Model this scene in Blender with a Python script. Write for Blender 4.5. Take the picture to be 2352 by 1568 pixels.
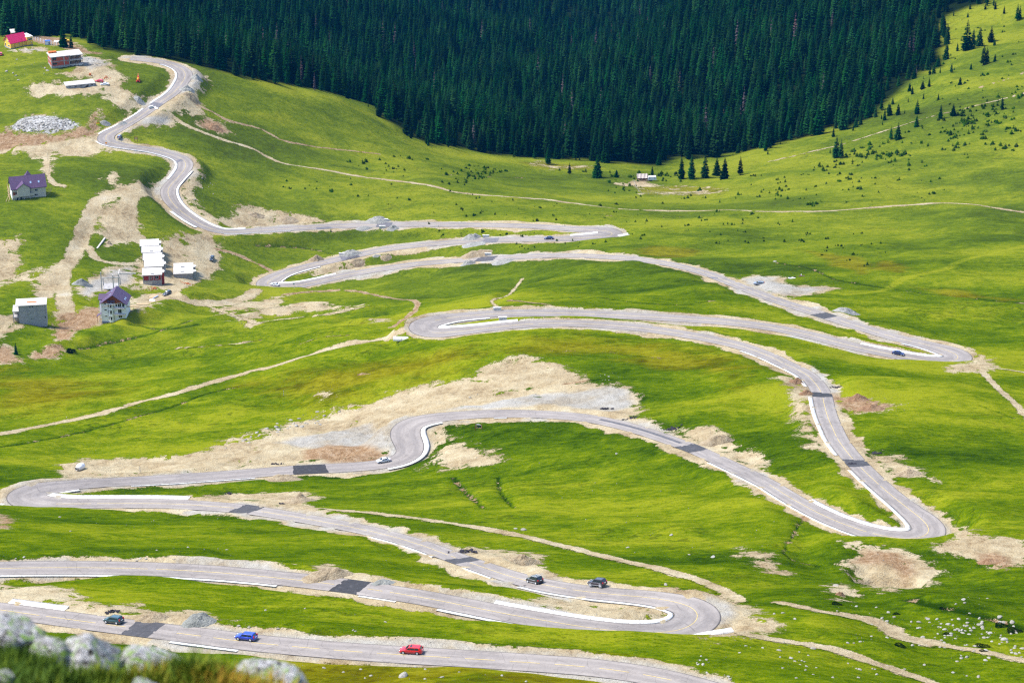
import math, random
import numpy as np
# ---------------------------------------------------------------- camera model (2352 x 1568 drawing units = the photograph)
FPX = 6000.0; CX, CY = 1176.0, 784.0
PITCH = math.radians(23.5)
CAM = np.array([0.0, 0.0, 600.0])
FWD = np.array([0, math.cos(PITCH), -math.sin(PITCH)])
UPV = np.array([0, math.sin(PITCH), math.cos(PITCH)])
RGT = np.array([1.0, 0, 0])
def ray(px, py):
    px = np.asarray(px, float); py = np.asarray(py, float)
    u = (px - CX) / FPX; v = -(py - CY) / FPX
    return FWD + u[..., None] * RGT + v[..., None] * UPV      # unit depth along the view axis
def proj(P):
    d = np.asarray(P, float) - CAM
    z = d @ FWD
    return CX + FPX * (d @ RGT) / z, CY - FPX * (d @ UPV) / z, FPX / z

# ---------------------------------------------------------------- terrain: smooth surface through surveyed points (x, y in the photo, pixels per metre)
SURVEY = [
 (0,1568,12.0),(470,1568,12.2),(944,1491,11.7),(566,1460,11.5),(262,1422,11.1),(1500,1568,12.0),(2000,1568,11.6),(2352,1568,11.2),
 (1229,1331,9.8),(1400,1345,9.9),(1600,1400,10.3),(300,1310,9.9),(800,1340,10.1),(1900,1400,10.2),(2300,1400,9.9),
 (0,1160,7.6),(60,1140,7.3),(250,1107,7.1),(550,1165,7.6),(850,1220,8.3),(1060,1287,9.2),
 (2090,1170,8.5),(2250,1240,8.9),(1894,934,7.2),(1960,1050,7.8),(2352,1050,7.7),(2352,900,6.8),
 (881,1054,6.95),(705,1077,6.9),(1200,951,6.85),(930,1000,6.8),(1500,1000,7.15),(1700,1080,7.6),(1300,1150,7.9),(1800,1250,8.8),
 (1300,860,6.5),(1600,860,6.5),(700,940,6.35),(300,940,6.3),(0,1000,6.4),(300,1040,6.75),
 (2063,809,6.1),(2200,817,6.15),(1764,817,6.45),(1764,750,5.9),(2010,760,5.95),(1176,742,6.05),(1176,717,5.9),(1476,740,6.0),(970,750,5.9),
 (0,860,5.75),(300,830,5.5),(600,800,5.75),
 (1743,649,5.3),(1850,680,5.55),(1326,587,4.85),(1100,597,4.75),(888,615,4.6),(700,655,4.75),(610,650,4.7),(1261,547,4.7),(1400,535,4.75),(888,516,4.55),(1088,517,4.6),(620,530,4.5),
 (700,720,5.2),(450,720,5.2),(263,735,5.3),(75,735,5.35),(384,671,4.95),(487,592,4.7),(350,640,4.95),(180,620,4.95),(0,620,4.95),
 (57,450,4.65),(200,470,4.65),(390,450,4.55),(427,375,4.4),(245,318,4.35),(0,330,4.35),(145,165,4.2),(235,190,4.22),(350,245,4.25),(420,170,4.12),(350,139,4.08),(36,110,4.05),(130,105,3.98),
 (480,165,4.02),(600,187,3.98),(720,207,3.95),(850,262,3.93),(970,335,3.94),
 (600,330,4.2),(800,300,4.05),(700,400,4.3),(1000,430,4.35),
 (1180,365,3.9),(1380,385,3.92),(1550,388,3.95),(1500,480,4.35),(1250,460,4.3),(1750,450,4.25),(2000,480,4.5),(2300,480,4.55),(2200,600,5.1),(1950,580,4.95),(1600,560,4.8),
 (1764,346,3.9),(1920,300,3.86),(2040,257,3.8),(2140,160,3.6),(2264,147,3.65),(2352,250,3.95),(2352,120,3.6),(2200,330,4.05),(2300,30,3.3),(2190,60,3.3),(2352,0,3.3),
]
HIDDEN = [   # valley floor under the forest, and ground outside the frame
 (60,60,3.65),(300,80,3.4),(520,120,3.3),(700,130,3.15),(850,180,3.2),(1000,250,3.35),(1200,320,3.6),(1200,200,3.05),(1000,100,2.82),(700,20,2.65),(300,0,2.75),(0,0,3.1),
 (1200,0,2.25),(1450,100,2.5),(1350,190,2.8),(1400,250,3.3),(1700,280,3.55),(1700,150,3.32),(1700,0,2.85),(1850,60,3.15),(2000,100,3.3),(2000,0,3.05),(1500,0,2.2),
 (0,-250,2.2),(700,-250,1.85),(1200,-250,1.65),(1700,-250,1.9),(2352,-250,2.5),(2700,-250,2.6),(-350,-250,2.4),
 (-350,1500,11.5),(-350,1300,9.6),(-350,1100,7.3),(-350,900,6.0),(-350,600,4.9),(-350,350,4.4),(-350,120,4.0),
 (2700,1500,10.8),(2700,1200,8.6),(2700,950,7.0),(2700,700,5.5),(2700,480,4.55),(2700,250,3.95),(2700,50,3.4),
]
HS = 1000.0
def _survey_pts():
    S = np.array(SURVEY + HIDDEN, float)
    P = CAM + ray(S[:, 0], S[:, 1]) * (FPX / S[:, 2])[:, None]
    ex = []
    for Y, z in ((330, -212), (250, -172), (160, -118), (80, -66)):      # steep slope between the lookout and the first bend
        for X in (-0.45 * Y - 25, 0, 0.45 * Y + 25):
            ex.append((X, Y, 600 + z))
    return np.vstack([P, np.array(ex)])
SP = _survey_pts()
def _tps_fit(P, lam):
    X = P[:, :2] / HS; n = len(P)
    d2 = ((X[:, None] - X[None]) ** 2).sum(-1)
    K = 0.5 * d2 * np.log(d2 + 1e-12)
    A = np.zeros((n + 3, n + 3)); A[:n, :n] = K + lam * np.eye(n)
    A[:n, n] = 1; A[:n, n + 1:] = X; A[n, :n] = 1; A[n + 1:, :n] = X.T
    return np.linalg.solve(A, np.concatenate([P[:, 2], np.zeros(3)]))
TPW = _tps_fit(SP, 2e-3)
def base_h(x, y):
    x = np.asarray(x, float); y = np.asarray(y, float)
    sh = x.shape; q = np.stack([x.ravel(), y.ravel()], 1) / HS
    C = SP[:, :2] / HS; out = np.empty(len(q))
    for i in range(0, len(q), 60000):
        b = q[i:i + 60000]
        d2 = (b ** 2).sum(1)[:, None] + (C ** 2).sum(1)[None] - 2 * b @ C.T
        d2 = np.maximum(d2, 1e-12)
        out[i:i + 60000] = (0.5 * d2 * np.log(d2)) @ TPW[:-3] + TPW[-3] + b @ TPW[-2:]
    return out.reshape(sh)
def cast(px, py, H=None, lo=330., hi=4300., step=4.0):
    """points where the sight lines through these photo positions first meet the ground"""
    H = H or base_h
    r = ray(np.asarray(px, float).ravel(), np.asarray(py, float).ravel()); n = len(r)
    ts = np.arange(lo, hi, step)
    out = np.empty((n, 3))
    for i in range(0, n, 60):
        rr = r[i:i + 60]
        P = CAM + rr[:, None, :] * ts[None, :, None]
        below = P[..., 2] < H(P[..., 0], P[..., 1])
        k = np.where(below.any(1), below.argmax(1), len(ts) - 1); k = np.maximum(k, 1)
        a = ts[k - 1]; b = ts[k]
        for _ in range(14):
            m = (a + b) / 2; Q = CAM + rr * m[:, None]
            bl = Q[:, 2] < H(Q[:, 0], Q[:, 1])
            b = np.where(bl, m, b); a = np.where(bl, a, m)
        out[i:i + 60] = CAM + rr * b[:, None]
    return out
# ---------------------------------------------------------------- survey of roads, tracks and bare earth (photo positions)
ROAD = [(296,134),(310,135),(350,139.5),(375,143),(397,149),(415,157),(425,167.5),(425,178),(418,190),(405,207),(390,220),(367,235),(350,247),(325,265),(297,282),(270,297),
 (250,307),(243,313),(241,319),(246,325),(265,331),(300,337),(350,344.5),(390,354.5),(415,363),(426,372.5),(427,382.5),(421,393),(411,405),(400,417),(388,430),(385,442),(389,455),(397,467),(409,480),(425,492),(444,505),(465,517),(487,526),(512,532),(550,532),
 (588,529),(688,523.5),(788,518.5),(888,516),(988,515.5),(1088,516.5),(1176,518),(1251,521),(1301,524.5),(1351,527.5),(1388,530),(1405,533.5),(1411,537.5),(1404,541),(1385,543.5),(1356,545.3),(1326,547),(1276,548.5),(1176,550),
 (1088,553.5),(988,560.5),(888,572),(813,587),(763,598),(713,610),(663,623.5),(636,634),(619,644),(612,651),(616,658),(638,660),(688,655),(738,644.5),(788,633),(838,623.5),(888,615.5),(963,605.5),(1038,599.5),(1113,594.5),(1176,590.5),
 (1251,587.3),(1326,587),(1401,590.5),(1476,597),(1551,609),(1626,629),(1676,648.5),(1764,682.5),(1814,699.5),(1864,715),(1914,731),(1964,747),(2014,762.5),(2064,777),(2114,788),(2150,797),(2180,806),(2198,814),(2203,820),(2197,827),(2180,831.5),(2160,831.5),(2114,826),(2064,816.5),(2014,806.5),(1964,796),(1926,786.5),
 (1901,779.5),(1864,770),(1814,759.5),(1764,750.5),(1676,739.5),(1576,732),(1476,726.5),(1376,721.5),(1276,718.5),(1176,718),(1088,724),(1038,729),(1000,735.5),(978,742.5),(969,750),(974,758),(990,763.5),(1013,764.5),(1088,757),(1176,747),(1251,742.5),(1326,742.5),(1401,746.5),(1476,753.5),(1551,764),(1626,777),(1701,794),
 (1764,816.5),(1801.5,834.4),(1833,849),(1856.5,863),(1875,883),(1884,897),(1889,909.4),(1894.5,934.4),(1902,959.4),(1913,984.4),(1925,1009.4),(1943,1034.4),(1964,1059.4),(1989,1084.4),(2015,1109),(2044,1134),(2071.5,1156),(2100,1178),(2118,1192),(2131,1206),(2136,1219),(2128,1230),(2109,1236.5),(2076.5,1237.5),(2039,1232.5),(2001.5,1224),(1964,1212.5),(1926.5,1198.5),(1889,1182),
 (1839,1156),(1801.5,1134),(1764,1111),(1701,1080),(1650,1056),(1606,1036),(1586,1027.5),(1526,1006),(1476,989.4),(1426,975.7),(1376,964.5),(1326,957),(1251,951.4),(1176,949.2),(1113,950),(1063,953),(1013,957.4),(978,963),(951,970),(935,980),(929,990),(930,1000),(935,1011),(941,1023),(943,1034),(936,1046),(918,1056),(888,1063.5),(838,1070),(738,1076),(663,1079.5),(588,1085.5),
 (500,1092),(375,1100.6),(250,1107),(175,1112),(112.5,1119),(80,1126),(62,1134.5),(59,1142),(68,1150),(100,1155.5),(150,1156.5),(250,1155.6),(375,1156),(450,1159.4),(550,1167),(588,1172),(663,1184),(738,1197),(813,1211),(888,1228),(963,1249.7),(1025.5,1272.5),(1063,1286),(1113,1303),(1176,1324),(1251,1342.5),(1326,1355),(1401,1363.5),(1476,1370),(1526,1376.5),(1573,1387),(1597,1399),
 (1604,1416),(1592,1433),(1563,1446),(1526,1451.5),(1476,1452.5),(1401,1446.5),(1326,1436.5),(1251,1424),(1176,1411.5),(1088,1394),(988,1374.5),(888,1358),(813,1347),(738,1337.5),(663,1329),(588,1321.5),(500,1314),(375,1307),(250,1303.5),(125,1302.7),(0,1304.5),(-80,1309),(-160,1316),(-225,1328),(-262,1343),(-262,1360),(-225,1373),(-150,1383),(-75,1391),
 (0,1399.7),(125,1417),(287.5,1438.5),(400,1452),(500,1464.7),(588,1475.5),(763,1491.5),(913,1502),(1050,1510),(1176,1518),(1326,1528.5),(1426,1539.7),(1526,1557),(1610,1578),(1700,1606),(1800,1640)]
WIDE = [(241,318,4.6),(1409,537,5.3),(613,651,5.6),(2201,819,5.4),(970,750,5.6),(2135,1219,4.7),(932,1002,5.2),(61,1139,6.3),(1602,1416,5.2),(-262,1352,5.5),(425,173,4.2),(426,378,4.0),(386,442,4.0)]
# concrete drain strips that follow the road edge: the strip's own outline points, width in metres
STRIPS = [
 ([(372,148),(400,158),(409,170),(400,190),(380,212),(352,236)],1.5),
 ([(330,248),(280,277),(228,306)],1.2),
 ([(222,325),(250,336),(320,347),(388,362),(407,378),(406,392),(388,410)],1.7),
 ([(452,398),(430,412),(412,432),(416,455),(440,485),(475,514),(520,525),(572,523)],1.7),
 ([(384,488),(410,515),(435,530)],2.6),([(512,541),(588,537)],.8),([(600,533),(663,530)],.7),
 ([(1310,541),(1350,538.5),(1378,537)],1.9),
 ([(735,616),(690,629),(656,641),(646,648),(662,650),(700,643),(770,627)],1.5),
 ([(1126,732),(1060,738),(1012,748),(1014,755),(1050,753),(1110,745),(1186,737.5)],1.9),
 ([(1976,787),(2040,800),(2110,815),(2152,823),(2166,818),(2140,805),(2080,790)],1.7),
 ([(1712,807),(1764,832),(1810,852),(1840,873),(1853,892)],1.7),
 ([(1853,916),(1862,955),(1876,985),(1896,1015),(1923,1050)],1.7),
 ([(1949,1088),(1990,1122),(2040,1158),(2080,1188),(2094,1208),(2085,1220),(2060,1219),(2010,1203),(1950,1180),(1864,1138)],1.6),
 ([(1640,1067),(1700,1095),(1764,1128),(1830,1165),(1900,1202),(1984,1234)],1.1),
 ([(1140,960.5),(1175,962)],.9),
 ([(1018,966),(985,973),(966,984),(972,1003),(994,1022),(998,1037),(985,1055),(950,1068),(890,1076)],2.2),
 ([(178,1128.5),(130,1132),(111,1138),(125,1144),(200,1144),(300,1141),(422,1138)],2.2),
 ([(588,1096.5),(500,1102),(400,1110),(300,1118)],.8),
 ([(850,1241),(920,1264),(998,1292)],.9),([(1065,1313),(1136,1336)],.7),
 ([(1205,1353),(1290,1372),(1370,1378),(1450,1386),(1520,1396),(1545,1410),(1525,1426),(1470,1431),(1400,1430),(1300,1414),(1200,1396),(1132,1382)],1.4),
 ([(1015,1401),(1100,1419),(1200,1441),(1300,1458),(1424,1470)],1.5),
 ([(0,1323.5),(100,1321),(250,1321),(400,1325),(588,1340),(648,1349)],1.3),([(836,1371),(922,1384)],.8),
 ([(0,1379),(130,1394)],2.0),([(402,1473),(480,1485),(560,1496)],1.3),
]
# loose concrete outlet slabs that leave the road at the bends: centre line, width, and what they lie beside
SLABS = [
 ([(1421,542),(1450,535.5)],2.6),([(590,677),(625,672),(663,666.5)],1.4),([(903,773.5),(970,775.5)],1.4),
 ([(2156,840.5),(2195,844),(2236,844)],2.2),([(1588,1461),(1635,1452),(1683,1444)],1.7),
 ([(2075,1256.5),(2100,1259),(2134,1255),(2170,1244),(2215,1239.5)],1.7),([(0,1157),(25,1159.5)],1.2),([(362,250),(345,238)],1.5)]
# new dark asphalt across the road: place, length m, side (0 both lanes, +1/-1 one lane), darkness
PATCHES = [(358,241,5,0,.5),(883,514,8,0,.55),(800,591,9,0,.5),(812,594,7,-1,.85),(1125,551.5,9,0,.5),(1117,594.5,10,0,.75),(1894,724,9,0,.9),(1889,906,8,0,1.),(1968,1065,9,0,.95),
 (1588,1028,10,0,.9),(706,1077.5,11.5,0,1.),(568,1168,8.5,0,.95),(1063,1286,8,0,.95),(800,1345.5,7.5,0,1.),(331,1443,7.5,0,.95),
 (744,522,8,-1,.45),(1643,641,5,1,.4),(417,370,3,1,.4)]
# vehicle tracks and footpaths: centre line, width m, tone (g grey, r reddish, t tan)
TRACKS = [
 ([(390,262),(425,286),(475,307),(525,325),(560,335),(588,345),(613,360),(650,375),(700,384),(748,391),(838,407),(913,416),(988,426),(1038,440),(1088,446),(1175,453),(1251,458),(1301,465),(1364,473),(1426,480),(1501,483.5),(1601,484.5),(1676,482.5),(1763,486),(1850,486),(1914,484),(1989,478),(2089,471),(2164,466.5),(2239,470),(2289,478.5),(2370,490)],2.4,'t'),
 ([(450,240),(487,257),(525,277),(588,293),(620,307),(645,321),(688,331),(738,339),(800,346),(870,354)],1.7,'r'),
 ([(650,677),(738,668),(813,668),(863,678),(913,687),(948,690),(960,700),(950,715),(930,732),(900,752)],2.6,'r'),
 ([(945,757),(900,768),(870,780),(813,787),(763,799),(688,822),(613,845),(588,849),(500,874),(400,904),(300,929),(200,957),(100,977),(0,997),(-80,1012)],4.4,'t'),
 ([(360,440),(250,450),(220,467),(207,492),(195,530),(182,562),(160,597),(140,625),(117,657),(100,680)],7.5,'t'),
 ([(150,612),(142,642),(145,667),(150,700),(155,722)],7,'t'),
 ([(295,442),(295,467),(292,505),(300,530),(320,552)],9,'t'),
 ([(205,567),(217,590),(237,600),(275,606),(320,605)],3.5,'t'),
 ([(475,542),(482,567),(487,592),(482,617),(450,637),(412,655),(400,675),(425,690),(475,700),(550,690),(588,667)],6.5,'t'),
 ([(497,572),(537,582),(587,604),(622,622)],2.5,'r'),
 ([(1789,1383),(1851,1396),(1914,1409),(1976,1419)],3.0,'t'),([(1950,1414),(1990,1422),(2039,1441),(2076,1463),(2130,1476)],6.0,'t'),([(2120,1475),(2214,1488),(2289,1503),(2370,1520)],3.2,'t'),
 ([(1690,1452),(1764,1466),(1839,1478),(1914,1491),(1989,1516),(2064,1541),(2114,1558),(2200,1585)],3.4,'t'),
 ([(750,1168),(900,1184),(1038,1202),(1176,1226),(1301,1255),(1401,1281),(1501,1303),(1601,1331),(1651,1353),(1701,1380)],4.0,'t'),
 ([(2254,852),(2289,889),(2326,922),(2365,965)],2.6,'t'),
 ([(2280,845),(2320,850),(2370,858)],1.5,'t'),
 ([(1764,372),(1914,337),(1989,315),(2076,287),(2151,265),(2239,244),(2314,225),(2370,210)],1.0,'t'),
 ([(2189,217),(2264,197),(2370,162)],1.0,'r'),
 ([(100,350),(107,375),(112,405),(125,422),(150,428)],3.0,'t'),
 ([(1290,1050),(1240,1100),(1160,1110)],.1,'t'),
 ([(1200,640),(1185,660),(1165,680),(1130,690),(1140,705)],1.4,'t'),([(1170,690),(1200,693),(1260,700)],2.0,'r'),
 ([(490,725),(560,715),(640,705),(700,705)],1.0,'t'),([(575,745),(640,735),(750,722),(850,702)],1.2,'t'),([(470,700),(520,720),(580,740)],1.5,'t'),
 ([(690,790),(740,775),(800,770)],.8,'r'),([(400,800),(520,792),(600,780)],.7,'t'),
 ([(540,1255),(0,0)],0,'t'),
]
TRACKS = [t for t in TRACKS if t[1] > .15]
# faint wheel marks in the grass (lighter) and ditches (darker)
GRASSTRACK = [([(1939,677),(2026,667),(2076,640),(2114,630),(2176,617),(2214,597),(2370,562)],2.2),([(1665,640),(1700,600),(1250,640)],0)]
DITCH = [([(1040,1095),(1065,1125),(1110,1165)],.8),([(1145,1095),(1150,1130),(1180,1165)],.6),([(1784,603),(1864,617),(1914,640),(1976,652),(2051,665)],1.0),([(2060,665),(2139,675),(2201,680),(2276,690),(2370,697)],1.2),
 ([(588,563),(680,567),(735,575),(765,583)],.8),([(0,1026),(120,1006),(260,972),(390,935),(470,905),(580,880)],.8),([(2330,960),(2250,930)],.5),
 ([(1270,805),(1390,806),(1440,815),(1560,825)],.7),([(1380,870),(1300,880)],.4),([(640,892),(700,880),(760,868),(860,855)],.6),
 ([(1170,690),(1350,683),(1470,695),(1560,700),(1640,690)],.6),([(2076,1375),(2200,1400),(2352,1440)],1.2),([(1850,1185),(1800,1270),(1880,1300)],.3),
 ([(760,380),(900,395),(1100,405),(1300,412)],.6),([(1300,490),(1500,500),(1700,492)],.3),([(300,745),(380,755),(450,745)],2.0),([(180,800),(330,770),(440,735)],1.0)]
def Q(c, ox, oy): return [(ox + a / 4, oy + b / 4) for a, b in c]
BARE = [   # polygons of bare ground: points, tone t/g/r/w
 ([(465,1035),(540,1002),(620,987),(700,965),(780,937),(860,924),(905,900),(960,890),(1000,884),(1060,874),(1130,842),(1176,824),(1230,824),(1290,842),(1330,860),(1350,880),(1400,892),(1455,905),(1470,948),(1420,968),(1176,945),(1000,955),(950,968),(905,988),(905,1010),(910,1040),(880,1057),(820,1060),(740,1072),(600,1080),(480,1088),(240,1100),(175,1096),(135,1080),(142,1068),(175,1056),(240,1056),(330,1054),(420,1046)],'t'),
 ([(760,990),(860,965),(900,985),(905,1030),(870,1040),(780,1030),(640,1020),(560,1030)],'g'),
 ([(1176,912),(1300,900),(1400,882),(1450,890),(1465,930),(1400,945),(1250,930),(1000,945)],'g'),
 ([(700,1035),(750,1022),(830,1025),(880,1045),(860,1060),(760,1060),(700,1055)],'r'),
 ([(985,980),(1008,976),(1015,995),(1040,1007),(1075,1022),(1085,1034),(1140,1034),(1120,1045),(1160,1060),(1100,1068),(1040,1075),(970,1075),(1000,1045),(995,1010)],'t'),
 ([(2225,800),(2262,825),(2280,842),(2250,856),(2190,852),(2170,842),(2235,828)],'t'),
 ([(1690,642),(1740,632),(1790,634),(1800,650),(1830,656),(1900,657),(1922,663),(1880,672),(1860,678),(1800,682),(1760,672)],'g'),
 ([(2140,1180),(2165,1195),(2200,1215),(2240,1232),(2300,1236),(2365,1245),(2365,1300),(2290,1303),(2255,1288),(2230,1275),(2180,1270),(2130,1262),(2185,1240),(2178,1215)],'t'),
 ([(1945,1243),(2010,1250),(2080,1262),(2125,1290),(2150,1315),(2130,1345),(2050,1358),(1985,1345),(1962,1325),(1950,1300)],'t'),([(1990,1262),(2060,1272),(2095,1290),(2100,1315),(2080,1338),(2068,1318),(2040,1298),(1960,1290)],'r'),  # inner crescent: shade on the pit's far wall, put in as darker soil tone
 ([(1900,1345),(1935,1335),(1950,1345),(1945,1365),(1930,1378),(1925,1360)],'t'),
 ([(1630,1360),(1680,1368),(1720,1395),(1760,1420),(1785,1448),(1740,1455),(1690,1458),(1620,1470)],'t'),
 ([(173,122),(200,128),(222,133),(262,145),(250,155),(275,170),(288,180),(270,190),(288,212),(308,225),(333,233),(333,245),(315,252),(300,260),(262,240),(245,225),(240,205),(225,212),(195,220),(160,218),(95,218),(75,212),(65,200),(70,192),(145,190),(205,192),(212,178),(160,180),(142,170),(170,160)],'t'),
 ([(173,122),(200,128),(222,133),(262,145),(255,152),(225,158),(205,165),(185,150)],'g'),([(50,86),(75,84),(100,84),(140,88),(175,103),(200,117),(235,122),(225,126),(190,120),(150,112),(108,102),(72,94)],'r'),([(20,118),(60,112),(100,108),(104,118),(60,120)],'g'),
 ([(20,296),(48,272),(75,266),(150,268),(180,278),(192,288),(150,300),(112,308),(62,304)],'w'),
 ([(-20,300),(20,300),(60,308),(120,310),(160,300),(190,290),(210,262),(222,255),(228,290),(215,312),(100,330),(-20,348)],'r'),
 ([(-20,346),(75,328),(215,313),(222,325),(240,335),(250,345),(225,352),(195,360),(150,358),(140,348),(118,352),(112,395),(98,395),(97,365),(62,350),(-20,356)],'t'),
 ([(442,162),(470,175),(475,185),(467,208),(445,215),(457,230),(455,240),(465,262),(450,270),(375,252),(390,238),(412,218),(436,185)],'t'),([(442,160),(472,175),(475,188),(465,208),(440,214),(430,200),(438,180)],'g'),
 ([(455,268),(500,280),(525,302),(520,306),(480,300),(455,285)],'r'),
 ([(362,260),(390,264),(398,278),(380,290),(325,295),(295,305),(270,315),(270,325),(290,327),(275,310),(300,290),(330,270)],'g'),
 ([(548,480),(588,475),(612,482),(650,487),(725,500),(735,508),(590,520),(500,520),(475,500),(425,455),(420,430),(432,405),(452,398),(462,402),(440,440),(460,480),(500,505),(530,500)],'t'),
 ([(362,547),(425,537),(462,542),(458,557),(425,567),(458,567),(475,592),(490,617),(450,637),(412,657),(375,665),(325,667),(300,662),(322,655),(312,605),(370,557)],'t'),
 ([(182,675),(190,655),(225,632),(250,617),(312,610),(310,632),(300,652),(272,657),(230,670),(205,685)],'g'),
 ([(125,742),(140,722),(175,717),(230,707),(232,737),(212,752),(162,772),(140,782),(125,767)],'r'),
 ([(-20,745),(35,722),(45,742),(62,740),(30,760),(-20,778)],'t'),
 ([(-20,556),(25,546),(47,540),(45,617),(22,640),(-20,652)],'t'),
 ([(297,682),(350,670),(390,672),(420,685),(375,690),(337,707),(300,717)],'t'),
 ([(75,642),(105,622),(160,597),(150,625),(120,655),(88,677)],'t'),
 ([(-20,650),(60,625),(100,612),(110,620),(40,645),(-20,668)],'t'),
 ([(232,474),(280,464),(310,497),(320,532),(332,552),(300,557),(250,562),(232,532)],'t'),([(240,436),(300,425),(362,424),(366,446),(300,452),(250,462),(215,492),(200,500),(215,460)],'t'),([(240,412),(262,398),(272,405),(262,420)],'t'),([(415,548),(470,540),(500,560),(495,620),(470,640),(440,640)],'t'),([(525,735),(560,722),(600,728),(570,745)],'t'),
 ([(67,824),(82,804),(150,789),(155,799),(140,814),(95,823)],'r'),
 ([(-20,800),(25,798),(30,815),(60,830),(-20,836)],'r'),
 Q([(590,480),(760,510),(940,530),(1170,590),(1000,640),(800,660),(700,620),(620,540)],1764,784.4)+['r'],
 Q([(830,980),(950,1000),(1220,1090),(1350,1150),(1500,1240),(1520,1275),(1330,1240),(1250,1220),(1000,1130)],1764,784.4)+['t'],
 Q([(100,330),(220,330),(320,440),(330,520),(340,640),(400,760),(520,990),(420,970),(340,860),(280,720),(230,600),(190,490),(260,470)],1764,784.4)+['t'],
 Q([(0,795),(500,800),(1000,880),(1380,930),(1390,990),(900,1010),(300,920),(0,850)],1176,1176)+['t'],
 Q([(-80,660),(250,680),(700,770),(780,830),(1050,855),(1280,850),(1500,920),(1700,930),(1850,900),(2050,1000),(2200,1080),(1600,1010),(900,930),(520,850),(-80,790)],0,1176)+['t'],
 Q([(400,515),(640,485),(850,550),(930,605),(700,590),(400,560)],588,1176)+['t'],
 Q([(1750,300),(2100,330),(2300,345),(2352,360),(2532,370),(2622,430),(2532,490),(2652,550),(2352,525),(2000,420)],588,1176)+['t'],
 Q([(1560,830),(1850,800),(2020,910),(2200,1050),(2352,1110),(2352,1210),(1900,1000),(1700,940)],1176,784.4)+['t'],
 Q([(900,690),(1200,720),(1500,820),(1560,900),(1300,830),(950,740)],1176,784.4)+['g'],
 Q([(1700,1425),(2050,1385),(2352,1400),(2502,1405),(2652,1375),(2752,1375),(2922,1440),(2802,1470),(2932,1530),(2752,1560),(2352,1460),(2100,1440)],0,784.4)+['t'],
 Q([(2120,340),(2200,340),(2352,400),(2392,490),(2352,520),(2240,450),(2180,420)],1176,1176)+['t'],
 ([(1705,1265),(1740,1275),(1775,1300),(1805,1318),(1770,1315),(1735,1300)],'t'),
 ([(2250,1270),(2280,1267),(2310,1280),(2330,1300),(2290,1305),(2255,1290)],'r'),
 Q([(630,845),(750,835),(1000,850),(1250,870),(1200,920),(1080,930),(900,960),(500,950)],588,392)+['t'],
 Q([(900,1130),(1150,1120),(1250,1160),(1200,1215),(1000,1230),(700,1260),(500,1250),(800,1200)],588,392)[:0]+['t'],
 ([(650,700),(700,695),(830,700),(800,707),(700,712),(590,722),(540,727),(600,708)],'t'),
 ([(600,690),(650,680),(640,700),(560,712),(500,712),(540,700)],'t'),
 ([(860,735),(880,732),(886,738),(862,742)],'g'),([(735,905),(745,900),(760,910),(745,915)],'t'),
 ([(0,1180),(20,1185),(40,1196),(20,1212),(0,1212)],'r'),
 ([(1085,905),(1100,912)],'t'),
 ([(1420,424),(1480,412),(1500,430)],'t'),
 ([(1470,430),(1560,428),(1640,432),(1660,440),(1600,448),(1480,446)],'d'),([(1210,375),(1240,372),(1290,380),(1370,384),(1260,388)],'d'),
 ([(2030,600),(2080,615),(2060,625),(2000,618)],'b'),([(1880,580),(1960,590),(2000,610),(1980,628),(1900,600),(1830,570)],'b'),([(1500,565),(1600,575),(1560,590),(1450,580)],'b'),
 ([(2090,660),(2160,672),(2300,690),(2340,690),(2200,668)],'b'),
 ([(1180,800),(1350,780),(1500,790),(1640,810),(1720,850),(1700,900),(1600,850),(1400,815),(1250,810)],'y'),
 ([(588,880),(700,850),(900,830),(1100,810),(1000,850),(700,920)],'y'),([(0,860),(120,870),(250,900),(140,930),(0,940)],'y'),
 ([(1000,1500),(1400,1530),(1600,1568),(1500,1600),(500,1600),(600,1500)],'y'),
]
_b = []
for it in BARE:
    if isinstance(it, list): it = (it[:-1], it[-1])
    if len(it[0]) >= 3: _b.append(it)
BARE = _b
# rises (+) and hollows (-) of the ground: place, radius across the view m, radius along the view m, height m
BUMPS = [(2040,1316,8.0,9.0,-6.5),(1985,1300,4,5,-2.3),(1985,1372,6,8,-1.5),(760,1040,9,5,1.6),(830,1045,8,4,1.0),(170,1066,8,4,1.8),(90,812,9,5,-2.0),(110,795,10,5,2.0),
 (350,752,12,4,-2.2),(330,728,25,7,2.0),(190,765,20,7,1.5),(220,655,6,10,-1.8),(385,175,8,8,1.2),(450,180,7,10,1.0),(1500,620,60,30,1.0),(1150,840,40,25,1.5),(800,830,50,20,1.5),
 (760,1700,1,1,0)]
RIDGES = [([(60,832),(150,802),(250,770),(330,730),(430,694),(540,691)],8,3.0),([(470,745),(560,728),(700,722),(850,712),(930,702)],4.5,1.7),([(500,790),(650,770),(800,760),(900,745)],6,1.6),([(-60,858),(200,826),(400,800),(600,772)],10,2.0),
 ([(0,700),(60,690),(120,672)],5,1.4),([(1858,1180),(1838,1250),(1890,1320)],5,-2.0),([(2080,1382),(2200,1408),(2400,1455)],8,1.6),([(1764,1400),(1950,1470),(2100,1510)],9,1.3),([(1200,640),(1175,670),(1130,700)],4,-1.5),([(1040,1095),(1070,1130),(1110,1165)],2.2,-.8),([(1145,1095),(1152,1130),(1182,1168)],2.2,-.7),([(230,470),(195,540),(160,590)],4,-1.0),([(520,545),(700,560),(850,560)],8,1.5),([(1250,640),(1450,620),(1600,650)],14,1.6)]
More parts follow.
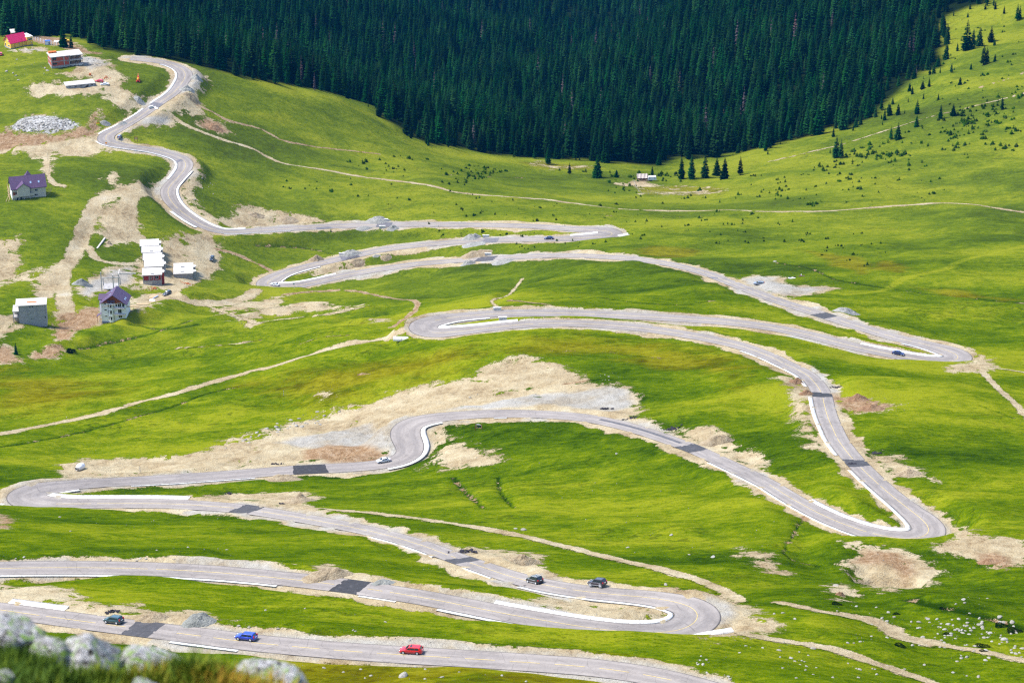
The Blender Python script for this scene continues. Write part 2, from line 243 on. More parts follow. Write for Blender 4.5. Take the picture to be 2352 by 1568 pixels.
FOREST_EDGE = [(-120,80),(-20,88),(30,84),(62,88),(75,98),(95,90),(150,80),(190,92),(200,112),(235,118),(260,124),(300,132),(345,134),(400,140),(450,152),(480,163),(520,172),(560,181),(600,188),(640,198),(690,203),(730,208),(778,222),(825,232),(850,246),(862,262),(878,277),(905,292),(925,305),(945,315),(975,332),(1018,340),(1050,342),(1098,349),(1143,359),(1185,363),(1240,366),(1281,369),(1330,368),(1371,375),(1431,377),(1476,382),(1526,385),(1545,372),(1590,366),(1626,367),(1676,355),(1698,353),(1741,343),(1764,346),(1790,332),(1814,326),(1850,318),(1884,312),(1905,296),(1935,300),(1966,296),(1990,280),(2014,272),(2036,258),(2042,240),(2060,222),(2085,205),(2100,190),(2125,172),(2139,162),(2176,157),(2184,135),(2178,112),(2189,100),(2176,85),(2178,55),(2190,36),(2225,22),(2264,13),(2290,0),(2330,-22),(2400,-40)]
# ---------------------------------------------------------------- numeric helpers
def vnoise(x, y, seed=0):
    """smooth value noise in -1..1"""
    xi = np.floor(x).astype(np.int64); yi = np.floor(y).astype(np.int64)
    fx = x - xi; fy = y - yi
    fx = fx * fx * fx * (fx * (fx * 6 - 15) + 10); fy = fy * fy * fy * (fy * (fy * 6 - 15) + 10)
    def hsh(a, b):
        n = (a * 374761393 + b * 668265263 + seed * 982451653) & 0xffffffff
        n = ((n ^ (n >> 13)) * 1274126177) & 0xffffffff
        return ((n ^ (n >> 16)) & 0xffff) / 32767.5 - 1
    return (hsh(xi, yi) * (1 - fx) + hsh(xi + 1, yi) * fx) * (1 - fy) + (hsh(xi, yi + 1) * (1 - fx) + hsh(xi + 1, yi + 1) * fx) * fy
def gauss1(a, sig):
    r = int(max(1, round(sig * 3))); k = np.exp(-.5 * (np.arange(-r, r + 1) / max(sig, 1e-6)) ** 2); k /= k.sum()
    p = np.concatenate([np.repeat(a[:1], r, 0), a, np.repeat(a[-1:], r, 0)])
    if a.ndim == 1: return np.convolve(p, k, 'valid')
    return np.stack([np.convolve(p[:, i], k, 'valid') for i in range(a.shape[1])], 1)
def catmull(pts, n=6):
    p = np.asarray(pts, float); p = np.vstack([2 * p[0] - p[1], p, 2 * p[-1] - p[-2]])
    t = np.arange(n)[:, None] / n; out = []
    for i in range(1, len(p) - 2):
        a, b, c, d = p[i - 1:i + 3]
        out.append(.5 * (2 * b + (c - a) * t + (2 * a - 5 * b + 4 * c - d) * t ** 2 + (3 * b - a - 3 * c + d) * t ** 3))
    return np.vstack(out + [p[-2:-1]])
def resample(P, step):
    d = np.concatenate([[0], np.cumsum(np.linalg.norm(np.diff(P[:, :2], axis=0), axis=1))])
    n = max(2, int(round(d[-1] / step)) + 1); q = np.linspace(0, d[-1], n)
    return np.stack([np.interp(q, d, P[:, i]) for i in range(P.shape[1])], 1)
def plane_hit(px, py, z):
    r = ray(px, py); t = (np.asarray(z) - CAM[2]) / r[:, 2]
    return CAM + r * t[:, None]
def tangents(P):
    t = np.gradient(P[:, :2], axis=0); return t / np.linalg.norm(t, axis=1)[:, None]
def smooth01(a): a = np.clip(a, 0, 1); return a * a * (3 - 2 * a)
def seg_dist(x, y, P):
    """distance from points to a polyline, and the position (index) along it"""
    best = np.full(x.shape, 1e9); arg = np.zeros(x.shape)
    for i in range(len(P) - 1):
        ax, ay = P[i, :2]; bx, by = P[i + 1, :2]
        dx, dy = bx - ax, by - ay; L = dx * dx + dy * dy + 1e-9
        t = np.clip(((x - ax) * dx + (y - ay) * dy) / L, 0, 1)
        d = np.hypot(x - ax - t * dx, y - ay - t * dy)
        m = d < best; best = np.where(m, d, best); arg = np.where(m, i + t, arg)
    return best, arg
def poly_sd(x, y, P):
    """signed distance to a closed outline, negative inside"""
    Pc = np.vstack([P, P[:1]]); d, _ = seg_dist(x, y, Pc)
    ins = np.zeros(x.shape, bool); j = len(P) - 1
    for i in range(len(P)):
        yi, yj = P[i, 1], P[j, 1]; xi, xj = P[i, 0], P[j, 0]
        if yi != yj: ins ^= ((yi > y) != (yj > y)) & (x < (xj - xi) * (y - yi) / (yj - yi) + xi)
        j = i
    return np.where(ins, -d, d)

# ---------------------------------------------------------------- ground height: survey surface + rises and hollows + small relief
_bp = cast([b[0] for b in BUMPS], [b[1] for b in BUMPS])
_rdg = [cast([q[0] for q in t[0]], [q[1] for q in t[0]]) for t in RIDGES]
def relief(x, y):
    return (1.7 * vnoise(x / 46, y / 38, 1) + .95 * vnoise(x / 21, y / 15, 2) + .2 * vnoise(x / 9, y / 9, 3) + .09 * vnoise(x / 4, y / 4, 4))
def hill_h(x, y):
    x = np.asarray(x, float); y = np.asarray(y, float)
    h = base_h(x, np.clip(y, 60, 3000))
    for b, p in zip(BUMPS, _bp):
        q = ((x - p[0]) / b[2]) ** 2 + ((y - p[1]) / b[3]) ** 2; h = h + b[4] * np.exp(-q * (q * q if b[4] < -2.2 else 1))
    px_, py_, _ = proj(np.stack([x, y, h], -1))
    lf = smooth01((1000 - px_) / 200) * smooth01((py_ - 560) / 90) * smooth01((880 - py_) / 60)
    h = h + lf * (1.9 * vnoise(x / 27 + y / 90, y / 15, 11) + .9 * vnoise(x / 13, y / 7, 12))
    for P, t in zip(_rdg, RIDGES):
        m = (x > P[:, 0].min() - 30) & (x < P[:, 0].max() + 30) & (y > P[:, 1].min() - 30) & (y < P[:, 1].max() + 30)
        if m.any():
            d, k = seg_dist(x[m], y[m], P); e = np.clip(np.minimum(k, len(P) - 1 - k) * 1.6 + .15, 0, 1); h[m] += t[2] * e * np.exp(-(d / t[1]) ** 2) * (1 + .3 * vnoise(x[m] / 6, y[m] / 6, 77))
    fz_ = smooth01((y - 1680) / 350); h = h + fz_ * (20 * vnoise(x / 170 + .4, y / 300, 41) + 9 * vnoise(x / 70, y / 120, 42))
    far = np.maximum(y - 2900, 0)
    h = h + far * .20 + 60 * vnoise(x / 700, y / 700, 9) * np.clip(far / 600, 0, 1)
    near = smooth01((130 - y) / 70)
    lk = 598.2 - .36 * np.clip(y, -60, 7) - 1.2 * np.clip(y - 7, 0, 23) - .70 * np.maximum(y - 30, 0)
    h = h * (1 - near) + lk * near
    return h + relief(x, y) * smooth01((y - 120) / 200) * np.where(y > 1500, 1.6, 1)

# road centre line: traced in the photo, laid on an even gradient
_rp = catmull(ROAD, 8)
RC = cast(_rp[:, 0], _rp[:, 1])
for _ in range(4):
    d = np.concatenate([[0], np.cumsum(np.linalg.norm(np.diff(RC[:, :2], axis=0), axis=1))])
    q = np.arange(0, d[-1], 1.0)
    zs = gauss1(np.interp(q, d, RC[:, 2]), 20); zs = np.interp(d, q, zs)
    RC = plane_hit(_rp[:, 0], _rp[:, 1], zs)
RC = resample(RC, 1.0); RC = gauss1(RC, 2.6); RC = resample(RC, 1.0)
RT = tangents(RC); RN = np.stack([-RT[:, 1], RT[:, 0]], 1)       # left-hand side of travel
RW = np.full(len(RC), 3.35)
_rpx, _rpy, _ = proj(RC)
def road_index(px, py):
    return int(np.argmin((_rpx - px) ** 2 + (2 * (_rpy - py)) ** 2))
for px, py, w in WIDE:
    i = road_index(px, py); k = np.arange(len(RC)) - i
    RW = np.maximum(RW, 3.35 + (w - 3.35) * np.exp(-(k / 15.0) ** 2))
RCs = RC[::2]

# ground sheet: rows across the view, closer together where the meadow is near
def _rows():
    y = -60.; out = []
    while y < 5200:
        out.append(y)
        y += (.5 if -12 < y < 32 else 4.0) if y < 395 else (.85 if y < 640 else (1.05 if y < 1000 else (1.25 if y < 1480 else (4.5 if y < 2700 else 40))))
    return np.array(out)
GY = _rows(); NC = 640
GU = np.linspace(-1, 1, NC)
def GW(y): return np.where(y > 0, .262 * y + 60, 60.) + np.maximum(y - 2700, 0) * .5
GX = GU[None] * GW(GY)[:, None]; GYY = np.repeat(GY[:, None], NC, 1)
GZ = hill_h(GX, GYY)
# road bed: level the ground beside the road, cut and fill blend out over a few metres
def coarse_near(P, pad):
    m = np.zeros(GX.shape, bool)
    lo = P[:, :2].min(0) - pad; hi = P[:, :2].max(0) + pad
    r0, r1 = np.searchsorted(GY, [lo[1], hi[1]])
    return slice(max(r0 - 1, 0), min(r1 + 1, len(GY)))
RD = np.full(GX.shape, 1e9); RZ = np.zeros(GX.shape); RWd = np.full(GX.shape, 3.35)
def _road_field():
    acc = np.zeros(GX.shape); wac = np.zeros(GX.shape)
    for a in range(0, len(RC) - 1, 24):
        b = min(a + 25, len(RC)); S = RC[a:b]
        sl = coarse_near(S, 20)
        xx = GX[sl]; yy = GYY[sl]
        lo = S[:, 0].min() - 20; hi = S[:, 0].max() + 20
        m = (xx > lo) & (xx < hi)
        idx = np.nonzero(m)
        if not len(idx[0]): continue
        X = xx[idx]; Y = yy[idx]
        d, k = seg_dist(X, Y, S)
        z = np.interp(k, np.arange(len(S)), S[:, 2]); w = 1 / (d * d + .6) ** 3
        r = idx[0] + sl.start; c = idx[1]
        acc[r, c] += w * z; wac[r, c] += w
        better = d < RD[r, c]
        RD[r, c] = np.where(better, d, RD[r, c])
        RWd[r, c] = np.where(better, np.interp(k + a, np.arange(len(RW)), RW), RWd[r, c])
    RZ[:] = np.where(wac > 0, acc / np.maximum(wac, 1e-12), 0)
_road_field()
_hw = RWd
_bl = smooth01(1 - (RD - _hw - 2.2) / 8.5)
_rough = relief(GX * 3.1, GYY * 3.1) * .28 * smooth01((RD - _hw - 1.0) / 2.5)
GZ = np.where(RD < 60, GZ * (1 - _bl) + (RZ - .06 + _rough) * _bl, GZ)
GZ = np.where(RD < _hw + .4, np.minimum(GZ, RZ - .10), GZ)
def ground_z(x, y):
    """height of the finished ground sheet"""
    x = np.asarray(x, float); y = np.asarray(y, float)
    r = np.clip(np.interp(y, GY, np.arange(len(GY))), 0, len(GY) - 1.001); i = r.astype(int); f = r - i
    def at(row):
        c = np.clip((x / GW(GY[row]) + 1) / 2 * (NC - 1), 0, NC - 1.001); j = c.astype(int); g = c - j
        return GZ[row, j] * (1 - g) + GZ[row, j + 1] * g
    return at(i) * (1 - f) + at(i + 1) * f
def on(px, py):
    """the place on the ground seen at this photo position"""
    a = cast(np.atleast_1d(px), np.atleast_1d(py), ground_z, step=3.0)
    a[:, 2] = ground_z(a[:, 0], a[:, 1]); return a
# ground cover masks: bare earth and its tone, dryness, ditches
M_D = np.zeros(GX.shape); M_G = np.zeros(GX.shape); M_R = np.zeros(GX.shape); M_Y = np.zeros(GX.shape); M_K = np.zeros(GX.shape); M_L = np.zeros(GX.shape); M_W = np.zeros(GX.shape); M_T = np.zeros(GX.shape)
def paint(P, fn, pad, closed):
    sl = coarse_near(P, pad); xx = GX[sl]; yy = GYY[sl]
    m = (xx > P[:, 0].min() - pad) & (xx < P[:, 0].max() + pad)
    idx = np.nonzero(m)
    if not len(idx[0]): return
    X = xx[idx]; Y = yy[idx]
    d = poly_sd(X, Y, P) if closed else seg_dist(X, Y, P)[0]
    fn(idx[0] + sl.start, idx[1], d)
def mx(A, r, c, v): A[r, c] = np.maximum(A[r, c], v)
_tl = [catmull(t[0], 4) for t in TRACKS]
_cut = np.cumsum([0] + [len(t) for t in _tl]); _all = on(np.concatenate([t[:, 0] for t in _tl]), np.concatenate([t[:, 1] for t in _tl]))
TRK = [_all[_cut[i]:_cut[i + 1]] for i in range(len(_tl))]
for P, (pts, w, tone) in zip(TRK, TRACKS):
    def f(r, c, d, w=w, tone=tone):
        v = np.clip(.5 - (d - w / 2) / min(4.2, w * .85), 0, 1)
        mx(M_D, r, c, v); mx(M_T, r, c, np.clip(1 - (d - w / 2) / .6, 0, 1))
        mx(M_R if tone == 'r' else M_G, r, c, np.clip(v * (.9 if tone == 'r' else .25), 0, 1))
    paint(P, f, w / 2 + 4, False)
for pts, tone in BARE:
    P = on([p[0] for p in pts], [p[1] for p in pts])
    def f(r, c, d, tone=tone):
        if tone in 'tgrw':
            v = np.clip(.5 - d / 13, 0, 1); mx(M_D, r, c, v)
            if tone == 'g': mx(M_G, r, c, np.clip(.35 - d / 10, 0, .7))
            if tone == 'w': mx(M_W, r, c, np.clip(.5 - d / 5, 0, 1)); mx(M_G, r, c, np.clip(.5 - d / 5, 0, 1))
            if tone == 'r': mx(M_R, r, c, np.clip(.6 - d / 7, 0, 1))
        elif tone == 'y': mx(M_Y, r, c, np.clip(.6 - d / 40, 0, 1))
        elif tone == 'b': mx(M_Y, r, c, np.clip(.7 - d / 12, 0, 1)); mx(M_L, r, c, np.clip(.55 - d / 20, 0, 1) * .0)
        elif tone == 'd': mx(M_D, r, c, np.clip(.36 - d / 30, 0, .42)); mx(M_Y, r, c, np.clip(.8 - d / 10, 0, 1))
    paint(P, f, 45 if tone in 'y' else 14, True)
for pts, w in [t for t in GRASSTRACK if t[1]]:
    q = catmull(pts, 4); P = on(q[:, 0], q[:, 1])
    paint(P, lambda r, c, d, w=w: mx(M_L, r, c, np.clip(1.2 - np.abs(d - w * .35) / (w * .5), 0, 1)), 6, False)
for pts, w in DITCH:
    q = catmull(pts, 3); P = on(q[:, 0], q[:, 1])
    def f(r, c, d, w=w):
        mx(M_K, r, c, np.clip(1.3 - d / w, 0, 1)); GZ[r, c] -= .55 * np.exp(-(d / (w * .8)) ** 2)
        mx(M_D, r, c, np.clip(.42 - d / 5, 0, 1)); mx(M_R, r, c, np.clip(.9 - d / 3, 0, 1))
    paint(P, f, 5, False)
# gravel shoulders of uneven width on both sides of the road
_sw = 3.1 + 1.6 * vnoise(GX / 17, GYY / 17, 21) + 1.0 * vnoise(GX / 6, GYY / 6, 22)
_v = np.clip(.5 - (RD - RWd - _sw) / 4.0, 0, 1)
M_D = np.maximum(M_D, np.where(RD < 60, _v, 0)); M_G = np.maximum(M_G, np.where(RD < 60, _v * (.25 + .35 * (vnoise(GX / 30, GYY / 30, 23) > 0)), 0))

_lump = smooth01((M_D - .35) / .4) * smooth01((RD - RWd - 2.5) / 2) * (GYY > 300)
GZ = GZ + _lump * (.32 * vnoise(GX / 5.5, GYY / 4, 81) + .24 * vnoise(GX / 2.4, GYY / 2, 82)) * np.where(M_T > .3, .35, 1)
# ---------------------------------------------------------------- drain strips: found along the road, ground kept below them
STRIPDEF = []
for pts, w in STRIPS:
    ii = [road_index(*p) for p in pts]; a, b = min(ii), max(ii)
    side = 0
    for p, i in zip(pts, ii):
        q = plane_hit(np.array([p[0]]), np.array([p[1]]), RC[i, 2])[0]
        side += np.sign(np.dot(q[:2] - RC[i, :2], RN[i]))
    STRIPDEF.append((a, b, 1 if side > 0 else -1, w))
for a, b, sd, w in STRIPDEF:
    P = RC[a:b + 1].copy(); P[:, :2] += RN[a:b + 1] * (sd * (RW[a:b + 1] + .2 + w / 2))[:, None]
    def f(r, c, d, w=w): 
        m = d < w / 2 + .9
        GZ[r[m], c[m]] = np.minimum(GZ[r[m], c[m]], RZ[r[m], c[m]] - .10)
    paint(P, f, w / 2 + 2, False)

# ---------------------------------------------------------------- scene, camera, light
import bpy, bmesh
from mathutils import Vector, Matrix
for o in list(bpy.data.objects): bpy.data.objects.remove(o)
SC = bpy.context.scene; COL = SC.collection
cd = bpy.data.cameras.new('camera'); cam = bpy.data.objects.new('camera', cd); COL.objects.link(cam); SC.camera = cam
cd.sensor_width = 36.0; cd.lens = FPX / 2352 * 36.0; cd.clip_start = .5; cd.clip_end = 20000
cam.location = CAM; cam.rotation_euler = (math.pi / 2 - PITCH, 0, 0)
cd.dof.use_dof = True; cd.dof.focus_distance = 900; cd.dof.aperture_fstop = 6.5
SUN_EL, SUN_AZ = math.radians(56), math.radians(276)      # azimuth clockwise from the view direction (+Y)
w = bpy.data.worlds.new('World'); SC.world = w; w.use_nodes = True; nt = w.node_tree
sky = nt.nodes.new('ShaderNodeTexSky'); sky.sky_type = 'NISHITA'; sky.sun_disc = False
sky.sun_elevation = SUN_EL; sky.sun_rotation = SUN_AZ; sky.altitude = 1500; sky.dust_density = 2.0; sky.air_density = 1.0
bg = nt.nodes['Background']; bg.inputs[1].default_value = .13; nt.links.new(sky.outputs[0], bg.inputs[0])
sl = bpy.data.lights.new('sun', 'SUN'); sl.energy = 3.0; sl.angle = math.radians(16); sl.color = (1, .95, .88)
so = bpy.data.objects.new('sun', sl); COL.objects.link(so)
sd_ = Vector((math.sin(SUN_AZ) * math.cos(SUN_EL), math.cos(SUN_AZ) * math.cos(SUN_EL), math.sin(SUN_EL)))
so.rotation_euler = sd_.to_track_quat('Z', 'Y').to_euler(); so.location = (0, 0, 900)
SC.view_settings.view_transform = 'Standard'; SC.view_settings.look = 'None'; SC.view_settings.gamma = 1
SC.view_settings.exposure = 1.7; SC.view_settings.use_curve_mapping = False
SC.render.engine = 'CYCLES'; SC.cycles.use_denoising = False; SC.cycles.denoiser = 'OPENIMAGEDENOISE'; SC.cycles.denoising_input_passes = 'RGB_ALBEDO_NORMAL'; SC.cycles.denoising_prefilter = 'ACCURATE'
SC.cycles.max_bounces = 5; SC.cycles.diffuse_bounces = 3; SC.cycles.glossy_bounces = 2; SC.cycles.transmission_bounces = 3; SC.cycles.volume_bounces = 0
SC.cycles.pixel_filter_type = 'BLACKMAN_HARRIS'; SC.cycles.filter_width = 1.3

# ---------------------------------------------------------------- materials
class NT:
    def __init__(s, name):
        s.m = bpy.data.materials.new(name); s.m.use_nodes = True; s.t = s.m.node_tree; s.b = s.t.nodes['Principled BSDF']
        s.b.inputs['Specular IOR Level'].default_value = .2
    def n(s, ty, **k):
        o = s.t.nodes.new('ShaderNode' + ty)
        for a, v in k.items(): setattr(o, a, v)
        return o
    def put(s, sock, v):
        if isinstance(v, (int, float)): sock.default_value = v
        elif isinstance(v, (tuple, list)): sock.default_value = tuple(v) + (1,) if len(v) == 3 and len(sock.default_value) == 4 else v
        else: s.t.links.new(v, sock)
    def co(s, kind='Object'): return s.n('TexCoord').outputs[kind]
    def mapv(s, v, sc, rot=(0, 0, 0)):
        o = s.n('Mapping'); s.put(o.inputs[0], v); o.inputs['Scale'].default_value = sc; o.inputs['Rotation'].default_value = rot; return o.outputs[0]
    def noise(s, v, sc, det=3, rough=.55, dist=0):
        o = s.n('TexNoise'); s.put(o.inputs['Vector'], v); o.inputs['Scale'].default_value = sc; o.inputs['Detail'].default_value = det
        o.inputs['Roughness'].default_value = rough; o.inputs['Distortion'].default_value = dist; return o.outputs['Fac']
    def voro(s, v, sc, feat='F1', out='Distance', rnd=1):
        o = s.n('TexVoronoi', feature=feat); s.put(o.inputs['Vector'], v); o.inputs['Scale'].default_value = sc; o.inputs['Randomness'].default_value = rnd; return o.outputs[out]
    def math(s, op, a, b=0.0, c=None, clamp=False):
        o = s.n('Math', operation=op, use_clamp=clamp); s.put(o.inputs[0], a); s.put(o.inputs[1], b)
        if c is not None: s.put(o.inputs[2], c)
        return o.outputs[0]
    def step(s, v, lo, hi, a=0., b=1.):
        o = s.n('MapRange', interpolation_type='SMOOTHSTEP'); s.put(o.inputs[0], v)
        for i, q in enumerate((lo, hi, a, b)): s.put(o.inputs[i + 1], q)
        return o.outputs[0]
    def ramp(s, v, stops):
        o = s.n('ValToRGB'); r = o.color_ramp; s.put(o.inputs[0], v)
        while len(r.elements) < len(stops): r.elements.new(.5)
        for e, (p, c) in zip(r.elements, stops): e.position = p; e.color = tuple(c) + (1,)
        return o.outputs[0]
    def mix(s, f, a, b, mode='MIX'):
        o = s.n('Mix', data_type='RGBA', blend_type=mode); s.put(o.inputs[0], f); s.put(o.inputs[6], a); s.put(o.inputs[7], b); return o.outputs[2]
    def attr(s, name, ty='GEOMETRY'):
        o = s.n('Attribute', attribute_type=ty); o.attribute_name = name; return o
    def sep(s, v):
        o = s.n('SeparateColor'); s.put(o.inputs[0], v); return o.outputs
    def bump(s, h, dist=.1, strength=1.0):
        o = s.n('Bump'); o.inputs['Strength'].default_value = strength; o.inputs['Distance'].default_value = dist; s.put(o.inputs['Height'], h)
        s.t.links.new(o.outputs[0], s.b.inputs['Normal'])
    def out(s, col, rough=.9, spec=None, metal=None):
        s.put(s.b.inputs['Base Color'], col); s.put(s.b.inputs['Roughness'], rough)
        if spec is not None: s.b.inputs['Specular IOR Level'].default_value = spec
        if metal is not None: s.b.inputs['Metallic'].default_value = metal
        return s.m
MAT = {}
def m_ground():
    s = NT('meadow'); p = s.co(); A = s.sep(s.attr('cover').outputs['Color']); B = s.sep(s.attr('veg').outputs['Color'])
    D, G, R = A[0], A[1], A[2]; Y, K, L = B[0], B[1], B[2]; W = s.attr('cover').outputs['Alpha']; F = s.attr('veg').outputs['Alpha']
    pa = s.mapv(p, (.55, 1, 1), (0, 0, .15))
    g1 = s.noise(pa, .016, 3, .5); g2 = s.noise(pa, .085, 5, .6, .6); g3 = s.noise(pa, .55, 5, .72, .4); g4 = s.noise(s.mapv(p, (.8, 1.3, 1), (0, 0, -.3)), 2.6, 3, .7)
    t = s.math('ADD', s.math('MULTIPLY', s.math('SUBTRACT', g1, .5), .75), s.math('MULTIPLY', g1, 0.0)); t = s.math('ADD', s.math('ADD', t, .20), s.math('ADD', s.math('MULTIPLY', g2, .42), s.math('ADD', s.math('MULTIPLY', g3, .46), s.math('MULTIPLY', g4, .34))))
    t = s.math('ADD', t, s.math('MULTIPLY', L, .13)); t = s.math('SUBTRACT', t, s.math('MULTIPLY', K, .22))
    t = s.math('SUBTRACT', s.math('MULTIPLY', t, 1.0), .06)
    grass = s.ramp(t, [(.53, (.0095, .026, .0003)), (.65, (.035, .066, .0004)), (.75, (.072, .106, .0006)), (.88, (.155, .170, .006))])
    zz = s.n('SeparateXYZ'); s.put(zz.inputs[0], p); tr = s.math('FRACT', s.math('ADD', s.math('MULTIPLY', zz.outputs[2], .42), s.math('MULTIPLY', s.noise(pa, .06, 4, .6), 6.0))); trl = s.math('MULTIPLY', s.step(s.math('ABSOLUTE', s.math('SUBTRACT', tr, .5)), .02, .10, 1, 0), s.step(s.noise(p, .022, 3), .48, .62, 0, .5)); grass = s.mix(trl, grass, (.016, .028, .002))
    dry = s.ramp(s.math('ADD', s.math('MULTIPLY', g2, .6), s.math('MULTIPLY', g3, .5)), [(.38, (.045, .030, .002)), (.52, (.090, .080, .001)), (.66, (.16, .145, .006))])
    yf = s.step(s.math('ADD', Y, s.math('MULTIPLY', s.math('SUBTRACT', s.noise(pa, .05, 4, .65, .8), .5), 1.7)), .28, .95, 0, .85)
    grass = s.mix(yf, grass, dry)
    spots = s.step(s.math('ADD', s.noise(pa, .30, 5, .7, .5), s.math('MULTIPLY', s.math('SUBTRACT', g1, .5), .25)), .66, .74, 0, .55)   # brown worn tufts
    grass = s.mix(spots, grass, (.060, .036, .012))
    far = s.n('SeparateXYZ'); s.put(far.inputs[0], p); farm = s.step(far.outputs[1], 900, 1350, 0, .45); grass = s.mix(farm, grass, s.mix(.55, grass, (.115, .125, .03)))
    pale = s.step(s.noise(pa, .22, 4, .7), .68, .80, 0, .55); grass = s.mix(pale, grass, (.17, .17, .05))
    # bare earth
    d1 = s.noise(p, .07, 4, .6); d2 = s.noise(p, .5, 5, .7); d3 = s.noise(p, 2.2, 4, .75)
    tan = s.ramp(s.math('ADD', s.math('MULTIPLY', d1, .45), s.math('ADD', s.math('MULTIPLY', d2, .36), s.math('MULTIPLY', d3, .24))), [(.36, (.12, .078, .040)), (.48, (.265, .207, .122)), (.62, (.37, .315, .205))])
    gry = s.ramp(s.math('ADD', s.math('MULTIPLY', d1, .4), s.math('ADD', s.math('MULTIPLY', d2, .36), s.math('MULTIPLY', d3, .26))), [(.34, (.13, .115, .095)), (.5, (.245, .23, .20)), (.66, (.34, .33, .30))])
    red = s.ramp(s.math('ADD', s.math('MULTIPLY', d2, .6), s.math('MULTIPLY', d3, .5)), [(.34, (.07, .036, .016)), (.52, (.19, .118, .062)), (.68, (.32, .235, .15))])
    wht = s.ramp(s.voro(p, .9, out='Color'), [(.1, (.12, .11, .10)), (.5, (.25, .245, .23)), (.9, (.40, .395, .38))])
    earth = s.mix(s.step(s.math('ADD', G, s.math('MULTIPLY', s.math('SUBTRACT', d1, .5), 1.0)), .25, .8), tan, gry)
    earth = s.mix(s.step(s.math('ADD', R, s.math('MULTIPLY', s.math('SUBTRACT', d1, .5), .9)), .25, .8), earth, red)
    earth = s.mix(s.step(s.math('ADD', W, s.math('MULTIPLY', s.math('SUBTRACT', d2, .5), .8)), .4, .6), earth, wht)
    cell = s.voro(p, 2.0); stone = s.step(s.math('ADD', cell, s.math('MULTIPLY', s.math('SUBTRACT', d2, .5), -.35)), .16, .24, 1, 0)
    earth = s.mix(s.math('MULTIPLY', stone, .35), earth, (.42, .40, .36))
    edge = s.math('ADD', s.math('MULTIPLY', s.math('SUBTRACT', s.noise(p, .13, 7, .75), .5), 2.2), s.math('MULTIPLY', s.math('SUBTRACT', d3, .5), .6))
    hole = s.step(s.noise(p, .055, 5, .68, .6), .57, .66, 0, .62)
    DD = s.math('SUBTRACT', D, s.math('MULTIPLY', hole, s.math('SUBTRACT', 1.0, s.attr('keep').outputs['Fac'])))
    dm = s.step(s.math('ADD', DD, s.math('MULTIPLY', edge, s.step(D, .0, .22))), .42, .54)
    tv = s.voro(s.mapv(p, (.8, 1.6, 1), (0, 0, .2)), 1.05); tuftd = s.step(s.math('ADD', tv, s.math('MULTIPLY', s.math('SUBTRACT', g3, .5), .9)), .12, .42, .62, 0)
    grass = s.mix(s.math('MULTIPLY', tuftd, s.step(s.noise(pa, .035, 3), .40, .62, .25, 1)), grass, (.016, .028, .0004))
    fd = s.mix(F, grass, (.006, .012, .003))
    col = s.mix(dm, fd, earth)
    h = s.math('ADD', s.math('MULTIPLY', g3, .55), s.math('ADD', s.math('MULTIPLY', g4, .25), s.math('MULTIPLY', g2, .7)))
    he = s.math('ADD', s.math('MULTIPLY', d2, .8), s.math('ADD', s.math('MULTIPLY', d3, .35), s.math('MULTIPLY', stone, .2)))
    hm = s.n('Mix', data_type='FLOAT'); s.put(hm.inputs[0], dm); s.put(hm.inputs[2], h); s.put(hm.inputs[3], he)
    s.bump(hm.outputs[0], 1.0, .9)
    return s.out(col, 1.0, .0)
def m_road():
    s = NT('asphalt'); uv = s.co('UV'); x = s.n('SeparateXYZ'); s.put(x.inputs[0], uv); p = s.co()
    lane = s.step(s.math('ABSOLUTE', s.math('SUBTRACT', s.math('ABSOLUTE', x.outputs[0]), .48)), .10, .26, 1, 0); st = s.mapv(uv, (1.0, .05, 1)); a = s.noise(st, 3.2, 4, .65); f = s.noise(p, 1.6, 4, .7); big = s.noise(p, .05, 3)
    col = s.ramp(s.math('ADD', s.math('MULTIPLY', a, .45), s.math('ADD', s.math('MULTIPLY', f, .25), s.math('MULTIPLY', big, .35))), [(.36, (.122, .107, .097)), (.52, (.205, .182, .166)), (.68, (.262, .236, .214))])
    wear = s.step(s.noise(s.mapv(uv, (2.2, .03, 1)), 1.4, 5, .7), .60, .72, 0, .6); wear = s.math('MULTIPLY', wear, s.step(s.noise(p, .03, 2), .45, .6))
    col = s.mix(wear, col, (.055, .05, .055))
    col = s.mix(s.math('MULTIPLY', lane, s.math('MULTIPLY', a, .55)), col, (.11, .10, .098)); crk = s.voro(p, .22, 'DISTANCE_TO_EDGE'); col = s.mix(s.math('MULTIPLY', s.step(crk, .0, .012, 1, 0), .5), col, (.06, .055, .053))
    e = s.math('ADD', s.math('ABSOLUTE', x.outputs[0]), s.math('MULTIPLY', s.math('SUBTRACT', f, .5), .06))
    col = s.mix(s.step(e, .925, .985, 0, .8), col, (.028, .025, .026))
    s.bump(f, .02); return s.out(col, .85, .25)
def m_patch(k):
    s = NT('fresh_asphalt'); p = s.co(); f = s.noise(p, .9, 5, .7); g = s.noise(p, 6, 3)
    c = .16 * (1 - k) + .020 * k
    col = s.ramp(s.math('ADD', s.math('MULTIPLY', f, .75), s.math('MULTIPLY', g, .25)), [(.35, (c * .8, c * .78, c * .85)), (.55, (c * 1.3, c * 1.25, c * 1.35)), (.72, (c * 1.3 + .05, c * 1.25 + .047, c * 1.35 + .048))])
    s.bump(g, .02); return s.out(col, .8, .3)
def m_noise(name, c0, c1, sc=1.5, rough=.9, spec=.2, bump=.03, det=4):
    s = NT(name); p = s.co(); f = s.noise(p, sc, det, .65)
    col = s.ramp(f, [(.32, c0), (.68, c1)])
    if bump: s.bump(f, bump)
    return s.out(col, rough, spec)
MAT['ground'] = m_ground(); MAT['road'] = m_road()
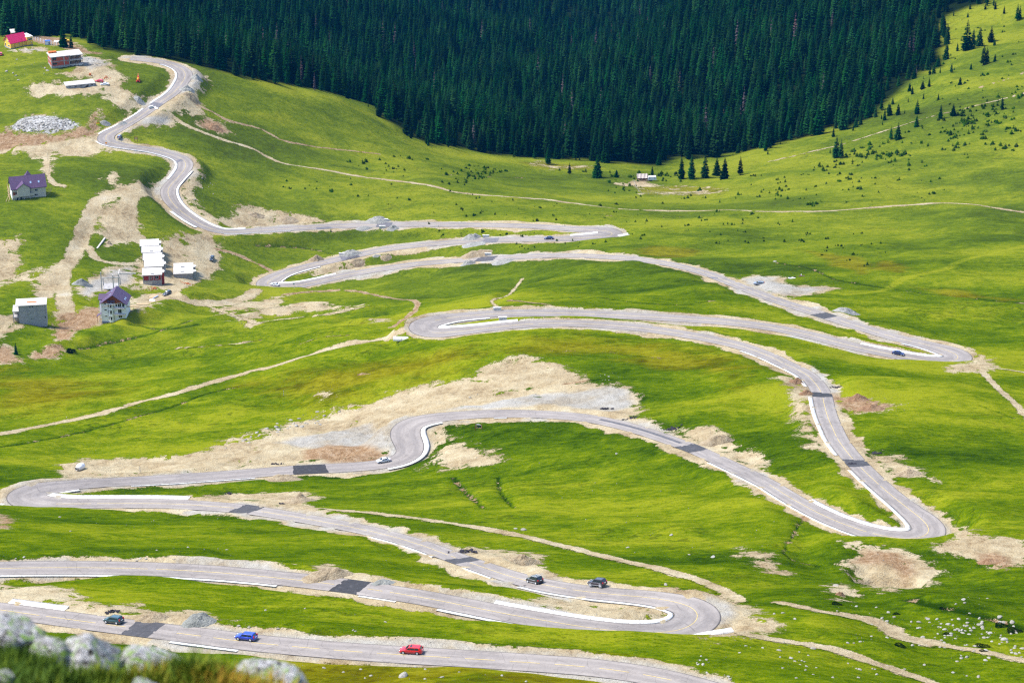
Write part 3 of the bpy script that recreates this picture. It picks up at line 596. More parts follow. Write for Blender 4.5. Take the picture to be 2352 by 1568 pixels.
def m_conc():
    s = NT('pale_concrete'); p = s.co(); f = s.noise(p, .9, 5, .7); uv = s.co('UV'); x = s.n('SeparateXYZ'); s.put(x.inputs[0], uv)
    c = s.ramp(f, [(.30, (.30, .28, .25)), (.46, (.50, .48, .45)), (.68, (.64, .63, .60))]); j = s.step(s.math('ABSOLUTE', s.math('SUBTRACT', s.math('FRACT', s.math('DIVIDE', x.outputs[1], 3.0)), .5)), .0, .05, .55, 0)
    return s.out(s.mix(j, c, (.12, .11, .10)), .9, .1)
MAT['concrete'] = m_conc()
MAT['line'] = m_noise('road_paint', (.34, .25, .07), (.52, .41, .17), 1.2)
def link(name, me, mat=None, parent=None, **props):
    o = bpy.data.objects.new(name, me); COL.objects.link(o)
    if mat is not None and not len(me.materials): me.materials.append(mat)
    if parent is not None: o.parent = parent
    for k, v in props.items(): o[k] = v
    return o
def mesh_np(name, V, F, mat=None, smooth=True):
    """V (n,3), F (m,4) or (m,3) arrays"""
    me = bpy.data.meshes.new(name); V = np.ascontiguousarray(V, np.float32); F = np.ascontiguousarray(F, np.int32)
    me.vertices.add(len(V)); me.vertices.foreach_set('co', V.ravel()); k = F.shape[1]
    me.loops.add(F.size); me.loops.foreach_set('vertex_index', F.ravel()); me.polygons.add(len(F))
    me.polygons.foreach_set('loop_start', np.arange(0, F.size, k, dtype=np.int32)); me.polygons.foreach_set('loop_total', np.full(len(F), k, np.int32))
    me.update(calc_edges=True); me.polygons.foreach_set('use_smooth', np.full(len(F), smooth)); 
    if mat is not None: me.materials.append(mat)
    return me
# ---- ground sheet
NR = len(GY); idx = np.arange(NR * NC).reshape(NR, NC)
GF = np.stack([idx[:-1, :-1], idx[:-1, 1:], idx[1:, 1:], idx[1:, :-1]], -1).reshape(-1, 4)
GV = np.stack([GX, GYY, GZ], -1).reshape(-1, 3)
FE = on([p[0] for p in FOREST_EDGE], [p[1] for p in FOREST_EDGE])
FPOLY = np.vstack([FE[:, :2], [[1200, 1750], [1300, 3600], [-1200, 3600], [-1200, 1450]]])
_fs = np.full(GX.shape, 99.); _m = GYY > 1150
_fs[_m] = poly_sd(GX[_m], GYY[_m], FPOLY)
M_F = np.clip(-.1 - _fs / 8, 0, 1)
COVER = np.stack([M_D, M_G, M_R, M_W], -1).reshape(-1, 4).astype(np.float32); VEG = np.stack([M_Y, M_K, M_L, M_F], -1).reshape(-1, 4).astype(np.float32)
KEEP = np.where((RD < RWd + 2.2) | (M_T > .3), 1., np.clip(M_R * .5, 0, 1)).ravel().astype(np.float32)
def ground_attrs(me, sel=None):
    a = me.attributes.new('keep', 'FLOAT', 'POINT'); a.data.foreach_set('value', KEEP if sel is None else np.ascontiguousarray(KEEP[sel]))
    for nm, A in (('cover', COVER), ('veg', VEG)):
        a = me.color_attributes.new(nm, 'FLOAT_COLOR', 'POINT'); a.data.foreach_set('color', np.ascontiguousarray(A if sel is None else A[sel]).ravel())
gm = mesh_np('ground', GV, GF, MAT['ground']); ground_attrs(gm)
ground = link('ground', gm, kind='structure', label='green mountain meadow falling away to a forest')
# ---- dirt tracks as sheets just above the ground
_gn = np.zeros((NR * NC, 3), np.float32); gm.vertices.foreach_get('normal', _gn.ravel()) if False else None
def sheet(name, mask, lift, label=None):
    fm = mask.reshape(-1)[GF].mean(1) > .5
    if fm.sum() < 4: return None
    F = GF[fm]; u, inv = np.unique(F, return_inverse=True); V = GV[u].copy(); V[:, 2] += lift
    me = mesh_np(name, V, inv.reshape(-1, 4), MAT['ground']); ground_attrs(me, u)
    return link(name, me, kind='structure')
for ti, (P, (pts, tw, tone)) in enumerate(zip(TRK, TRACKS)):
    M = np.zeros(GX.shape)
    paint(P, lambda r, c, d, tw=tw: mx(M, r, c, np.clip(1 - (d - tw / 2) / .6, 0, 1)), tw / 2 + 3, False)
    sheet('dirt_track' if tw > 1.2 else 'footpath', np.where(RD < RWd + 1.0, 0, M), .04 + .005 * ti)
# ---- road, centre line, patches, drains
def ribbon(name, P, N, lo, hi, z, mat, cols=2, zedge=None, smooth=True, thick=0):
    """strip along P between side offsets lo..hi (arrays), z added per column"""
    n = len(P); V = []; zz = np.broadcast_to(np.asarray(z, float), (cols,))
    for j in range(cols):
        f = j / (cols - 1); off = lo * (1 - f) + hi * f
        q = P.copy(); q[:, :2] += N * off[:, None]; q[:, 2] += zz[j]; V.append(q)
    if thick:
        for j in (0, cols - 1):
            q = V[j].copy(); q[:, 2] -= thick; V.insert(0, q) if j == 0 else V.append(q)
    c = len(V); V = np.stack(V, 1).reshape(-1, 3); ix = np.arange(n * c).reshape(n, c)
    F = np.stack([ix[:-1, :-1], ix[:-1, 1:], ix[1:, 1:], ix[1:, :-1]], -1).reshape(-1, 4)[:, ::-1]
    me = mesh_np(name, V, F, mat, smooth)
    if (np.mean(hi) < np.mean(lo)): me.flip_normals()
    uvl = me.uv_layers.new(name='UVMap'); li = np.empty(len(me.loops), np.int32); me.loops.foreach_get('vertex_index', li)
    U = np.stack([(li % c) / (c - 1) * 2 - 1, (li // c).astype(float)], -1).astype(np.float32); uvl.data.foreach_set('uv', U.ravel())
    return me
rm = ribbon('road', RC, RN, -RW, RW, .0, MAT['road'], 7)
link('road', rm, kind='structure', label='grey asphalt hairpin road winding down the slope')
pz = []
pm = {}
for px, py, L, side, k in PATCHES:
    i = road_index(px, py); a = int(i - L / 2); b = int(i + L / 2) + 1; a = max(a, 0)
    sl = slice(a, b)
    hi = RW[sl] * .985; lo = -hi
    if side:
        m_ = plane_hit(np.array([float(px)]), np.array([float(py)]), RC[i, 2])[0]; sg = np.sign(np.dot(m_[:2] - RC[i, :2], RN[i])) or 1
        lo, hi = (RW[sl] * .05, hi) if sg > 0 else (lo, -RW[sl] * .05)
    kk = round(k, 1); pm.setdefault(kk, m_patch(kk))
    pmesh = ribbon('road_patch', RC[sl], RN[sl], lo, hi, .012, pm[kk], 9); nv = len(pmesh.vertices); gj = np.random.default_rng(int(px))
    for rr_, j0 in ((0, 0), (1, nv - 9)):
        sk = gj.uniform(-.6, .6)
        for j in range(9):
            dlt = sk * (j / 8 - .5) * 2 + gj.uniform(-.18, .18); v_ = pmesh.vertices[j0 + j]; v_.co.x += RT[i, 0] * dlt; v_.co.y += RT[i, 1] * dlt
    link('road_patch', pmesh, kind='structure')
    pz.append((a, b) if not side else (0, 0))
i0, i1 = sorted((road_index(1368, 963), road_index(1560, 1018)))
_sg = np.zeros(i1 - i0) + .1
link('road_patch', ribbon('road_patch', RC[i0:i1], RN[i0:i1], _sg - 1.4, _sg - .1, .010, m_patch(.7), 2), kind='structure')
ok = np.ones(len(RC), bool)
for a, b in pz: ok[a:b] = False
for px, py, r in ((935, 990, 30), (61, 1140, 16), (970, 750, 8), (1100, 952, 160)):
    i = road_index(px, py); ok[max(0, i - r):i + r] = False
runs = []; a = None
for i in range(len(RC)):
    gap = (i % 9 >= 7) if (RC[i, 1] < 560 and i > 2760) or 960 < i < 1120 else (i % 61 == 0)
    g = ok[i] and not gap
    if g and a is None: a = i
    if not g and a is not None:
        if i - a > 3: runs.append((a, i))
        a = None
LV = []; LF = []
for a, b in runs:
    n = b - a; o = .35 * np.ones(n)
    for s_ in (-.075, .075):
        q = RC[a:b].copy(); q[:, :2] += RN[a:b] * s_; q[:, 2] += .02; LV.append(q)
    k = sum(len(v) for v in LV) - 2 * n; j = np.arange(n - 1)
    LF.append(np.stack([k + j, k + j + 1, k + n + j + 1, k + n + j], -1)[:, ::-1])
lm = mesh_np('centre_line', np.vstack(LV), np.vstack(LF), MAT['line'])
if np.mean([p.normal.z for p in lm.polygons[:20]]) < 0: lm.flip_normals()
link('centre_line', lm, kind='structure')
for a, b, sd, wd in STRIPDEF:
    sl = slice(a, b + 1); lo = sd * (RW[sl] + .12); hi = sd * (RW[sl] + .12 + wd * .82)
    link('drain_strip', ribbon('drain_strip', RC[sl], RN[sl], lo, hi, (.02, .02, .02 + .16 * wd), MAT['concrete'], 3, thick=.5), kind='structure')
for pts, wd in SLABS:
    q = catmull(pts, 5); i = road_index(*pts[0])
    P = plane_hit(q[:, 0], q[:, 1], RC[i, 2] + .12)
    P[:, 2] = gauss1(P[:, 2], 2); T = tangents(P); N = np.stack([-T[:, 1], T[:, 0]], 1); h = np.full(len(P), wd / 2)
    link('drain_outlet', ribbon('drain_outlet', P, N, -h, h, (.0, -.10, .0), MAT['concrete'], 3, thick=1.4), kind='structure')
# ---------------------------------------------------------------- vegetation
RNG = np.random.default_rng(7)
def m_needles(name, dark, light, var=.5):
    s = NT(name); oi = s.n('ObjectInfo'); r = oi.outputs['Random']; p = s.co(); f = s.noise(p, 1.3, 3, .7)
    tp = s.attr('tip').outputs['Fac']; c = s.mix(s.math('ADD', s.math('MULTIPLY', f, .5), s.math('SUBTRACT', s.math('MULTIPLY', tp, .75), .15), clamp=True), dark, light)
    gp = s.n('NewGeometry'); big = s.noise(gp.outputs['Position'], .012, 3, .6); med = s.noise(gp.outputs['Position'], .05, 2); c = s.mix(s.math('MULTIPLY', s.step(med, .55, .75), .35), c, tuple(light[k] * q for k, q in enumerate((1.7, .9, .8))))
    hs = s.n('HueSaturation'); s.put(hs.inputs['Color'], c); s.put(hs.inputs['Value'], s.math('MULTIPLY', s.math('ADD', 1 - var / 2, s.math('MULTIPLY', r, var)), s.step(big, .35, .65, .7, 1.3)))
    s.put(hs.inputs['Hue'], s.math('ADD', .485, s.math('MULTIPLY', s.math('FRACT', s.math('MULTIPLY', r, 7.31)), .03))); s.put(hs.inputs['Saturation'], s.math('ADD', .9, s.math('MULTIPLY', s.math('FRACT', s.math('MULTIPLY', r, 3.7)), .2)))
    s.out(hs.outputs[0], 1.0, .0); return s.m
MAT['needles'] = m_needles('spruce_needles', (.0004, .0050, .0024), (.0080, .042, .0075), 1.2)
MAT['young'] = m_needles('young_spruce_needles', (.004, .018, .001), (.022, .060, .003), .6)
MAT['dead'] = m_needles('dead_needles', (.05, .04, .045), (.13, .105, .105), .2)
MAT['juniper'] = m_needles('juniper_needles', (.002, .010, .001), (.010, .034, .004), .3)
MAT['bark'] = m_noise('bark', (.030, .022, .018), (.09, .07, .055), 3, .95, .1, .05)
def spruce_mesh(H, R, tiers, seed, z0=.06, dens=10, droop=.38, ragged=.3, top=.85, gaps=.1):
    g = np.random.default_rng(seed); V = []; F = []
    ax = g.uniform(0, 6.28)
    for t in range(tiers):
        f = (t + .5 * g.random()) / tiers; z = H * (z0 + (1 - z0) * (1 - (1 - f) ** 1.08)) * .985
        r0 = R * (1 - (z / H)) ** top * (.82 + .3 * g.random()) + .02 * H * .4
        if z / H < .18: r0 *= .72 + 1.5 * z / H
        nb = max(4, int(dens * (.55 + .45 * (1 - f)) + g.random())); ax += g.uniform(.3, 1.2)
        for b in range(nb):
            if g.random() < gaps: continue
            a = ax + 6.283 * (b + g.uniform(-.3, .3)) / nb; r = r0 * (1 - ragged * g.random())
            w = max(.5 * r0 * 6.283 / nb * .62, .12 * R * .5); u = np.array([math.cos(a), math.sin(a), 0]); v = np.array([-u[1], u[0], 0])
            lift = .10 * (1 - f) + .55 * f * f; dz = -droop * r * (1 - .9 * f)
            up = np.array([0, 0, 1.]); c0 = np.array([0, 0, z])
            bpt = c0 + u * .03 * r; m = c0 + u * r * .52 + up * (dz * .30 + lift * r * .35); tip = c0 + u * r + up * (dz + lift * r * .7)
            lw = c0 + u * r * (.50 + .1 * g.random()) + v * w + up * (dz * .55 - .30 * w); rw = c0 + u * r * (.50 + .1 * g.random()) - v * w + up * (dz * .55 - .30 * w)
            l2 = c0 + u * r * .80 + v * w * .62 + up * (dz * .9 - .25 * w); r2 = c0 + u * r * .80 - v * w * .62 + up * (dz * .9 - .25 * w)
            k = len(V); V += [bpt, m, tip, lw, rw, l2, r2]
            F += [(k, k + 3, k + 1), (k, k + 1, k + 4), (k + 1, k + 3, k + 5), (k + 1, k + 5, k + 2), (k + 1, k + 2, k + 6), (k + 1, k + 6, k + 4)]
    k = len(V)
    V += [np.array([.035 * R, 0, H * .93]), np.array([-.02 * R, .03 * R, H * .93]), np.array([-.02 * R, -.03 * R, H * .93]), np.array([0, 0, H * 1.02])]
    F += [(k, k + 1, k + 3), (k + 1, k + 2, k + 3), (k + 2, k, k + 3)]
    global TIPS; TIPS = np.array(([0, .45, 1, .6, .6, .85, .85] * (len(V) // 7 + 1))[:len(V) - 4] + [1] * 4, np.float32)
    return np.array(V), np.array(F)
def tipped(me, t):
    a = me.attributes.new('tip', 'FLOAT', 'POINT'); a.data.foreach_set('value', np.ascontiguousarray(t, np.float32)); return me
def cone_mesh(H, r, n=6):
    V = [[r * math.cos(6.283 * i / n), r * math.sin(6.283 * i / n), -.3] for i in range(n)] + [[r * .15 * math.cos(6.283 * i / n), r * .15 * math.sin(6.283 * i / n), H] for i in range(n)]
    return np.array(V), np.array([(i, (i + 1) % n, n + (i + 1) % n, n + i) for i in range(n)])
CROWN = []; TRUNK = []
for i in range(7):
    H = 20.0; R = (3.6, 4.3, 3.1, 3.9, 3.3, 4.5, 2.9)[i]
    V, F = spruce_mesh(H, R, (23, 21, 24, 20, 22, 20, 24)[i], 100 + i, z0=(.07, .05, .10, .06, .14, .04, .12)[i], ragged=.34, gaps=(.04, .06, .10, .05, .14, .03, .12)[i])
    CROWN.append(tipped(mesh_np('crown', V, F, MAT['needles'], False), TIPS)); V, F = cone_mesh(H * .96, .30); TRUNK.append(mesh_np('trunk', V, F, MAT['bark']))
BUSHM = []
for i in range(5):
    V0, F0 = spruce_mesh(1.0, (.50, .62, .45, .55, .5)[i], 8, 300 + i, z0=.0, dens=8, droop=.30, ragged=.35); T0 = TIPS
    if i in (1, 3):
        parts = [(V0, F0)]; g = np.random.default_rng(i)
        for q in range(3):
            V1, F1 = spruce_mesh(.45 + .35 * g.random(), .42, 6, 340 + 5 * i + q, z0=.0, dens=7, ragged=.35); T0 = np.concatenate([T0, TIPS]); V1 = V1 + [g.uniform(-.75, .75), g.uniform(-.6, .6), 0]; parts.append((V1, F1))
        n = 0; Vs = []; Fs = []
        for a, b in parts: Vs.append(a); Fs.append(b + n); n += len(a)
        V0, F0 = np.vstack(Vs), np.vstack(Fs)
    BUSHM.append(tipped(mesh_np('foliage', V0, F0, MAT['young'], False), T0))
DEADM = mesh_np('crown', *spruce_mesh(20., 2.5, 20, 401, z0=.08, dens=7, ragged=.5, gaps=.3), MAT['dead'], False)
def set_tree(name, x, y, z, h, var, label, cat, group=None, crown=None, wide=1.0, lean=0.0):
    e = bpy.data.objects.new(name, None); COL.objects.link(e); e.empty_display_size = .5
    k = h / 20.0; e.location = (x, y, z); e.scale = (k * wide, k * wide, k); e.rotation_euler = (lean, 0, RNG.uniform(0, 6.28))
    e['label'] = label; e['category'] = cat
    if group: e['group'] = group
    link('crown', crown or CROWN[var], parent=e); link('trunk', TRUNK[var], parent=e)
    return e
# trees that stand alone or in small clumps: base, height in photo units, label
LONE = [
 (1259,377,43,'slender spruce just in front of the forest wall, left of the short bushy ones'),(1308,400,27,'small lone spruce on the grass left of the tallest meadow spruce'),(1372,408,54,'tall spruce standing free on the meadow left of the white caravan'),
 (1416,408,19,'short round spruce beside the striped woodpile shelter'),(1498,403,22,'bushy spruce directly behind the white caravan'),
 (1565,411,52,'first spruce of the clump right of the caravan'),(1588,411,57,'broadest spruce of the clump right of the caravan'),(1619,408,55,'spruce in the middle of the clump right of the caravan'),(1646,403,44,'narrow spruce in the clump right of the caravan, second from its right end'),(1664,411,50,'last spruce at the right end of the clump by the caravan'),(1700,402,44,'single spruce a little apart to the right of the caravan clump'),
 (1920,362,51,'tall twin-topped spruce alone on the slope, its left stem'),(1931,363,44,'right stem beside the twin-topped spruce on the slope'),(2046,320,31,'shorter of two spruces side by side on the open slope'),(2062,320,39,'taller of two spruces side by side on the open slope'),
 (2105,292,28,'thin spruce on the slope above the pair of spruces'),(2106,262,35,'broad dark spruce high on the slope with bushes at its foot'),(2160,273,34,'pointed spruce on the slope next to the broad dark one'),(2189,266,29,'crooked spruce standing at the left of a bush thicket'),(2155,230,17,'little spruce by the thin path on the upper slope'),
 (2205,195,18,'round bushy spruce alone on the pale upper slope'),(2050,240,18,'small spruce just off the forest edge, lower of the scatter'),(2095,217,20,'young spruce a step out from the forest edge'),(2089,210,21,'young spruce touching the forest edge beside another'),(2119,205,20,'young spruce in the gap between forest and round bushy spruce'),(2134,200,23,'upright young spruce right of the forest tongue'),
 (2185,167,23,'compact spruce at the foot of the upper clump'),(2230,160,15,'tiny spruce under the upper clump'),(2285,142,18,'squat spruce right of the upper clump'),(2219,115,68,'tallest spruce of the upper right clump'),(2234,112,46,'middle spruce of the upper right clump'),(2249,106,43,'spruce leaning on the middle of the upper right clump'),
 (2276,96,36,'grey-topped spruce at the right of the upper clump'),(2284,105,18,'low spruce at the right end of the upper clump'),(2258,150,50,'dark full spruce below the upper clump'),(2266,147,40,'narrow spruce beside the dark full one below the upper clump'),(2336,47,38,'tall spruce at the upper right edge of the photo'),(2342,44,31,'spruce behind the tall one at the upper right edge'),
 (2286,22,21,'small spruce near the top of the upper slope'),(2306,32,19,'small spruce lower on the top of the upper slope'),(2263,22,15,'low spruce by the forest top corner'),(2301,252,31,'spruce rising from the bush thicket at right'),
 (6,84,36,'dark spruce beside the yellow house with the red roof'),(146,108,52,'tall spruce standing at the end of the white fence'),(164,110,31,'smaller spruce next to the tall one at the fence end'),(37,814,29,'lone small spruce on the grassy bank below the grey concrete house'),
]
for px, py, h, lab in LONE:
    P = on(px, py)[0]; s_ = proj(P)[2]
    w_ = 1.55 if h < 30 else 1.4
    set_tree('spruce_tree', P[0], P[1], P[2] - .15, h / s_ / .93, int(RNG.integers(0, 7)), lab, 'tree', wide=w_ * (1.25 if 'bushy' in lab or 'round' in lab else 1))
for px, py, h, lab in ((723,208,41,'dead grey spruce with bare branches at the forest edge'),(39,82,27,'dead brown spruce behind the yellow house')):
    P = on(px, py)[0]; set_tree('dead_spruce', P[0], P[1], P[2], h / proj(P)[2] / .93, 6, lab, 'tree', crown=DEADM, wide=1.1)
# ---- the forest
def _forest():
    out = []; y = 1180.
    while y < 3300:
        sp = 7.0 if y < 1800 else (7.6 if y < 2300 else 8.4)
        hw = y * .262 + 40; n = int(2 * hw / sp)
        xs = (np.arange(n) + .5) / n * 2 * hw - hw + RNG.uniform(-.45, .45, n) * sp; ys = y + RNG.uniform(-.45, .45, n) * sp
        out.append(np.stack([xs, ys], 1)); y += sp
    P = np.vstack(out); d = poly_sd(P[:, 0], P[:, 1], FPOLY)
    dens = vnoise(P[:, 0] / 60, P[:, 1] / 60, 31)
    _z = ground_z(P[:, 0], P[:, 1]); _px, _py, _ = proj(np.column_stack([P, _z])); rgt = (_px > 1900) & (_py > 0)
    pout = np.where(rgt, .30 * np.exp(-np.maximum(d, 0) / 12), .16 * np.exp(-np.maximum(d, 0) / 4)) * (dens > -.3) * (_px > 600)
    m = np.where(d < -1, RNG.random(len(P)) < np.where(d > -10, .72, .97) - .2 * (dens > .4), (d < 45) & (RNG.random(len(P)) < pout)); P = P[m]; d = d[m]
    z = ground_z(P[:, 0], P[:, 1]); px, py, s_ = proj(np.column_stack([P, z]))
    hgt = 18.5 + 4.5 * vnoise(P[:, 0] / 35, P[:, 1] / 35, 32) + RNG.uniform(-7, 6, len(P))
    right = (px > 1950) & (d > -30); hgt = np.where(right, hgt * (.55 + .45 * np.clip(-d / 30, 0, 1)), hgt)
    edge = d > -8; hgt = np.where(edge, hgt * RNG.uniform(.55, 1.08, len(P)), hgt); hgt = np.where(d > 0, RNG.uniform(2.5, 8.5, len(P)), hgt)
    hgt = np.maximum(hgt, 2.5)
    keep = (px > -500) & (px < 2850) & (py - hgt * s_ < 1568) & (py > -330)
    return P[keep], z[keep], hgt[keep], d[keep], px[keep], py[keep], s_[keep]
fP, fz, fh, fd, fpx, fpy, fs = _forest()
inview = (fpx > 10) & (fpx < 2342) & (fpy - fh * fs * .5 > 5)
score = np.where(inview, fs * fh / (1 + np.maximum(-fd - 5, 0) / 5), 0)
order = np.argsort(-score); near = order[:300]
def zone(px, py):
    if px < 460: return ('spruce at the forest edge behind the houses and the road bend', 'spruces at the forest edge behind the houses')
    if px < 860: return ('spruce in the front row along the crest of the left meadow', 'spruces along the left meadow crest')
    if px < 1250: return ('spruce in the front row where the meadow curves down to the valley', 'spruces along the curve of the meadow')
    if px < 1720: return ('tall spruce in the front row of the forest above the caravan', 'front spruces above the caravan')
    if px < 2040: return ('spruce in the front row of the forest on the lower right slope', 'front spruces on the lower right slope')
    return ('spruce in the thinning forest edge on the upper right slope', 'front spruces on the upper right slope')
for i in near:
    lab, grp = zone(fpx[i], fpy[i])
    set_tree('spruce_tree', fP[i, 0], fP[i, 1], fz[i] - .2, fh[i], int(RNG.integers(0, 7)), lab, 'tree', grp, wide=RNG.uniform(.95, 1.3) * (1.3 if fh[i] < 12 else 1))
rest = np.ones(len(fP), bool); rest[near] = False
def scatter(name, pts, size, meshes, label, cat=None, wide=None, kind='stuff', var=None):
    """one object: every point carries one of the given meshes"""
    me = bpy.data.meshes.new(name); me.vertices.add(len(pts)); me.vertices.foreach_set('co', np.ascontiguousarray(pts, np.float32).ravel())
    for nm, ty, arr in (('variant', 'INT', RNG.integers(0, len(meshes), len(pts)) if var is None else var), ('turn', 'FLOAT', RNG.uniform(0, 6.28, len(pts))), ('size', 'FLOAT', size), ('wide', 'FLOAT', size * (RNG.uniform(.9, 1.25, len(pts)) if wide is None else wide))):
        a = me.attributes.new(nm, ty, 'POINT'); a.data.foreach_set('value', np.ascontiguousarray(arr, np.int32 if ty == 'INT' else np.float32))
    cl = bpy.data.collections.new(name + '_shapes')
    for j, m in enumerate(meshes): cl.objects.link(bpy.data.objects.new('%s_shape_%d' % (name, j), m))
    g = bpy.data.node_groups.new(name, 'GeometryNodeTree'); g.interface.new_socket('Geometry', in_out='INPUT', socket_type='NodeSocketGeometry'); g.interface.new_socket('Geometry', in_out='OUTPUT', socket_type='NodeSocketGeometry')
    N = g.nodes.new; L = g.links.new
    gi = N('NodeGroupInput'); go = N('NodeGroupOutput'); ip = N('GeometryNodeInstanceOnPoints'); ci = N('GeometryNodeCollectionInfo')
    ci.inputs['Collection'].default_value = cl; ci.inputs['Separate Children'].default_value = True; ci.inputs['Reset Children'].default_value = True
    def at(nm, ty):
        q = N('GeometryNodeInputNamedAttribute'); q.data_type = ty; q.inputs['Name'].default_value = nm; return q.outputs['Attribute']
    cx = N('ShaderNodeCombineXYZ'); L(at('turn', 'FLOAT'), cx.inputs[2]); cs = N('ShaderNodeCombineXYZ'); w_ = at('wide', 'FLOAT'); L(w_, cs.inputs[0]); L(w_, cs.inputs[1]); L(at('size', 'FLOAT'), cs.inputs[2])
    L(gi.outputs[0], ip.inputs['Points']); L(ci.outputs[0], ip.inputs['Instance']); ip.inputs['Pick Instance'].default_value = True
    L(at('variant', 'INT'), ip.inputs['Instance Index']); L(cx.outputs[0], ip.inputs['Rotation']); L(cs.outputs[0], ip.inputs['Scale']); L(ip.outputs[0], go.inputs[0])
    o = link(name, me, kind=kind, label=label); md = o.modifiers.new('shapes', 'NODES'); md.node_group = g
    if cat: o['category'] = cat
    return o
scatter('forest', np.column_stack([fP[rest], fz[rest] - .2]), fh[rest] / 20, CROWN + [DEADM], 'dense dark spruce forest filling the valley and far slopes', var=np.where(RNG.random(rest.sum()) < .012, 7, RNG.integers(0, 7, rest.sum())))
# ---- young spruces and low bushes on the meadow
BUSHZ = [  # corner points, how many, size range m, clustered, label
 ([(1850,385),(2352,200),(2352,345),(2080,395),(1900,405)], 235, (.8,2.6), 1, 'low green spruce bush in the thicket scattered over the right slope'),
 ([(2100,70),(2352,60),(2352,240),(2150,250)], 45, (.8,2.0), 0, 'small spruce bush on the high slope at the right edge'),
 ([(1390,395),(1800,405),(1820,460),(1400,465)], 75, (.7,2.2), 1, 'small spruce bush on the flat meadow around the caravan'),
 ([(780,345),(1000,365),(1300,415),(1300,450),(1000,420),(800,385)], 80, (.6,1.8), 1, 'small spruce bush on the meadow below the left forest edge'),
 ([(640,395),(1000,430),(1170,460),(1170,505),(800,480),(640,430)], 50, (.5,1.5), 0, 'tiny spruce bush on the meadow above the straight road'),
 ([(1176,460),(1800,490),(1900,560),(1500,560),(1176,505)], 60, (.6,1.6), 0, 'tiny spruce bush on the meadow right of the upper hairpin'),
 ([(1780,395),(2200,410),(2150,470),(1780,480)], 50, (.6,1.8), 0, 'small spruce bush on the meadow below the right thicket'),
 ([(1780,560),(2050,520),(2030,620),(1900,610)], 18, (.6,1.4), 0, 'tiny spruce bush on the worn brown grass at right'),
 ([(1000,520),(1250,535),(1200,545),(1000,545)], 16, (.6,1.3), 0, 'low bush on the grass strip between the two straight roads'),
 ([(1176,560),(1420,555),(1420,572),(1176,575)], 10, (.6,1.4), 0, 'low bush beside the road with the dark blue saloon'),
]
bl = []
def in_poly(n, C, clus):
    C = np.array(C, float); lo, hi = C.min(0), C.max(0); out = []
    cen = None
    while len(out) < n:
        if clus and cen is not None and RNG.random() < .72: q = cen + RNG.normal(0, 1, 2) * (24, 7)
        else:
            q = lo + RNG.random(2) * (hi - lo)
            if RNG.random() < .6: cen = q
        if poly_sd(q[:1], q[1:], C)[0] < 0 and q[0] < 2350: out.append(q)
    return np.array(out)
for C, n, (a, b), cl, lab in BUSHZ:
    q = in_poly(n, C, cl); P = on(q[:, 0], q[:, 1]); ss = proj(P)[2]
    for k in range(n): bl.append((P[k], 1.3 * a + 1.25 * (b - a) * RNG.random() ** 1.8, ss[k], lab))
BIGB = [(1447,408,2.2),(1345,395,2.4),(1180,360,2.3),(1285,392,2.0),(1416,470,1.6),(1520,522,1.6),(1522,468,1.7),(1653,465,1.9),(1655,540,1.4),(1279,553,1.3),(1315,553,1.6),(1391,556,1.6),(1611,508,1.5),(840,372,2.6),(1025,402,2.3),(940,365,2.4),(872,368,2.0),(760,532,1.8),(985,515,1.5),(1820,510,2.2),(1900,570,1.7),(1960,585,1.5),(1992,608,1.7),(1977,435,2.3)]
for px, py, h in BIGB:
    P = on(px, py)[0]; bl.append((P, h, proj(P)[2], 'dark spruce bush standing out from the smaller ones on the meadow'))
bl.sort(key=lambda t: -t[1] * t[2])
for P, h, s_, lab in bl[:300]:
    o = link('spruce_bush', BUSHM[int(RNG.integers(0, 5))], label=lab, category='bush', group='young spruce bushes: ' + lab.split(' on ')[-1].split(' over ')[-1])
    o.location = (P[0], P[1], P[2] - .1); wd = h * RNG.uniform(1.0, 1.5); o.scale = (wd, wd, h); o.rotation_euler = (0, 0, RNG.uniform(0, 6.28))
_br = bl[300:]
if _br: scatter('undergrowth', np.array([b[0] for b in _br]) - [0, 0, .05], np.array([b[1] for b in _br]), BUSHM, 'smallest spruce seedlings dotted over the meadow', wide=np.array([b[1] for b in _br]) * 1.3)
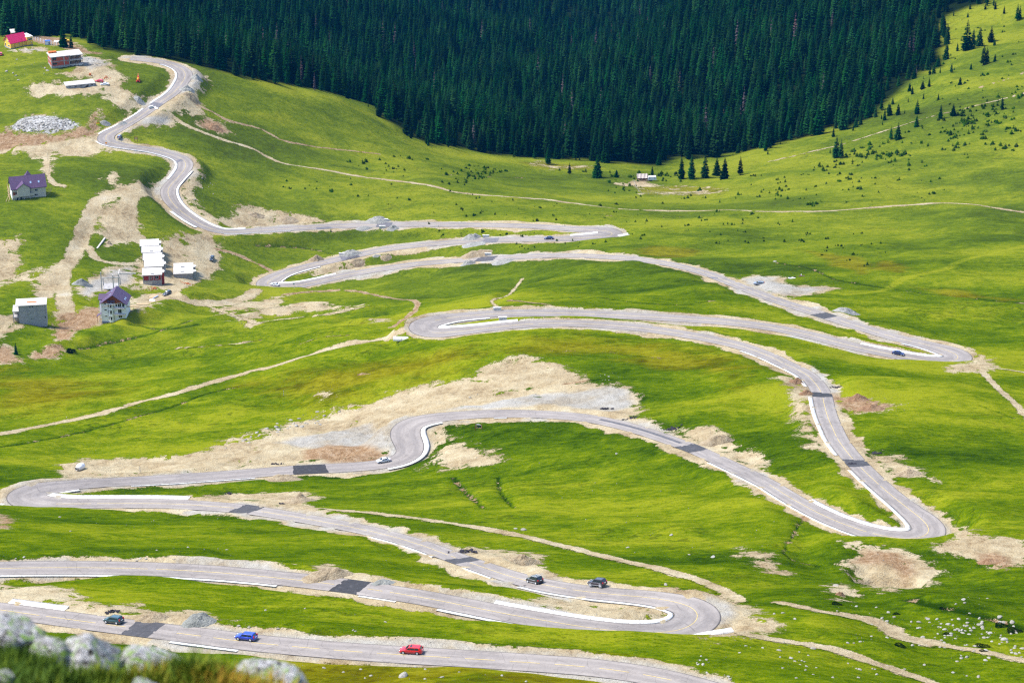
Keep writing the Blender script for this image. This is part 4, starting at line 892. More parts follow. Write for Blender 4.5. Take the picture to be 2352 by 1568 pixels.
# ---- juniper mats
def blob_mesh(seed, n=700, flat=.42):
    g = np.random.default_rng(seed); V = []; F = []
    for i in range(n):
        d = g.normal(0, 1, 3); d[2] = abs(d[2]); d /= np.linalg.norm(d); rr = (.72 + .28 * g.random()) * (1 + .18 * math.sin(3 * math.atan2(d[1], d[0]) + seed))
        c = d * rr * [1, 1, flat]; u = g.normal(0, 1, 3); u /= np.linalg.norm(u); v = np.cross(d, u); v /= np.linalg.norm(v) + 1e-6; u = u * .085; v = v * .05
        k = len(V); V += [c - u - v * .3, c + v + d * .03, c + u, c - v + d * .03]; F.append((k, k + 1, k + 2, k + 3))
    return mesh_np('foliage', np.array(V), np.array(F), MAT['juniper'], False)
JM = [blob_mesh(3), blob_mesh(8)]
for j, (px, py, w_, st, lab) in enumerate([(2059,1410,17,1.3,'dark juniper mat left of the pale rocks above the gravel track'),(2165,1398,17,1.2,'flat dark juniper mat highest on the stony slope'),(2174,1456,18,1.2,'dark juniper mat among white stones in the middle of the stony slope'),(2256,1485,31,1.3,'largest round juniper mat beside the white boulders'),(2300,1437,30,1.6,'long juniper mat, upper half of the dark band at the right edge'),(2330,1450,36,1.6,'long juniper mat at the right edge below the other half'),(2065,1483,27,1.7,'juniper mat at the lower edge of the gravel track'),(1921,1388,24,2.0,'thin dark juniper mat under the earth pit'),(2258,1496,20,1.6,'thin juniper strip below the round juniper mat'),(162,808,22,1.0,'round dark bush on the bank beside the red earth cut')]):
    P = on(px, py)[0]; s_ = proj(P)[2]; o = link('juniper_bush', JM[j % 2], label=lab, category='bush'); r = w_ / s_ / 2
    o.location = (P[0], P[1], P[2] - .05); o.scale = (r * 1.15, r, r * (1.6 if w_ == 22 else .85)); o.rotation_euler = (0, 0, RNG.uniform(-.3, .3))
# ---------------------------------------------------------------- stones
def m_rock():
    s = NT('pale_stone'); p = s.co(); r = s.n('ObjectInfo').outputs['Random']; f = s.noise(p, 3.0, 5, .7)
    c = s.ramp(f, [(.3, (.14, .135, .12)), (.5, (.27, .26, .235)), (.7, (.40, .39, .36))]); c = s.mix(s.math('MULTIPLY', r, .6), c, (.17, .145, .11))
    s.bump(f, .06); return s.out(c, .95, .1)
MAT['rock'] = m_rock()
def rock_mesh(seed, sub=2, rough=.22, flat=.7):
    g = np.random.default_rng(seed); bm = bmesh.new(); bmesh.ops.create_icosphere(bm, subdivisions=sub, radius=1)
    pl = [(lambda n: n / np.linalg.norm(n))(g.normal(0, 1, 3)) for _ in range(9)]; dd = g.uniform(.55, .92, 9)
    for v in bm.verts:
        p = np.array(v.co)
        for n, d in zip(pl, dd):
            e = p @ n - d
            if e > 0: p = p - n * e * .92
        p *= 1 + rough * .35 * (g.random() - .5); v.co = (p[0], p[1], p[2] * flat)
    me = bpy.data.meshes.new('rock'); bm.to_mesh(me); bm.free(); me.materials.append(MAT['rock']); return me
ROCKM = [rock_mesh(i, 2, .2, (.7, .55, .8, .6, .75, .5)[i]) for i in range(6)]
STONEZ = [
 ([(1760,1400),(2352,1360),(2352,1568),(1800,1568)], 260, (.16,.75), 'white stone on the stony slope at the lower right'),
 ([(2040,1410),(2352,1430),(2352,1510),(2190,1490)], 190, (.2,.9), 'white stone in the boulder patch right of the gravel track'),
 ([(1600,1470),(1800,1490),(1950,1568),(1500,1568)], 130, (.15,.6), 'white stone on the grass below the last bend'),
 ([(620,1520),(1500,1560),(1480,1568),(620,1568)], 70, (.15,.6), 'white stone on the near grass below the lowest road'),
 ([(1230,1050),(1800,1180),(1900,1330),(1640,1320),(1300,1240),(1180,1130)], 95, (.18,.55), 'pale stone on the meadow inside the large loop'),
 ([(300,1190),(800,1230),(1150,1330),(800,1310),(300,1285)], 70, (.18,.55), 'pale stone on the grass between the two lower roads'),
 ([(0,1180),(500,1185),(560,1290),(0,1285)], 55, (.18,.6), 'pale stone on the grass below the left hairpin'),
 ([(600,1370),(1250,1480),(1100,1490),(600,1440)], 45, (.18,.6), 'pale stone on the grass strip above the lowest road'),
 ([(80,930),(600,860),(560,1000),(60,1060)], 32, (.2,.6), 'pale stone on the meadow left of the gravel yard'),
 ([(10,128),(108,150),(105,178),(10,190)], 26, (.5,1.4), 'pale stone on the grass in front of the brick shell'),
 ([(490,1035),(660,960),(760,935),(740,975),(600,1010),(520,1030)], 75, (.35,1.3), 'rubble stone on the upper edge of the gravel yard'),
 ([(25,295),(60,270),(140,268),(180,282),(140,300),(60,303)], 170, (.5,1.4), 'white block in the rock dump left of the road'),
 ([(176,124),(222,134),(240,150),(215,155),(185,150)], 60, (.5,1.3), 'grey rubble beside the brick shell'),
 ([(1320,860),(1430,850),(1450,880),(1400,880)], 14, (.3,.8), 'stone at the right rim of the bare hillside'),
 ([(1990,905),(2130,925),(2080,950),(1980,935)], 60, (.15,.5), 'pale stone in the drift right of the culvert'),
 ([(2040,1080),(2180,1085),(2140,1095),(2060,1090)], 24, (.15,.5), 'pale stone in the thin drift below the second culvert'),
 ([(1085,905),(1240,900),(1240,915),(1085,915)], 12, (.3,.9), 'stone at the back of the gravel yard'),
 ([(470,400),(500,395),(500,440),(440,480),(410,470),(440,440)], 35, (.4,1.0), 'pale block lining the concrete drain of the upper bend'),
]
st = []
for C, n, (a, b), lab in STONEZ:
    q = in_poly(n, C, n > 100 and b < 1); P = on(q[:, 0], q[:, 1]); ss = proj(P)[2]
    for k in range(n): st.append((P[k], .72 * (a + (b - a) * RNG.random() ** 2.6), ss[k], lab, 1))
BIGS = [(928,1553,2.6,'largest grey boulder on the near grass below the lowest road'),(954,1531,.8,'small boulder just right above the largest grey boulder'),(2087,1217,1.0,'') ,(1203,1217,1.5,'pale boulder beside the rough track above the two black cars'),(1542,1228,1.5,'grey boulder alone on the meadow inside the loop'),(1637,1279,1.4,'flat grey boulder near the right of the inner meadow'),(1441,1257,1.0,'small flat boulder in the inner meadow'),(1416,1042,1.0,'white boulder highest on the inner meadow'),(1184,1214,1.0,''),(137,1187,1.1,'white boulder on the grass below the left hairpin'),(109,163,2.2,'big yellowish boulder in front of the brick shell'),(1867,1489,1.5,'white boulder on the edge of the lower gravel track'),(2307,1469,1.8,'broad pale boulder in the boulder patch'),(2296,1417,1.4,'upright white boulder at the top of the boulder patch'),(2250,1420,1.0,''),(1529,1343,1.2,'reddish boulder on the verge behind the two black cars'),(548,1437,.9,'brown boulder on the verge above the blue estate car'),(572,1441,.9,'round boulder on the verge right above the blue estate car'),(1780,601,1.6,'round pale boulder by the long ditch'),(1080,913,1.3,'largest stone at the back of the gravel yard'),(1862,1185,.1,''),(1920,1345,1.6,'upright white boulder by the earth pit'),(780,945,1.2,'')]
for px, py, w_, lab in BIGS:
    P = on(px, py)[0]; st.append((P, w_ / 2, proj(P)[2], lab or 'pale boulder lying by itself on the grass', 2))
st.sort(key=lambda t: -t[1] * t[2] * t[4])
for P, r, s_, lab, b_ in st[:300]:
    o = link('boulder' if r > .55 else 'stone', ROCKM[int(RNG.integers(0, 6))], label=lab, category='stone')
    if b_ == 1 or 'by itself' in lab: o['group'] = 'stones: ' + lab.split(' ', 2)[-1]
    o.location = (P[0], P[1], P[2] + r * .05); o.scale = (r * RNG.uniform(.9, 1.3), r * RNG.uniform(.7, 1.0), r * RNG.uniform(.6, 1.0)); o.rotation_euler = (RNG.uniform(-.2, .2), RNG.uniform(-.2, .2), RNG.uniform(0, 6.28))
_sr = st[300:]
# pebbles strewn everywhere on shoulders and bare earth
_k = RNG.integers(0, NR * NC, 26000); _m = (COVER[_k, 0] > .62) & (RD.ravel()[_k] > RWd.ravel()[_k] + 1.2) & (GV[_k, 1] > 400) & (GV[_k, 1] < 1500); _k = _k[_m][:4500]
pp = GV[_k] + np.column_stack([RNG.uniform(-.4, .4, len(_k)), RNG.uniform(-.4, .4, len(_k)), np.zeros(len(_k))])
allp = np.vstack([np.array([s[0] for s in _sr]), pp]); szs = np.concatenate([np.array([s[1] for s in _sr]), .10 + .28 * RNG.random(len(pp)) ** 3])
allp[:, 2] = ground_z(allp[:, 0], allp[:, 1]) + szs * .15
scatter('gravel', allp, szs, ROCKM, 'small pale stones strewn over grass and bare earth', wide=szs * 1.15)
# ---------------------------------------------------------------- mesh collector for built things
class MB:
    def __init__(s): s.v = []; s.f = []; s.mi = []
    def poly(s, pts, mi=0):
        k = len(s.v); s.v += [tuple(p) for p in pts]; s.f.append(tuple(range(k, k + len(pts)))); s.mi.append(mi); return s
    def box(s, x0, x1, y0, y1, z0, z1, mi=0):
        k = len(s.v); s.v += [(x, y, z) for z in (z0, z1) for x, y in ((x0, y0), (x1, y0), (x1, y1), (x0, y1))]
        for q in ((3, 2, 1, 0), (4, 5, 6, 7), (0, 1, 5, 4), (1, 2, 6, 5), (2, 3, 7, 6), (3, 0, 4, 7)): s.f.append(tuple(k + i for i in q)); s.mi.append(mi)
        return s
    def prism(s, pts, z0, z1, mi=0):
        n = len(pts); k = len(s.v); s.v += [(p[0], p[1], z0) for p in pts] + [(p[0], p[1], z1) for p in pts]
        s.f.append(tuple(range(k + n - 1, k - 1, -1))); s.f.append(tuple(range(k + n, k + 2 * n))); s.mi += [mi, mi]
        for i in range(n): j = (i + 1) % n; s.f.append((k + i, k + j, k + n + j, k + n + i)); s.mi.append(mi)
        return s
    def slab(s, a, b, c, d, t, mi=0):
        """four top corners and a thickness measured downward"""
        k = len(s.v); s.v += [tuple(p) for p in (a, b, c, d)] + [(p[0], p[1], p[2] - t) for p in (a, b, c, d)]
        for q in ((0, 1, 2, 3), (7, 6, 5, 4), (0, 4, 5, 1), (1, 5, 6, 2), (2, 6, 7, 3), (3, 7, 4, 0)): s.f.append(tuple(k + i for i in q)); s.mi.append(mi)
        return s
    def bar(s, a, b, r, n=6, r2=None, mi=0):
        a = Vector(a); b = Vector(b); d = (b - a).normalized(); u = d.orthogonal().normalized(); w = d.cross(u); k = len(s.v); r2 = r if r2 is None else r2
        for c, q in ((a, r), (b, r2)):
            for i in range(n):
                t = 6.28318 * i / n + .785; s.v.append(tuple(c + u * (q * math.cos(t)) + w * (q * math.sin(t))))
        for i in range(n): j = (i + 1) % n; s.f.append((k + i, k + j, k + n + j, k + n + i)); s.mi.append(mi)
        s.f.append(tuple(range(k + n - 1, k - 1, -1))); s.f.append(tuple(range(k + n, k + 2 * n))); s.mi += [mi, mi]; return s
    def lathe(s, prof, axis_o, axis_d, n=20, mi=0):
        """rings (distance along the axis, radius) about an axis"""
        o = Vector(axis_o); d = Vector(axis_d).normalized(); u = d.orthogonal().normalized(); w = d.cross(u); k = len(s.v)
        for t, r in prof:
            for i in range(n): a = 6.28318 * i / n; s.v.append(tuple(o + d * t + u * (r * math.cos(a)) + w * (r * math.sin(a))))
        for j in range(len(prof) - 1):
            for i in range(n): q = (i + 1) % n; s.f.append((k + j * n + i, k + j * n + q, k + (j + 1) * n + q, k + (j + 1) * n + i)); s.mi.append(mi)
        return s
    def build(s, name, mats, parent=None, smooth=False, bevel=0, **props):
        me = bpy.data.meshes.new(name); me.from_pydata(s.v, [], s.f)
        for m in (mats if isinstance(mats, (list, tuple)) else [mats]): me.materials.append(m)
        me.polygons.foreach_set('material_index', s.mi); bm = bmesh.new(); bm.from_mesh(me); bmesh.ops.recalc_face_normals(bm, faces=bm.faces); bm.to_mesh(me); bm.free()
        me.polygons.foreach_set('use_smooth', [smooth] * len(me.polygons)); o = link(name, me, parent=parent, **props)
        if bevel: b = o.modifiers.new('bevel', 'BEVEL'); b.width = bevel; b.segments = 2; b.limit_method = 'ANGLE'
        return o
def root(name, P, yaw, label, cat, group=None, scale=1):
    e = bpy.data.objects.new(name, None); COL.objects.link(e); e.location = P; e.rotation_euler = (0, 0, math.radians(yaw)); e.scale = (scale,) * 3; e['label'] = label; e['category'] = cat
    if group: e['group'] = group
    return e
def m_plain(name, c, rough=.6, spec=.3, var=.12, sc=1.2, metal=0, coat=0):
    s = NT(name); f = s.noise(s.co(), sc, 4, .65); k = [max(0, x * (1 - var)) for x in c], [min(1, x * (1 + var)) for x in c]
    s.out(s.ramp(f, [(.3, k[0]), (.7, k[1])]), rough, spec, metal); s.b.inputs['Coat Weight'].default_value = coat; s.b.inputs['Coat Roughness'].default_value = .08; return s.m
def m_brick(name, c, mortar, sc=1.0, bw=.5, bh=.25):
    s = NT(name); g = s.co('Object'); x = s.n('SeparateXYZ'); s.put(x.inputs[0], g); cx = s.n('CombineXYZ'); s.put(cx.inputs[0], s.math('ADD', x.outputs[0], x.outputs[1])); s.put(cx.inputs[1], x.outputs[2])
    b = s.n('TexBrick'); s.put(b.inputs['Vector'], cx.outputs[0]); b.inputs['Scale'].default_value = sc; b.inputs['Brick Width'].default_value = bw; b.inputs['Row Height'].default_value = bh; b.inputs['Mortar Size'].default_value = .012
    s.put(b.inputs['Color1'], c); s.put(b.inputs['Color2'], tuple(q * .75 for q in c)); s.put(b.inputs['Mortar'], mortar); f = s.noise(g, 1.1, 4)
    return s.out(s.mix(s.step(f, .45, .8, 0, .25), b.outputs[0], mortar), .9, .1)
def m_roof(name, c, rows=3.0):
    s = NT(name); g = s.co(); x = s.n('SeparateXYZ'); s.put(x.inputs[0], g); wv = s.math('FRACT', s.math('MULTIPLY', x.outputs[2], rows)); f = s.noise(g, .8, 4)
    col = s.mix(s.step(wv, .0, .35, .45, 0), tuple(c), tuple(q * .5 for q in c)); col = s.mix(s.math('MULTIPLY', s.step(f, .35, .7), .3), col, tuple(min(1, q * 1.45) for q in c)); s.bump(wv, .04); return s.out(col, .55, .3)
M = dict(yellow=m_plain('yellow_render', (.66, .40, .06), .8, .15), crimson=m_roof('crimson_roof', (.42, .010, .075), 2.2), purple=m_roof('purple_roof', (.066, .037, .084), 3.0), grey=m_noise('raw_concrete', (.20, .19, .185), (.34, .33, .32), .8),
 pale=m_noise('pale_slab', (.32, .30, .27), (.46, .44, .415), .55), white=m_plain('white_render', (.66, .66, .67), .8, .2, .05), cream=m_plain('grey_beige_render', (.42, .385, .32), .85, .2, .08), dark=m_plain('dark_opening', (.012, .014, .018), .35, .4),
 glass=m_plain('window_glass', (.02, .028, .035), .06, .6), brick=m_brick('red_brick', (.42, .070, .034), (.30, .17, .12), 1.0, .5, .25), brickred=m_brick('dark_red_brick', (.30, .022, .014), (.26, .12, .09), 1.0, .5, .25), block=m_brick('grey_block', (.36, .345, .33), (.40, .385, .37), 1.0, .6, .25), orange=m_brick('orange_brick', (.55, .15, .035), (.4, .13, .05), 1.6),
 wood=m_plain('raw_timber', (.42, .29, .17), .8, .1, .3, 3), brown=m_plain('brown_timber', (.16, .055, .022), .75, .2, .3, 3), rust=m_plain('orange_cladding', (.24, .06, .012), .8, .2, .3, 4), blue=m_plain('blue_paint', (.03, .09, .40), .5, .3), sky=m_plain('skylight_glass', (.22, .30, .42), .1, .5), steel=m_plain('scaffold_steel', (.35, .36, .38), .5, .4, .1),
 black=m_plain('black_rubber', (.012, .012, .013), .8, .2), rim=m_plain('alloy_rim', (.50, .51, .53), .3, .5, .08, 6), red=m_plain('red_machine', (.50, .03, .01), .5, .4), oran=m_plain('orange_sign', (.72, .25, .01), .5, .3), lamp=m_plain('lamp_lens', (.72, .72, .70), .12, .5, .03), tail=m_plain('tail_lens', (.45, .010, .012), .15, .5, .1), plate=m_plain('number_plate', (.7, .7, .68), .4, .3, .03), trim=m_plain('dark_trim', (.02, .02, .022), .5, .3), skin=m_plain('skin', (.46, .27, .19), .6, .3, .05), sack=m_plain('white_sack', (.66, .66, .64), .8, .2, .1), digger=m_plain('yellow_machine', (.55, .28, .015), .5, .4))
def windows(parent, lst, mat=None, frame=True, turn=None):
    """openings on a wall facing -y: x0, x1, z0, z1, wall y"""
    for x0, x1, z0, z1, y in lst:
        f = MB(); t = .07
        for a in ((x0, x1, z0, z0 + t), (x0, x1, z1 - t, z1), (x0, x0 + t, z0 + t, z1 - t), (x1 - t, x1, z0 + t, z1 - t)): f.box(a[0], a[1], y - .05, y + .05, a[2], a[3])
        if x1 - x0 > 1.3: f.box((x0 + x1) / 2 - .03, (x0 + x1) / 2 + .03, y - .05, y + .05, z0 + t, z1 - t)
        w_ = f.build('window', M['white'] if frame else M['grey'], parent)
        if turn: w_.matrix_local = turn
        MB().box(x0 + .01, x1 - .01, y - .02, y + .03, z0 + .01, z1 - .01).build('pane', mat or M['dark'], w_)
def gable(mb, x0, x1, y0, y1, z, h, mi=0):      # triangular wall ends for a ridge along x
    m = (y0 + y1) / 2
    for x in (x0, x1): mb.poly([(x, y0, z), (x, y1, z), (x, m, z + h)], mi)
def gable_roof(mb, x0, x1, y0, y1, z, h, ov=.5, t=.22):
    m = (y0 + y1) / 2; k = h / (m - y0); zl = z - ov * k
    mb.slab((x0 - ov, y0 - ov, zl + t), (x1 + ov, y0 - ov, zl + t), (x1 + ov, m, z + h + t), (x0 - ov, m, z + h + t), t); mb.slab((x0 - ov, m, z + h + t), (x1 + ov, m, z + h + t), (x1 + ov, y1 + ov, zl + t), (x0 - ov, y1 + ov, zl + t), t); return mb
def at(px, py): return on(px, py)[0]
# ---- yellow house with crimson roof (corner nearest the lookout at the local origin)
P = at(25, 113); r = root('yellow_house', (P[0], P[1], P[2] - .1), 38, 'yellow house with a crimson gable roof by the forest', 'house')
b = MB().box(0, 10.2, 0, 7.4, .5, 3.6); gable(b, 0, 10.2, 0, 7.4, 3.6, 3.5); b.build('wall', M['yellow'], r)
MB().box(-.06, 14.0, -.06, 7.3, -2.5, .5).build('plinth', M['grey'], r)
gable_roof(MB(), 0, 10.2, 0, 7.4, 3.6, 3.5, .55).build('roof', M['crimson'], r)
a_ = MB().box(10.2, 13.9, -.5, 6.6, .5, 5.2).build('annex', M['yellow'], r); MB().box(10.1, 14.0, -.6, 6.7, 5.2, 5.4).build('parapet', M['white'], a_)
windows(r, [(5.2, 5.7, 1.5, 2.5, -.03), (3.4, 3.8, 1.3, 1.8, -.03), (11.0, 13.4, 3.2, 4.3, -.53), (12.8, 13.2, 1.6, 2.0, -.53)])
for x in (2.6, 9.0): MB().bar((x, -.1, .5), (x, -.1, 3.6), .07).build('downpipe', M['brown'], r)
windows(r, turn=Matrix.Rotation(-math.pi / 2, 4, 'Z'), lst=[(-3.2, -2.2, 3.4, 4.3, -.03), (-6.2, -5.4, 3.5, 4.5, -.03), (-3.4, -1.2, 1.2, 2.1, -.03), (-6.6, -5.6, .4, 2.4, -.03), (-4.3, -3.8, 5.0, 5.5, -.03)])
MB().bar((6.8, -1.3, -1), (6.6, -1.3, 5.4), .09).build('utility_pole', M['brown'], None, label='thin dark pole standing in front of the yellow house', category='pole').matrix_world = r.matrix_basis.copy()
# ---- brick shell of a guest house
P = at(119, 158); r = root('brick_shell', (P[0], P[1], P[2] - 1.6), 22, 'unfinished red brick guest house with a flat concrete roof', 'building')
W, Dp = 10.2, 8.6
MB().box(0, W, 0, Dp, -2, 2.5).box(W, 17.2, .6, Dp, -2, 2.5).build('basement', M['grey'], r)
b = MB().box(.05, W - .02, .05, Dp - .05, 2.85, 5.2).box(.05, W - .02, .05, Dp - .05, 5.55, 7.9).box(W, 17.0, 1.6, Dp - .05, 2.85, 5.2).box(W, 17.0, 1.6, Dp - .05, 5.55, 7.9); b.build('wall', M['brick'], r)
f = MB().box(-.1, W + .02, -.1, Dp + .1, 2.5, 2.85).box(-.1, W + .02, -.1, Dp + .1, 5.2, 5.55)
for x in (-.05, 6.9, 9.8):
    for z0, z1 in ((2.85, 5.2), (5.55, 7.9)): f.box(x, x + .5, -.06, .1, z0, z1)
for z0, z1 in ((2.85, 5.2), (5.55, 7.9)): f.box(-.06, .1, 4.0, 4.4, z0, z1); f.box(-.06, .1, 8.1, 8.5, z0, z1)
f.build('frame', M['grey'], r)
MB().box(-.5, W + .3, -.6, Dp + .5, 7.9, 8.25).box(W + .3, 17.6, -1.1, Dp + .5, 7.9, 8.25).build('roof_slab', M['pale'], r)
for z in (2.5, 5.2): MB().box(W + .1, 17.5, -1.1, 1.6, z, z + .35).build('balcony', M['pale'], r)
for z0, z1 in ((2.85, 5.2), (5.55, 7.9)):
    MB().box(W + .3, 16.9, 1.5, 1.56, z0 + .1, z1 - .1).build('opening', M['dark'], r)
    pr = MB()
    for x in np.linspace(W + .6, 17.1, 10): pr.bar((x, -.8, z0), (x, -.8, z1), .07, 4)
    pr.build('prop', M['wood'], r)
windows(r, [(.7, 2.9, 6.0, 7.8, 0), (.7, 3.2, 3.5, 4.7, 0), (6.0, 6.5, 7.1, 7.7, 0), (4.0, 4.6, 4.5, 5.0, 0), (8.6, 9.3, 7.0, 7.8, 0), (8.8, 9.4, 4.4, 5.1, 0), (6.2, 6.9, 1.0, 1.8, -.03), (8.8, 9.4, 1.2, 1.9, -.03)], frame=False)
for x in (11.3, 13.3, 15.3): MB().box(x, x + 1.7, .5, .58, .1, 2.3).build('garage_door', M['white'], r)
z_ = r.matrix_basis
for k_, (x0, x1) in enumerate(((.3, 2.3), (2.5, 4.6))):
    MB().box(x0, x1, 6.6, 8.3, 8.27, 9.2 - .1 * k_).build('brick_pallet', M['orange'], None, label=('orange brick pallet at the corner of the flat roof of the brick shell', 'orange brick pallet second from the corner of the brick shell roof')[k_], category='pallet', group='brick pallets').matrix_world = z_.copy()
# ---- low concrete foundation
P = at(152, 203); r = root('concrete_basement', (P[0], P[1], P[2] - .3), 19, 'long low concrete basement with a pale flat slab', 'building')
b = MB().box(0, 15.6, 0, 6.6, -1, 1.5).build('wall', M['grey'], r); MB().box(-.25, 15.9, -.25, 6.8, 1.5, 1.8).build('roof_slab', M['pale'], r)
MB().box(-1.2, 1.8, 4.2, 8.6, .9, 1.25).build('side_slab', M['pale'], r)
windows(r, [(1.6, 2.6, .5, 1.1, -.03), (4.6, 5.8, .5, 1.1, -.03), (7.4, 8.6, .5, 1.1, -.03), (13.6, 14.8, .5, 1.2, -.03)], frame=False)
MB().poly([(9.6, -.05, -.4), (12.2, -.05, -.4), (12.2, -.05, 1.4)]).build('stair_opening', M['dark'], r)
# ---- purple roofed house under scaffolding
P = at(29, 460); r = root('purple_roof_house', (P[0], P[1], P[2] - .9), 17, 'beige house with a large purple roof and timber scaffolding', 'house')
L, Dp, Hw, Hr = 16.6, 9.0, 6.9, 4.5
b = MB().box(0, L, 0, Dp, 0, Hw); gable(b, 0, L, 0, Dp, Hw, Hr); b.build('wall', M['cream'], r); MB().box(-.1, L, -.1, Dp, -3, .7).build('plinth', M['grey'], r)
MB().box(-.04, 0, .1, Dp - .1, .8, Hw).build('white_gable', M['white'], r)
rf = gable_roof(MB(), 0, L, 0, Dp, Hw, Hr, .65).build('roof', M['purple'], r)
dm = MB().box(2.6, 8.7, -1.7, .2, 2.9, Hw + .2); dm.poly([(2.6, -1.7, Hw + .2), (8.7, -1.7, Hw + .2), (5.65, -1.7, Hw + 2.6)]); dm.build('bay', M['cream'], r)
q = MB(); ap = Hw + 2.95; e0 = Hw - .15
q.slab((2.0, -2.2, e0 + .3), (5.65, -2.2, ap), (5.65, 3.0, ap), (2.0, 2.0, e0 + .3), .2); q.slab((5.65, -2.2, ap), (9.3, -2.2, e0 + .3), (9.3, 2.0, e0 + .3), (5.65, 3.0, ap), .2); q.build('bay_roof', M['purple'], r)
for x in (2.8, 5.6, 8.4): MB().box(x, x + .3, -1.6, -1.3, -1.5, 2.9).build('column', M['grey'], r)
for x0, x1, z in ((.2, 2.6, 2.7), (8.7, 10.4, 3.1)): MB().box(x0, x1, -1.4, .1, z - .2, z).box(x0, x1, -1.4, -1.3, z, z + 1.0).build('balcony', M['cream'], r)
windows(r, [(1.5, 2.4, 3.6, 5.2, -.03), (2.0, 3.2, .9, 2.3, -.03), (3.8, 4.8, 1.1, 2.2, -.03), (11.2, 12.7, 4.4, 5.6, -.03), (11.0, 12.5, 1.9, 3.1, -.03), (14.8, 15.3, 2.9, 3.4, -.03), (8.9, 9.5, 4.0, 5.6, -.03), (3.4, 3.7, 5.4, 5.7, -1.73), (7.4, 7.7, 5.4, 5.7, -1.73)])
MB().box(.4, 2.0, -.05, 0, 3.0, 5.0).build('balcony_door', M['brown'], r)
for x in (9.6, 13.6):
    k = Hr / (Dp / 2); y0, y1 = 1.2, 2.0
    MB().slab((x - .4, y0, Hw + k * y0 + .32), (x + .4, y0, Hw + k * y0 + .32), (x + .4, y1, Hw + k * y1 + .32), (x - .4, y1, Hw + k * y1 + .32), .1).build('skylight', M['sky'], rf)
tu = MB(); c_ = (9.6, Dp + 2.6); tz = Hw + .3
for a, b2 in (((7.0, Dp), (12.2, Dp)), ((12.2, Dp), (12.2, Dp + 5.2)), ((12.2, Dp + 5.2), (7.0, Dp + 5.2)), ((7.0, Dp + 5.2), (7.0, Dp))): tu.poly([(a[0], a[1], tz), (b2[0], b2[1], tz), (c_[0], c_[1], tz + 4.4)])
tu.build('turret_roof', M['purple'], r); MB().box(7.4, 11.8, Dp, Dp + 4.8, 0, tz).build('turret_wall', M['cream'], r)
sc = MB()
for y in (0.5, 3, 5.5, 8): sc.bar((-1.2, y, -1), (-1.2, y, 7.2), .09, 4).bar((-1.2, y, 3.4), (0, y, 3.4), .06, 4)
for z in (1.2, 3.4, 5.6): sc.bar((-1.2, .3, z), (-1.2, 8.2, z), .08, 4)
sc.bar((-4.5, -2, -.8), (-1.2, .5, 4.2), .1, 4).bar((-3.0, -3, -1), (-1.2, 0, 3), .1, 4)
sc.build('scaffold', M['wood'], r)
sc = MB()
for i in range(4): sc.bar((L + .2, 1.0 + i, 1.4 + .5 * i), (L + 3.2, 1.6 + i * .7, 3.4 + .2 * i), .08, 4)
sc.build('timber_prop', M['wood'], r)
lp = MB()
for i in range(5): lp.bar((-8 + .5 * i, -3.0 - .35 * i, .0), (-2.5 + .45 * i, -4.6 - .3 * i, -.5), .10, 4)
lp.build('timber_stack', M['wood'], None, label='heap of pale timber poles below the purple roofed house', category='timber', kind='thing').matrix_world = r.matrix_basis.copy()
# ---- white tall house with purple roof
P = at(235, 742); r = root('tall_white_house', (P[0], P[1], P[2] - .2), -3, 'tall white unfinished house with a purple gable roof and dark windows', 'house')
W, Dp, Hw, Hr = 10.6, 9.6, 9.6, 3.9
def ridge_y_roof(mb, x0, x1, y0, y1, z, h, ov, t):
    m = (x0 + x1) / 2; k = h / (m - x0); zl = z - ov * k
    mb.slab((x0 - ov, y0 - .9, zl + t), (m, y0 - .9, z + h + t), (m, y1 + .5, z + h + t), (x0 - ov, y1 + .5, zl + t), t); mb.slab((m, y0 - .9, z + h + t), (x1 + ov, y0 - .9, zl + t), (x1 + ov, y1 + .5, zl + t), (m, y1 + .5, z + h + t), t); return mb
b = MB().box(0, W, 0, Dp, .9, Hw); b.poly([(0, Dp, Hw), (W, Dp, Hw), (W / 2, Dp, Hw + Hr)]); b.build('wall', M['white'], r); MB().box(-.05, W + .05, -.05, Dp, -4, .9).build('plinth', M['grey'], r); MB().box(-.08, 5.0, -.08, 0, .9, 1.08).build('blue_band', M['blue'], r)
MB().poly([(0, 0, Hw), (W, 0, Hw), (W / 2, 0, Hw + Hr)]).build('gable_cladding', M['rust'], r)
rf = ridge_y_roof(MB(), 0, W, 0, Dp, Hw, Hr, .75, .22).build('roof', M['purple'], r)
for sx, ys in ((-1, (2.5, 6.5)), (1, (2.6, 4.2))):
    for y in ys:
        x = W / 2 + sx * (1.7 if sx < 0 else 4.6); zz = Hw + Hr - abs(x - W / 2) * Hr / (W / 2) + .27; dx = .32; dz = dx * Hr / (W / 2)
        MB().slab((x - dx, y, zz + sx * dz), (x + dx, y, zz - sx * dz), (x + dx, y + .9, zz - sx * dz), (x - dx, y + .9, zz + sx * dz), .05).build('skylight', M['sky'], rf)
wg = MB(); wg.slab((-1.9, 3.2, Hw + .2), (2.6, 3.2, Hw + .2), (2.6, 5.6, Hw + 2.1), (-1.9, 5.6, Hw + 2.1), .2); wg.slab((-1.9, 5.6, Hw + 2.1), (2.6, 5.6, Hw + 2.1), (2.6, 8, Hw + .2), (-1.9, 8, Hw + .2), .2); wg.build('side_roof', M['purple'], r); MB().box(-1.4, 0, 3.6, 7.6, .5, Hw).build('side_wing', M['white'], r)
